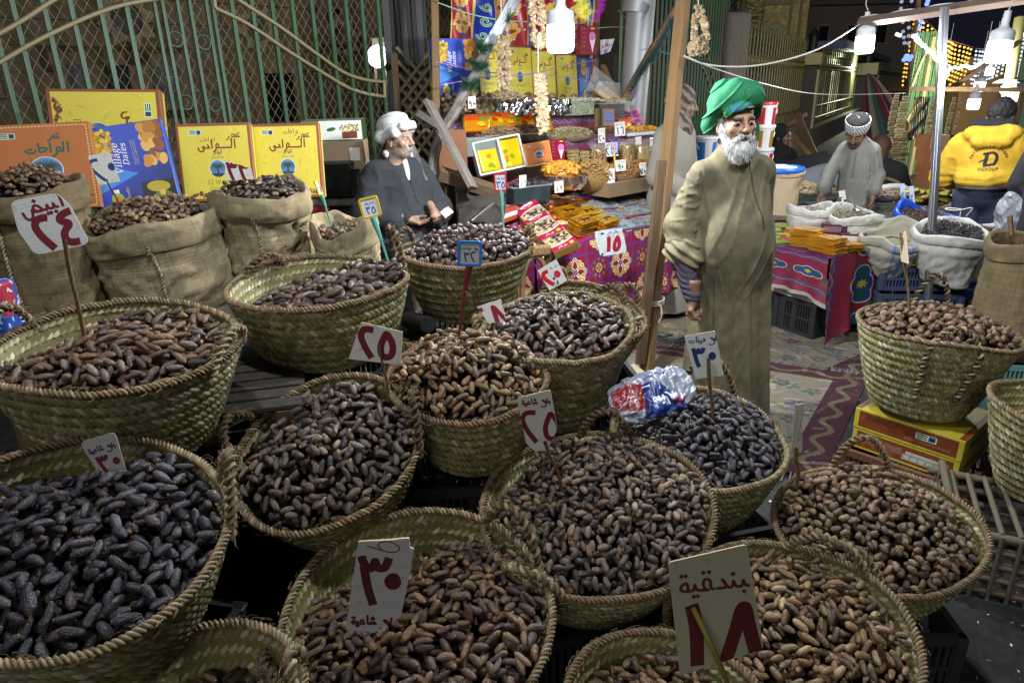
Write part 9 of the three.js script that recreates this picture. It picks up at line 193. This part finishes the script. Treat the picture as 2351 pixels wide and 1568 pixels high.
{const{t,hm}=person({label:'man in a mustard yellow hooded top and jeans seen from behind, leaning over',pos:[3.53,0,-5.0],yaw:2.55,skin:[0.16,0.09,0.06],fine:0.006,head:{at:[-0.03,1.43,0.22],yaw:-0.35,pitch:0.35,roll:0.1,s:1.02,brow:[0.02,0.016,0.014],stubble:[0.03,0.025,0.022]},hands:[{at:[-0.2,0.95,0.42],turn:[-1,0,0],curl:0.5,side:-1}],bones:[[[0,1.24,0.05],[0,0.95,0],0.08,0.09],[[-0.09,0.86,0],[-0.1,0.1,-0.02],0.06,0.04],[[0.09,0.86,0],[0.1,0.1,-0.02],0.06,0.04],[[0.1,0.05,-0.05],[0.1,0.035,0.13],0.035,0.03],[[-0.1,0.05,-0.05],[-0.1,0.035,0.13],0.035,0.03]],lo:[-0.3,0,-0.2],hi:[0.3,1.42,0.3]});t.rotation.z=-0.06;const ym=MP({color:C(0.56,0.335,0.02),roughness:0.85,sheen:0.2,bumpMap:rep(clothBump,40,40),bumpScale:0.0006}),f=garment('hooded_top',t,[ell([0,1.16,0.05],[0.205,0.23,0.13],0.05),cap([-0.14,1.28,0.08],[0.14,1.28,0.08],0.072,0.072,0.06),ell([0,1.03,0.0],[0.19,0.09,0.145],0.05),cap([0.19,1.26,0.07],[0.285,1.03,0.14],0.08,0.075,0.05),cap([0.285,1.03,0.14],[0.22,0.96,0.38],0.072,0.055,0.03),cap([-0.19,1.26,0.07],[-0.30,1.02,0.12],0.08,0.075,0.05),cap([-0.30,1.02,0.12],[-0.22,0.95,0.38],0.072,0.055,0.03),cap([-0.12,1.345,-0.02],[0.12,1.345,-0.02],0.05,0.05,0.03),cap([-0.08,1.29,-0.07],[0.08,1.29,-0.07],0.038,0.038,0.025)],(x,y,z)=>folds(x,y,z,0.006,0.008,31)-(y<1.1?0.006*abs(sin(y*60+2*vnoise(x*6,y*6,z*6))):0)-0.004*sstep(0.012,0,abs(y-1.255+x*x*2))*(z<-0.02&&abs(x)<0.13?1:0),[-0.42,0.9,-0.2],[0.42,1.42,0.48],0.014,ym);part('hood_lining',nets(field([cap([-0.09,1.39,0.03],[0.1,1.4,0.05],0.045,0.05,0.03),ell([0,1.38,0.1],[0.09,0.06,0.08],0.03)],(x,y,z)=>0.006*vnoise(x*20,y*20,z*20)),[-0.18,1.28,-0.06],[0.2,1.48,0.22],0.008),plain([0.012,0.012,0.016],0.9),t);part('jeans',nets(field([ell([0,0.93,-0.01],[0.17,0.13,0.135],0.05),cap([-0.092,0.88,0],[-0.105,0.1,-0.02],0.105,0.07,0.03),cap([0.092,0.88,0],[0.105,0.1,-0.02],0.105,0.07,0.03)],(x,y,z)=>folds(x,y,z,0.006,0.006,41)),[-0.3,0.02,-0.22],[0.3,1.08,0.22],0.017),MP({color:C(0.02,0.027,0.055),roughness:0.8,bumpMap:rep(clothBump,30,30),bumpScale:0.0006}),t);part('belt',put(new THREE.TorusGeometry(0.172,0.016,8,40),0,0.975,-0.008,PI/2,0,0,[1.0,1,0.82]),plain([0.02,0.017,0.02],0.5),t);part('hair',nets(field([ell([0,0.05,-0.018],[0.086,0.098,0.104],0.02),cut(ell([0,-0.06,0.07],[0.09,0.1,0.085],0.02)),cut(ell([0,-0.1,-0.02],[0.1,0.05,0.14],0.02)),cut(ell([0,0.01,0.12],[0.07,0.05,0.06],0.02))],(x,y,z)=>0.005*vnoise(x*70,y*70,z*70)),[-0.11,-0.08,-0.14],[0.11,0.16,0.12],0.0046).applyMatrix4(hm),plain([0.014,0.012,0.011],0.75),t);const am=tex(256,256,(c,w,h)=>{c.fillStyle='#000';c.fillRect(0,0,w,h);c.fillStyle='#fff';c.strokeStyle='#fff';c.lineWidth=20;c.beginPath();c.moveTo(92,96);c.lineTo(150,84);c.quadraticCurveTo(186,96,176,150);c.lineTo(166,178);c.lineTo(100,190);c.stroke();c.lineWidth=24;c.beginPath();c.moveTo(118,96);c.lineTo(108,186);c.stroke();c.lineWidth=9;c.beginPath();c.moveTo(70,160);c.lineTo(108,140);c.stroke();latin(c,'DONDUP',132,226,30,'sans-serif','bold');c.save();c.translate(128,150);[...'Authentic Jeans'].forEach((ch,i)=>{c.save();c.rotate((i-7)*0.19);latin(c,ch,0,-104,30,'serif','bold');c.restore();});c.restore();},{data:true});part('chest_print',grid(24,24,(u,v)=>{const x=0.13-u*0.25,y=1.07+v*0.22;return[x,y,surf(f,x,y,-0.35,-1)-0.003,u,v];}),new THREE.MeshStandardMaterial({color:C(0.02,0.02,0.022),roughness:0.9,alphaMap:am,alphaTest:0.5}),t,'black blackletter print on the back of the hooded top');}

function simpleFigure(o){const{t,hm}=person(o);for(const[n,list,lo,hi,mat,w,col]of o.clothes)part(n,nets(field(list,w??((x,y,z)=>folds(x,y,z,0.008,0.006,51))),lo,hi,0.022,col),mat,t);for(const[n,list,lo,hi,mat,w,col]of o.hat??[])part(n,nets(field(list,w??((x,y,z)=>0.003*vnoise(x*40,y*40,z*40))),lo,hi,0.009,col).applyMatrix4(hm),mat,t);return t;}
const blackCloth=cloth([0.012,0.011,0.012]);simpleFigure({label:'woman in a black headscarf and robe seated against the fence',pos:[3.08,-0.06,-8.0],yaw:0.3,skin:[0.2,0.12,0.085],fine:0.009,head:{at:[0,1.2,0.03],yaw:0.5,s:1,brow:[0.03,0.02,0.02]},hands:[{at:[-0.1,0.78,0.3],turn:[-1.2,0.6,0.3],curl:0.5,side:1}],clothes:[['robe',[ell([0,0.86,0],[0.21,0.26,0.15],0.05),cap([-0.12,1.0,0],[0.12,1.0,0],0.075,0.075,0.05),cap([-0.17,0.98,0],[-0.25,0.76,0.08],0.075,0.075,0.04),cap([-0.25,0.76,0.08],[-0.13,0.77,0.26],0.07,0.05,0.03),cap([0.17,0.98,0],[0.24,0.76,0.08],0.075,0.075,0.04),cap([0.24,0.76,0.08],[0.05,0.76,0.26],0.07,0.06,0.03),cap([-0.1,0.6,0],[-0.12,0.58,0.4],0.13,0.11,0.06),cap([0.1,0.6,0],[0.12,0.58,0.4],0.13,0.11,0.06),skirt(0.08,0.6,0.27,0.25,0.9,0,0.3,7)],[-0.38,0.06,-0.25],[0.38,1.1,0.62],blackCloth]],hat:[['headscarf',[ell([0,0.035,-0.02],[0.092,0.108,0.112],0.03),cap([0,-0.1,-0.01],[0,-0.2,0],0.09,0.12,0.05),cut(ell([0,-0.012,0.1],[0.05,0.072,0.07],0.01))],[-0.16,-0.34,-0.16],[0.16,0.16,0.16],blackCloth]]});{const c=thing('chair','yellowish moulded chair behind the woman in black','chair',[3.16,0,-8.06],0.3);part('back',lump(rbox(0.5,0.55,0.04,0.08,0,0.78,-0.2,0,0,0,5),0.01,6),plain([0.34,0.3,0.14],0.5),c);part('seat',rbox(0.46,0.04,0.44,0.02,0,0.44,0),plain([0.34,0.3,0.14],0.5),c);for(const[x,z]of[[-1,-1],[1,-1],[-1,1],[1,1]])part('leg',rod([x*0.2,0,z*0.2],[x*0.19,0.44,z*0.18],0.02),plain([0.34,0.3,0.14],0.5),c);}
simpleFigure({label:'person in a striped brown headscarf and grey beige robe behind the timber post',pos:[1.24,0.02,-5.25],yaw:0.9,skin:[0.2,0.12,0.085],fine:0.007,head:{at:[0,1.56,0.04],yaw:0.35,pitch:0.1,s:1,brow:[0.04,0.03,0.03]},clothes:[['robe',[ell([0,1.18,0],[0.2,0.28,0.15],0.05),cap([-0.12,1.36,0],[0.12,1.36,0],0.075,0.075,0.05),cap([-0.16,1.33,0],[-0.24,1.08,0.0],0.08,0.08,0.04),cap([-0.24,1.08,0.0],[-0.16,0.98,0.18],0.075,0.06,0.03),cap([0.16,1.33,0],[0.24,1.08,0.0],0.08,0.08,0.04),cap([0.24,1.08,0],[0.16,0.98,0.18],0.075,0.06,0.03),skirt(0.04,1.0,0.28,0.2,0.85,0,0,8)],[-0.36,0.02,-0.36],[0.36,1.46,0.36],cloth([0.27,0.25,0.21])]],hat:[['headscarf',[ell([0,0.035,-0.02],[0.094,0.106,0.114],0.03),cap([0,-0.09,-0.01],[0,-0.16,0.0],0.085,0.11,0.05),cut(ell([0,-0.012,0.1],[0.048,0.062,0.06],0.01))],[-0.16,-0.3,-0.16],[0.16,0.16,0.16],MAT.vc,undefined,(x,y,z)=>{const s=sin((y*1.0+z*0.6)*95+4*vnoise(x*12,y*12,z*12));return s>0?[0.2,0.16,0.12]:[0.05,0.04,0.035];}]]});simpleFigure({label:'person with brown hair in a dark coat sitting with back turned, beside the hanging boards',pos:[3.72,-0.1,-7.0],yaw:2.7,skin:[0.15,0.08,0.05],fine:0.009,head:{at:[0,1.16,0.05],pitch:0.2,s:1},clothes:[['coat',[ell([0,0.8,0],[0.22,0.3,0.16],0.05),cap([-0.14,0.98,0],[0.14,0.98,0],0.08,0.08,0.05),cap([-0.18,0.96,0],[-0.27,0.72,0.1],0.085,0.08,0.04),cap([0.18,0.96,0],[0.27,0.72,0.1],0.085,0.08,0.04),cap([-0.1,0.55,0],[-0.12,0.52,0.4],0.12,0.1,0.06),cap([0.1,0.55,0],[0.12,0.52,0.4],0.12,0.1,0.06),cap([-0.12,0.5,0.4],[-0.12,0.14,0.42],0.08,0.06),cap([0.12,0.5,0.4],[0.12,0.14,0.42],0.08,0.06)],[-0.38,0.08,-0.25],[0.38,1.1,0.56],blackCloth]],hat:[['hair',[ell([0,0.04,-0.03],[0.094,0.108,0.104],0.03),ell([0,-0.05,-0.06],[0.07,0.08,0.06],0.03),cut(ell([0,-0.03,0.1],[0.08,0.1,0.08],0.02))],[-0.13,-0.16,-0.16],[0.13,0.17,0.13],plain([0.075,0.032,0.018],0.7)]]});{const c=thing('chair','worn wooden chair under the person in the dark coat','chair',[3.72,0,-6.98],2.7);part('seat',rbox(0.44,0.05,0.42,0.02,0,0.4,0),MAT.darkWood,c);part('back',tube([[-0.2,0.4,-0.22],[-0.2,0.75,-0.25],[0,0.82,-0.25],[0.2,0.75,-0.25],[0.2,0.4,-0.22]],0.018,30,6),MAT.wood,c);part('back_inner',tube([[-0.1,0.42,-0.22],[-0.08,0.66,-0.24],[0.08,0.66,-0.24],[0.1,0.42,-0.22]],0.012,24,6),MAT.wood,c);for(const[x,z]of[[-1,-1],[1,-1],[-1,1],[1,1]])part('leg',rod([x*0.19,0,z*0.19],[x*0.18,0.4,z*0.17],0.018),MAT.wood,c);}
simpleFigure({label:'person in black clothes standing at the right edge, cut by the frame',pos:[3.52,0,-4.35],yaw:-1.2,skin:[0.15,0.09,0.06],fine:0.009,head:{at:[0.05,1.6,0.04],yaw:0,s:1},clothes:[['coat',[ell([0,1.1,0],[0.2,0.3,0.15],0.05),cap([-0.14,1.36,0],[0.14,1.36,0],0.08,0.08,0.05),cap([0.18,1.32,0],[0.25,1.05,0.05],0.08,0.07,0.04),cap([-0.18,1.32,0],[-0.25,1.05,0.05],0.08,0.07,0.04),skirt(0.04,1.0,0.24,0.2,0.85,0,0,8)],[-0.36,0.02,-0.36],[0.36,1.48,0.36],cloth([0.012,0.013,0.017])]]});const bulbG=new THREE.SphereGeometry(1,8,6);function bulbs(list,r){return merge(list.map((p)=>bulbG.clone().scale(r,r,r).translate(p.x,p.y,p.z)));}
const glow=(c,k)=>new THREE.MeshStandardMaterial({color:C(0.1,0.1,0.1),emissive:C(...c),emissiveIntensity:k}),amber=glow([1,0.5,0.03],1.6),coldG=glow([0.8,0.92,1],3),blueG=glow([0.08,0.16,1],3.5),cool2=glow([0.55,0.75,1],1.6);{srand(501);const TD=13,line=(pts,td)=>new THREE.CatmullRomCurve3(pts.map(([x,y])=>A(x,y,td)));const curtain=(label,pts,td,n,lens,m,r,step)=>{const c=line(pts,td),o=c.getPoint(0),t=thing('light_curtain',label,'string lights',o);part('top_wire',new THREE.TubeGeometry(new THREE.CatmullRomCurve3(c.getPoints(20).map((p)=>p.sub(o))),30,0.008,4),MAT.black,t);for(let i=0;i<n;i++){const p=c.getPoint((i+0.5)/n),L=lens(i/n)*rr(0.8,1.1),ps=[];for(let y=0.05;y<L;y+=step)ps.push(V(p.x-o.x+0.02*sin(y*5+i),p.y-o.y-y,p.z-o.z));if(ps.length){part('strand',bulbs(ps,r),m,t).userData.kind='stuff';}}const q=c.getPoint(0.5).sub(o),l=new THREE.PointLight(m===amber?C(1,0.6,0.1):C(0.8,0.9,1),m===amber?5:4);l.position.set(q.x,q.y-0.3,q.z);l.castShadow=true;l.shadow.radius=12;t.add(l);return t;};curtain('amber curtain of lights left of the aluminium pole',[[2098,38],[2122,44],[2158,76],[2176,88]],TD,15,(f)=>(f<0.3?1.25:1.0),amber,0.021,0.078);curtain('amber curtain of lights right of the aluminium pole',[[2178,88],[2196,96],[2236,108]],TD,10,(f)=>0.62+0.3*f,amber,0.021,0.078);curtain('white icicle lights at the right edge of the street',[[2240,110],[2264,112],[2290,108],[2330,92],[2356,82]],TD-1,14,(f)=>0.62-0.1*f,cool2,0.018,0.066);const gar=(label,pts,td,n,m,r)=>{const c=line(pts,td),o=c.getPoint(0),ps=[];for(let i=0;i<n;i++){const p=c.getPoint(i/n).sub(o);p.y+=rr(-0.03,0.03);ps.push(p);}const t=thing('light_garland',label,'string lights',o);part('bulbs',bulbs(ps,r),m,t).userData.kind='stuff';part('wire',new THREE.TubeGeometry(new THREE.CatmullRomCurve3(c.getPoints(20).map((p)=>p.sub(o))),30,0.008,4),MAT.black,t);return t;};gar('white garland of bulbs sagging behind the aluminium pole',[[2098,80],[2118,102],[2150,132],[2168,148],[2228,154],[2262,146]],TD-1,42,coldG,0.032);gar('white garland of bulbs rising to the right edge',[[2262,146],[2290,126],[2322,98],[2356,76]],TD-1,24,coldG,0.034);gar('blue bulbs clustered at the corner of the low roof',[[2076,140],[2082,130],[2092,134],[2094,126]],TD,7,blueG,0.04);gar('blue bulbs spiralling up the slim pole',[[2133,-2],[2130,8],[2118,46],[2112,68],[2108,92]],TD,7,blueG,0.04);const pale=glow([0.5,0.45,0.75],0.7);gar('pale bulbs on the left wire beside the slim pole',[[2072,-2],[2070,16],[2074,52],[2076,86],[2078,118]],TD,8,pale,0.034);gar('pale bulbs on the right wire beside the slim pole',[[2094,4],[2088,46],[2087,84],[2086,120]],TD,6,pale,0.034);const a=A(2084,290,TD),b=A(2112,-20,TD);solo('slim_pole',rod([a.x,0,a.z],b.toArray(),0.055,0.05,10),MAT.wood,'slim yellowish pole between the strings of pale bulbs','pole');const c=A(2322,240,11),d=A(2344,40,11);solo('concrete_pole',rod([c.x,0,c.z],d.toArray(),0.09,0.08,12),M({color:C(0.42,0.4,0.16),roughness:0.9}),'concrete pole near the right edge, yellow light put into its colour','pole');solo('tube_light',rod(A(2058,78,TD),A(2070,82,TD),0.03,0.03,8),coldG,'short white tube light left of the slim pole','lamp');solo('tube_light',rod(A(2098,84,TD),A(2112,78,TD),0.03,0.03,8),coldG,'short white tube light right of the slim pole','lamp');[[2247,205,8.5,'small far lamp above the hanging boards'],[2234,246,7.6,'low far lamp just left of the yellow hooded man'],[2324,228,8.8,'far lamp above the head of the yellow hooded man'],[2168,172,11,'far lamp half hidden behind the aluminium pole'],[2272,168,11,'far lamp under the white icicle lights']].forEach(([x,y,td,l])=>hangingLamp(A(x,y+6,td),0.9,l,6,[[0,0.3,0],[0,0.8,0]],C(1,0.96,0.82)));const mt=thing('mushroom_lamp','white mushroom shaped lamp on an arm near the concrete pole','lamp',A(2311,190,10));part('shade',put(lathe([[0.001,0.06],[0.08,0.05],[0.17,0.0],[0.16,-0.005],[0.06,0.02]],24),0,0,0),lampGlow(1.2),mt);part('bulb',ball(0.06,0,-0.09,0,[1,1.2,1]),lampGlow(4),mt);part('arm',rod([0,0.06,0],[0.3,0.0,0],0.012),MAT.black,mt);const g0=A(2086,215,12.5),g1=A(2148,215,12.5),gw=g0.distanceTo(g1),cp=thing('corrugated_gate','green corrugated gate with pale arched trim under the amber lights','gate',[(g0.x+g1.x)/2,0,g0.z]);for(let i=0;i<12;i++)part('panel',put(rbox(gw/12-0.012,2.5,0.04,0.01,(i-5.5)*gw/12,1.25,0.012*(i&1)),0,0,0),M({color:C(0.14,0.3,0.12),roughness:0.5}),cp);for(const[y,h]of[[1.5,0.75],[0.9,0.4]])part('arch_trim',tube([[-gw*0.5,y,0.06],[-gw*0.22,y+h*0.75,0.06],[0,y+h,0.06],[gw*0.22,y+h*0.75,0.06],[gw*0.5,y,0.06]],0.025,30,6),M({color:C(0.55,0.52,0.3),roughness:0.6}),cp);part('post',box(0.06,2.4,0.06,0,1.2,0.07),M({color:C(0.5,0.45,0.2),roughness:0.7}),cp);const w0=A(2150,250,16),yw=thing('market_wall','wall behind the far stalls, yellow green light put into its colour','wall',[w0.x+2.2,0,w0.z]);part('wall',box(9,2.1,0.3,2.4,1.05,0),M({map:pixels(128,128,(u,v)=>{const k=0.8+0.5*tile(u,v,4,2);return[150*k,140*k,60*k];}),roughness:0.9}),yw);for(let i=0;i<7;i++)part('shutter',rbox(0.9,1.7,0.08,0.02,-1.4+i*1.15,1.3,0.18),plain([[0.3,0.2,0.09],[0.14,0.26,0.2],[0.45,0.42,0.14]][i%3],0.6),yw);srand(77);const aw=thing('awning','dark awning over the stall of hanging boards','awning',A(2220,226,8.2));part('roof',box(1.9,0.05,0.9,0.1,0.1,-0.2,0,0,-0.03),MAT.darkWood,aw);part('strut',bar([-0.3,0.1,0.1],[0.5,0.62,0],0.05,0.04),MAT.darkWood,aw);for(const x of[-0.8,0.95])part('post',box(0.05,1.6,0.05,x,-0.72,-0.4),MAT.darkWood,aw);const bTex=[0,1,2].map((k)=>M({map:tex(128,64,(c,w,h)=>{c.fillStyle=['#c2b288','#b8a878','#a8965c'][k];c.fillRect(0,0,w,h);ink(c,'#1a1610');srand(k*5+2);arabic(c,['بسم الله','عمر فاروق','صلي محمد'][k].replace('س','ش'),w/2,h*0.66,30,0.18,104);}),roughness:0.5})),rim=M({color:C(0.42,0.36,0.2),roughness:0.6});const board=(label,x0,x1,y0,y1,td,n,skew)=>{const tp=A((x0+x1)/2,y0,td),bt=A((x0+x1)/2,y1,td),W=A(x0,y0,td).distanceTo(A(x1,y0,td)),Hh=tp.y-bt.y,t=thing('hanging_board',label,'sign board',tp,0.25);for(let i=0;i<n;i++){const h=Hh/n,y=-(i+0.5)*h,k=sqrt(max(0.12,1-Math.pow(abs((i+0.5)/n*2-1),5))),p=part('plank',rbox(W*k,h*0.9,0.012,0.005,0,0,0),rim,t);p.position.set(skew*y,y,0);part('lettering',put(new THREE.PlaneGeometry(W*k*0.92,h*0.76),0,0,0.0075),bTex[i%3],p);}};board('front slatted board of script, left of the silver strips',2068,2096,219,320,6.6,8,0.04);board('narrow slatted board behind the front one',2051,2070,216,302,6.9,7,0.04);board('large slatted board hanging lowest behind the checked cap man',2036,2090,286,377,7.2,7,-0.25);board('slatted board just left of the aluminium pole',2138,2170,218,312,6.8,8,0.06);board('slatted board just right of the aluminium pole',2186,2200,222,314,7.0,8,0.05);board('thin slatted board farthest right',2203,2214,222,300,7.1,7,0.04);for(let i=0;i<9;i++){const p=A(2102+i*4.2,222,7.0),m=solo('foil_strip',grid(2,14,(u,v)=>[(u-0.5)*0.016,-v*rr(0.4,0.42),0.008*sin(v*16+i)]),i%3===1?M({color:C(0.6,0.42,0.06),metalness:0.9,roughness:0.25}):i%3?M({color:C(0.15,0.2,0.6),metalness:0.8,roughness:0.25}):MAT.foil,['silver','gold','blue'][i%3]+' shiny strip hanging between the slatted boards','tinsel strip','shiny strips between the boards',p);}  // concrete pole, market wall and shutter colours carry the yellow green street light

{const tp=A(1996,172,8),bt=A(2040,330,7.8),um=thing('folded_umbrella','folded striped red and green umbrella leaning on the second fence pillar','umbrella',bt),e=tp.clone().sub(bt),q=new THREE.Quaternion().setFromUnitVectors(V(0,1,0),e.clone().normalize()),g=grid(48,12,(u,v)=>{const a=u*TAU,r=(0.02+0.22*Math.pow(1-v,0.8))*(1+0.28*sin(a*8));return[r*cos(a),v*e.length(),r*sin(a),u*4,v];});g.applyQuaternion(q);part('canopy',g,M({map:tex(128,16,(c,w,h)=>{['#5c1626','#2c4a3a','#6a6250','#3a1622'].forEach((k,i)=>{c.fillStyle=k;c.fillRect(i*32,0,32,h);});}),roughness:0.85}),um);part('pole',rod(e.clone().multiplyScalar(-0.5).toArray(),e.clone().multiplyScalar(1.02).toArray(),0.018),MAT.darkWood,um);}
{const w=thing('wooden_easel','dark slanting planks leaning on the fence beside the woman','planks',A(1880,340,8.6));part('plank',bar([-0.35,0.42,0],[0.25,-0.75,0.2],0.12,0.04),MAT.darkWood,w);part('plank',bar([-0.55,0.22,0],[-0.2,0.42,0],0.05,0.04),MAT.wood,w);part('plank',bar([-0.45,0.25,0.02],[0.0,-0.2,0.1],0.05,0.04),MAT.wood,w);solo('dark_blanket',lump(put(ball(0.42,0,0,0,[1.5,0.5,0.9],20)),0.07,5),M({color:C(0.035,0.034,0.034),roughness:0.95}),'dark bundled blanket on the ground behind the kraft sack','blanket',null,A(1880,405,7.4));solo('grey_bundle',lump(put(ball(0.26,0,0,0,[1.3,0.7,0.9],18)),0.05,6),M({color:C(0.12,0.13,0.15),roughness:0.9}),'grey cloth bundle beside the reaching sleeve','cloth',null,A(1888,430,6.4));}

tub('clear tub of pale nuts left of the reaching hand',1876,468,5.5,0.34,0.11,0.2,0);nutHeap({label:'pale almonds heaped in the tub left of the reaching hand',px:1880,py:440,t:5.5,rx:0.2,rz:0.12,h:0.05,s:0.013,n:200,cols:[[0.4,0.31,0.18],[0.3,0.22,0.12]]});tub('clear tub of brown nuts right of the reaching hand',2020,480,5.45,0.36,0.13,0.22,0);nutHeap({label:'brown nuts heaped in the tub behind the striped sack',px:2022,py:452,t:5.45,rx:0.19,rz:0.12,h:0.05,s:0.014,n:200,cols:[[0.2,0.12,0.075],[0.27,0.17,0.11],[0.15,0.09,0.06]]});nutHeap({label:'ginger roots heaped behind the kraft sack',cat:'ginger',px:1844,py:436,t:5.7,rx:0.09,rz:0.07,h:0.05,s:0.022,n:34,cols:[[0.42,0.28,0.12],[0.34,0.22,0.09]],long:2.2,detail:1});{const p=A(1940,482,5.5),s=thing('plank_trestle','trestle behind the white sacks carrying the nut tubs','table',[p.x,0,p.z]);part('top',box(1.5,0.03,0.36,0,p.y-0.02,0),MAT.oldWood,s);for(const x of[-0.65,0.65])part('leg',box(0.05,p.y-0.04,0.3,x,(p.y-0.04)/2,0),MAT.darkWood,s);}
{const p=A(2052,450,6.1),c=thing('plastic_chair','white plastic chair with a slotted back behind the nut tubs','chair',[p.x,0,p.z],0.1),y=p.y-0.1;part('back_frame',tube([[-0.24,y-0.25,0],[-0.23,y+0.02,-0.02],[-0.14,y+0.15,-0.03],[0,y+0.18,-0.03],[0.14,y+0.15,-0.03],[0.23,y+0.02,-0.02],[0.24,y-0.25,0]],0.028,40,8),MAT.white,c);for(let r=0;r<6;r++)part('slat',rbox(0.42-r*0.0,0.018,0.012,0.004,0,y-0.16+r*0.045,-0.015),MAT.white,c);for(let r=0;r<6;r++)part('rib',box(0.012,0.3,0.01,-0.15+r*0.06,y-0.05,-0.018),MAT.white,c);part('seat',rbox(0.48,0.03,0.46,0.012,0,y-0.3,0.24),MAT.white,c);for(const[x,z]of[[-1,0],[1,0],[-1,1],[1,1]])part('leg',rod([x*0.22,0,z*0.44],[x*0.21,y-0.3,z*0.42],0.022),MAT.white,c);}
const snack=MP({map:tex(64,64,(c,w,h)=>{c.fillStyle='#4c1224';c.fillRect(0,0,w,h);c.fillStyle='#a8a41c';c.fillRect(0,0,w,34);c.fillStyle='#c8c840';c.fillRect(10,6,30,14);c.fillStyle='#8a1a2a';c.fillRect(8,40,40,12);}),roughness:0.25,clearcoat:0.6}),snG=lump(rbox(0.17,0.045,0.12,0.02,0,0,0,0,0,0,5),0.012,16);srand(12);for(const[x0,x1,yA,yB,td,n,lab]of[[2085,2175,432,462,5.7,14,'the heap left of the aluminium pole'],[2302,2351,430,490,5.6,16,'the heap right of the yellow hooded man']])for(let i=0;i<n;i++){const m=solo('snack_bag',snG,snack,'yellow and maroon snack bag in '+lab,'bag','snack bags in '+lab,A(lerp(x0,x1,(i*0.37)%1),lerp(yB,yA,floor(i/5)/3),td+rr(-0.05,0.1)));m.rotation.set(rr(-0.5,0.5),rnd()*6,rr(-0.4,0.4));}
for(const[x,y,td,w,l]of[[2130,470,5.8,0.7,'low table under the snack bags left of the aluminium pole'],[2330,500,5.7,0.5,'low table under the snack bags at the right edge']]){const p=A(x,y,td),s=thing('low_table',l,'table',[p.x,0,p.z]);part('top',box(w,0.03,0.4,0,p.y-0.02,0),MAT.darkWood,s);for(const q of[-1,1])part('leg',box(0.05,p.y-0.03,0.36,q*w*0.42,(p.y-0.03)/2,0),MAT.darkWood,s);}
for(let i=0;i<4;i++)carton({pos:A(2156,430-i*30,6.3),w:0.19,h:0.115,d:0.2,yaw:0.15,side:plain([0.32,0.13,0.05],0.5),face:plain([0.4,0.24,0.14],0.5),label:'orange brown carton left of the aluminium pole, '+['lowest','second','third','topmost'][i]+' of its stack'});for(let i=0;i<5;i++)carton({pos:A(2328,420-i*11,6.0),w:0.34,h:0.04,d:0.24,yaw:-0.1,side:i&1?MAT.wood:MAT.carton,label:'flat brown tray right of the yellow hooded man, '+['lowest','second','third','fourth','topmost'][i]+' of its stack'});carton({pos:A(2296,540,5.1),w:0.16,h:0.17,d:0.2,yaw:0.1,side:plain([0.42,0.14,0.03],0.5),face:printed(128,128,(c,w,h)=>{c.fillStyle='#24489c';c.fillRect(0,0,w,h);c.fillStyle='#c8622a';c.fillRect(0,h-30,w,30);c.strokeStyle='#d8e0f0';c.lineWidth=6;c.beginPath();c.arc(44,38,16,0.6,5);c.stroke();ink(c,'#d8e0f0');arabic(c,'قمر',70,72,24,0.18);for(let i=0;i<7;i++){c.fillStyle='#d89030';c.beginPath();c.arc(rr(20,110),92,9,0,TAU);c.fill();}}),label:'blue and orange carton beside the jeans of the hooded man'});solo('plastic_bag',lump(lump(put(ball(0.14,0,0.08,0,[0.75,1.2,0.6],40)),0.05,8),0.014,34,5),MP({color:C(0.36,0.38,0.43),roughness:0.3,transmission:0.35,thickness:0,flatShading:true}),'white plastic bag hanging at the right edge before the black clothes','bag',null,A(2322,520,4.6));solo('wooden_stick',rod(A(2324,540,3.9),A(2320,496,3.9),0.012,0.014,6),MAT.wood,'pale wooden stake in the burlap sack at the right edge','stick');[[1934,455,5.0,'٤٠','orange and white card 40 at the reaching hand'],[1955,468,4.9,'','metal scoop handle card'],].slice(0,1).forEach(([x,y,td,s,l])=>card({name:'price_card',label:l,t:td,yaw:-0.2,tilt:0,roll:0.1,plain:1,thick:0.002,edge:plain([0.6,0.2,0.03]),res:128,poly:[[x-8,y-16],[x+7,y-19],[x+12,y+14],[x-2,y+18]],bg:'#d0ccc8',draw:(g,W,H)=>{ink(g,'#3a1a20');digits(g,s,W/2,H*0.9,H*0.44,0.2);}}));solo('metal_scoop',merge([rod(A(1966,478,4.85),A(1953,452,4.85),0.008,0.008,8),ball(0.03,...A(1968,482,4.85).toArray(),[1,0.5,1.3])]),MAT.steel,'steel scoop lying in the white sack under the hand','scoop');for(const[x,y,td,l]of[[2073,442,5.3,'pale blue upright card between the brown nut tub and the blue sack'],[2094,448,5.2,'white upright card leaning at the snack bags']])card({name:'price_card',label:l,t:td,yaw:-0.3,tilt:0,roll:0.1,plain:1,thick:0.002,edge:MAT.paper,res:96,poly:[[x-6,y-20],[x+5,y-21],[x+8,y+18],[x-3,y+20]],bg:'#b8c4d4',draw:(g,W,H)=>{ink(g,'#3a68a8');digits(g,'٤',W/2,H*0.8,H*0.3,0.2);}});}
renderer.render(scene,camera);
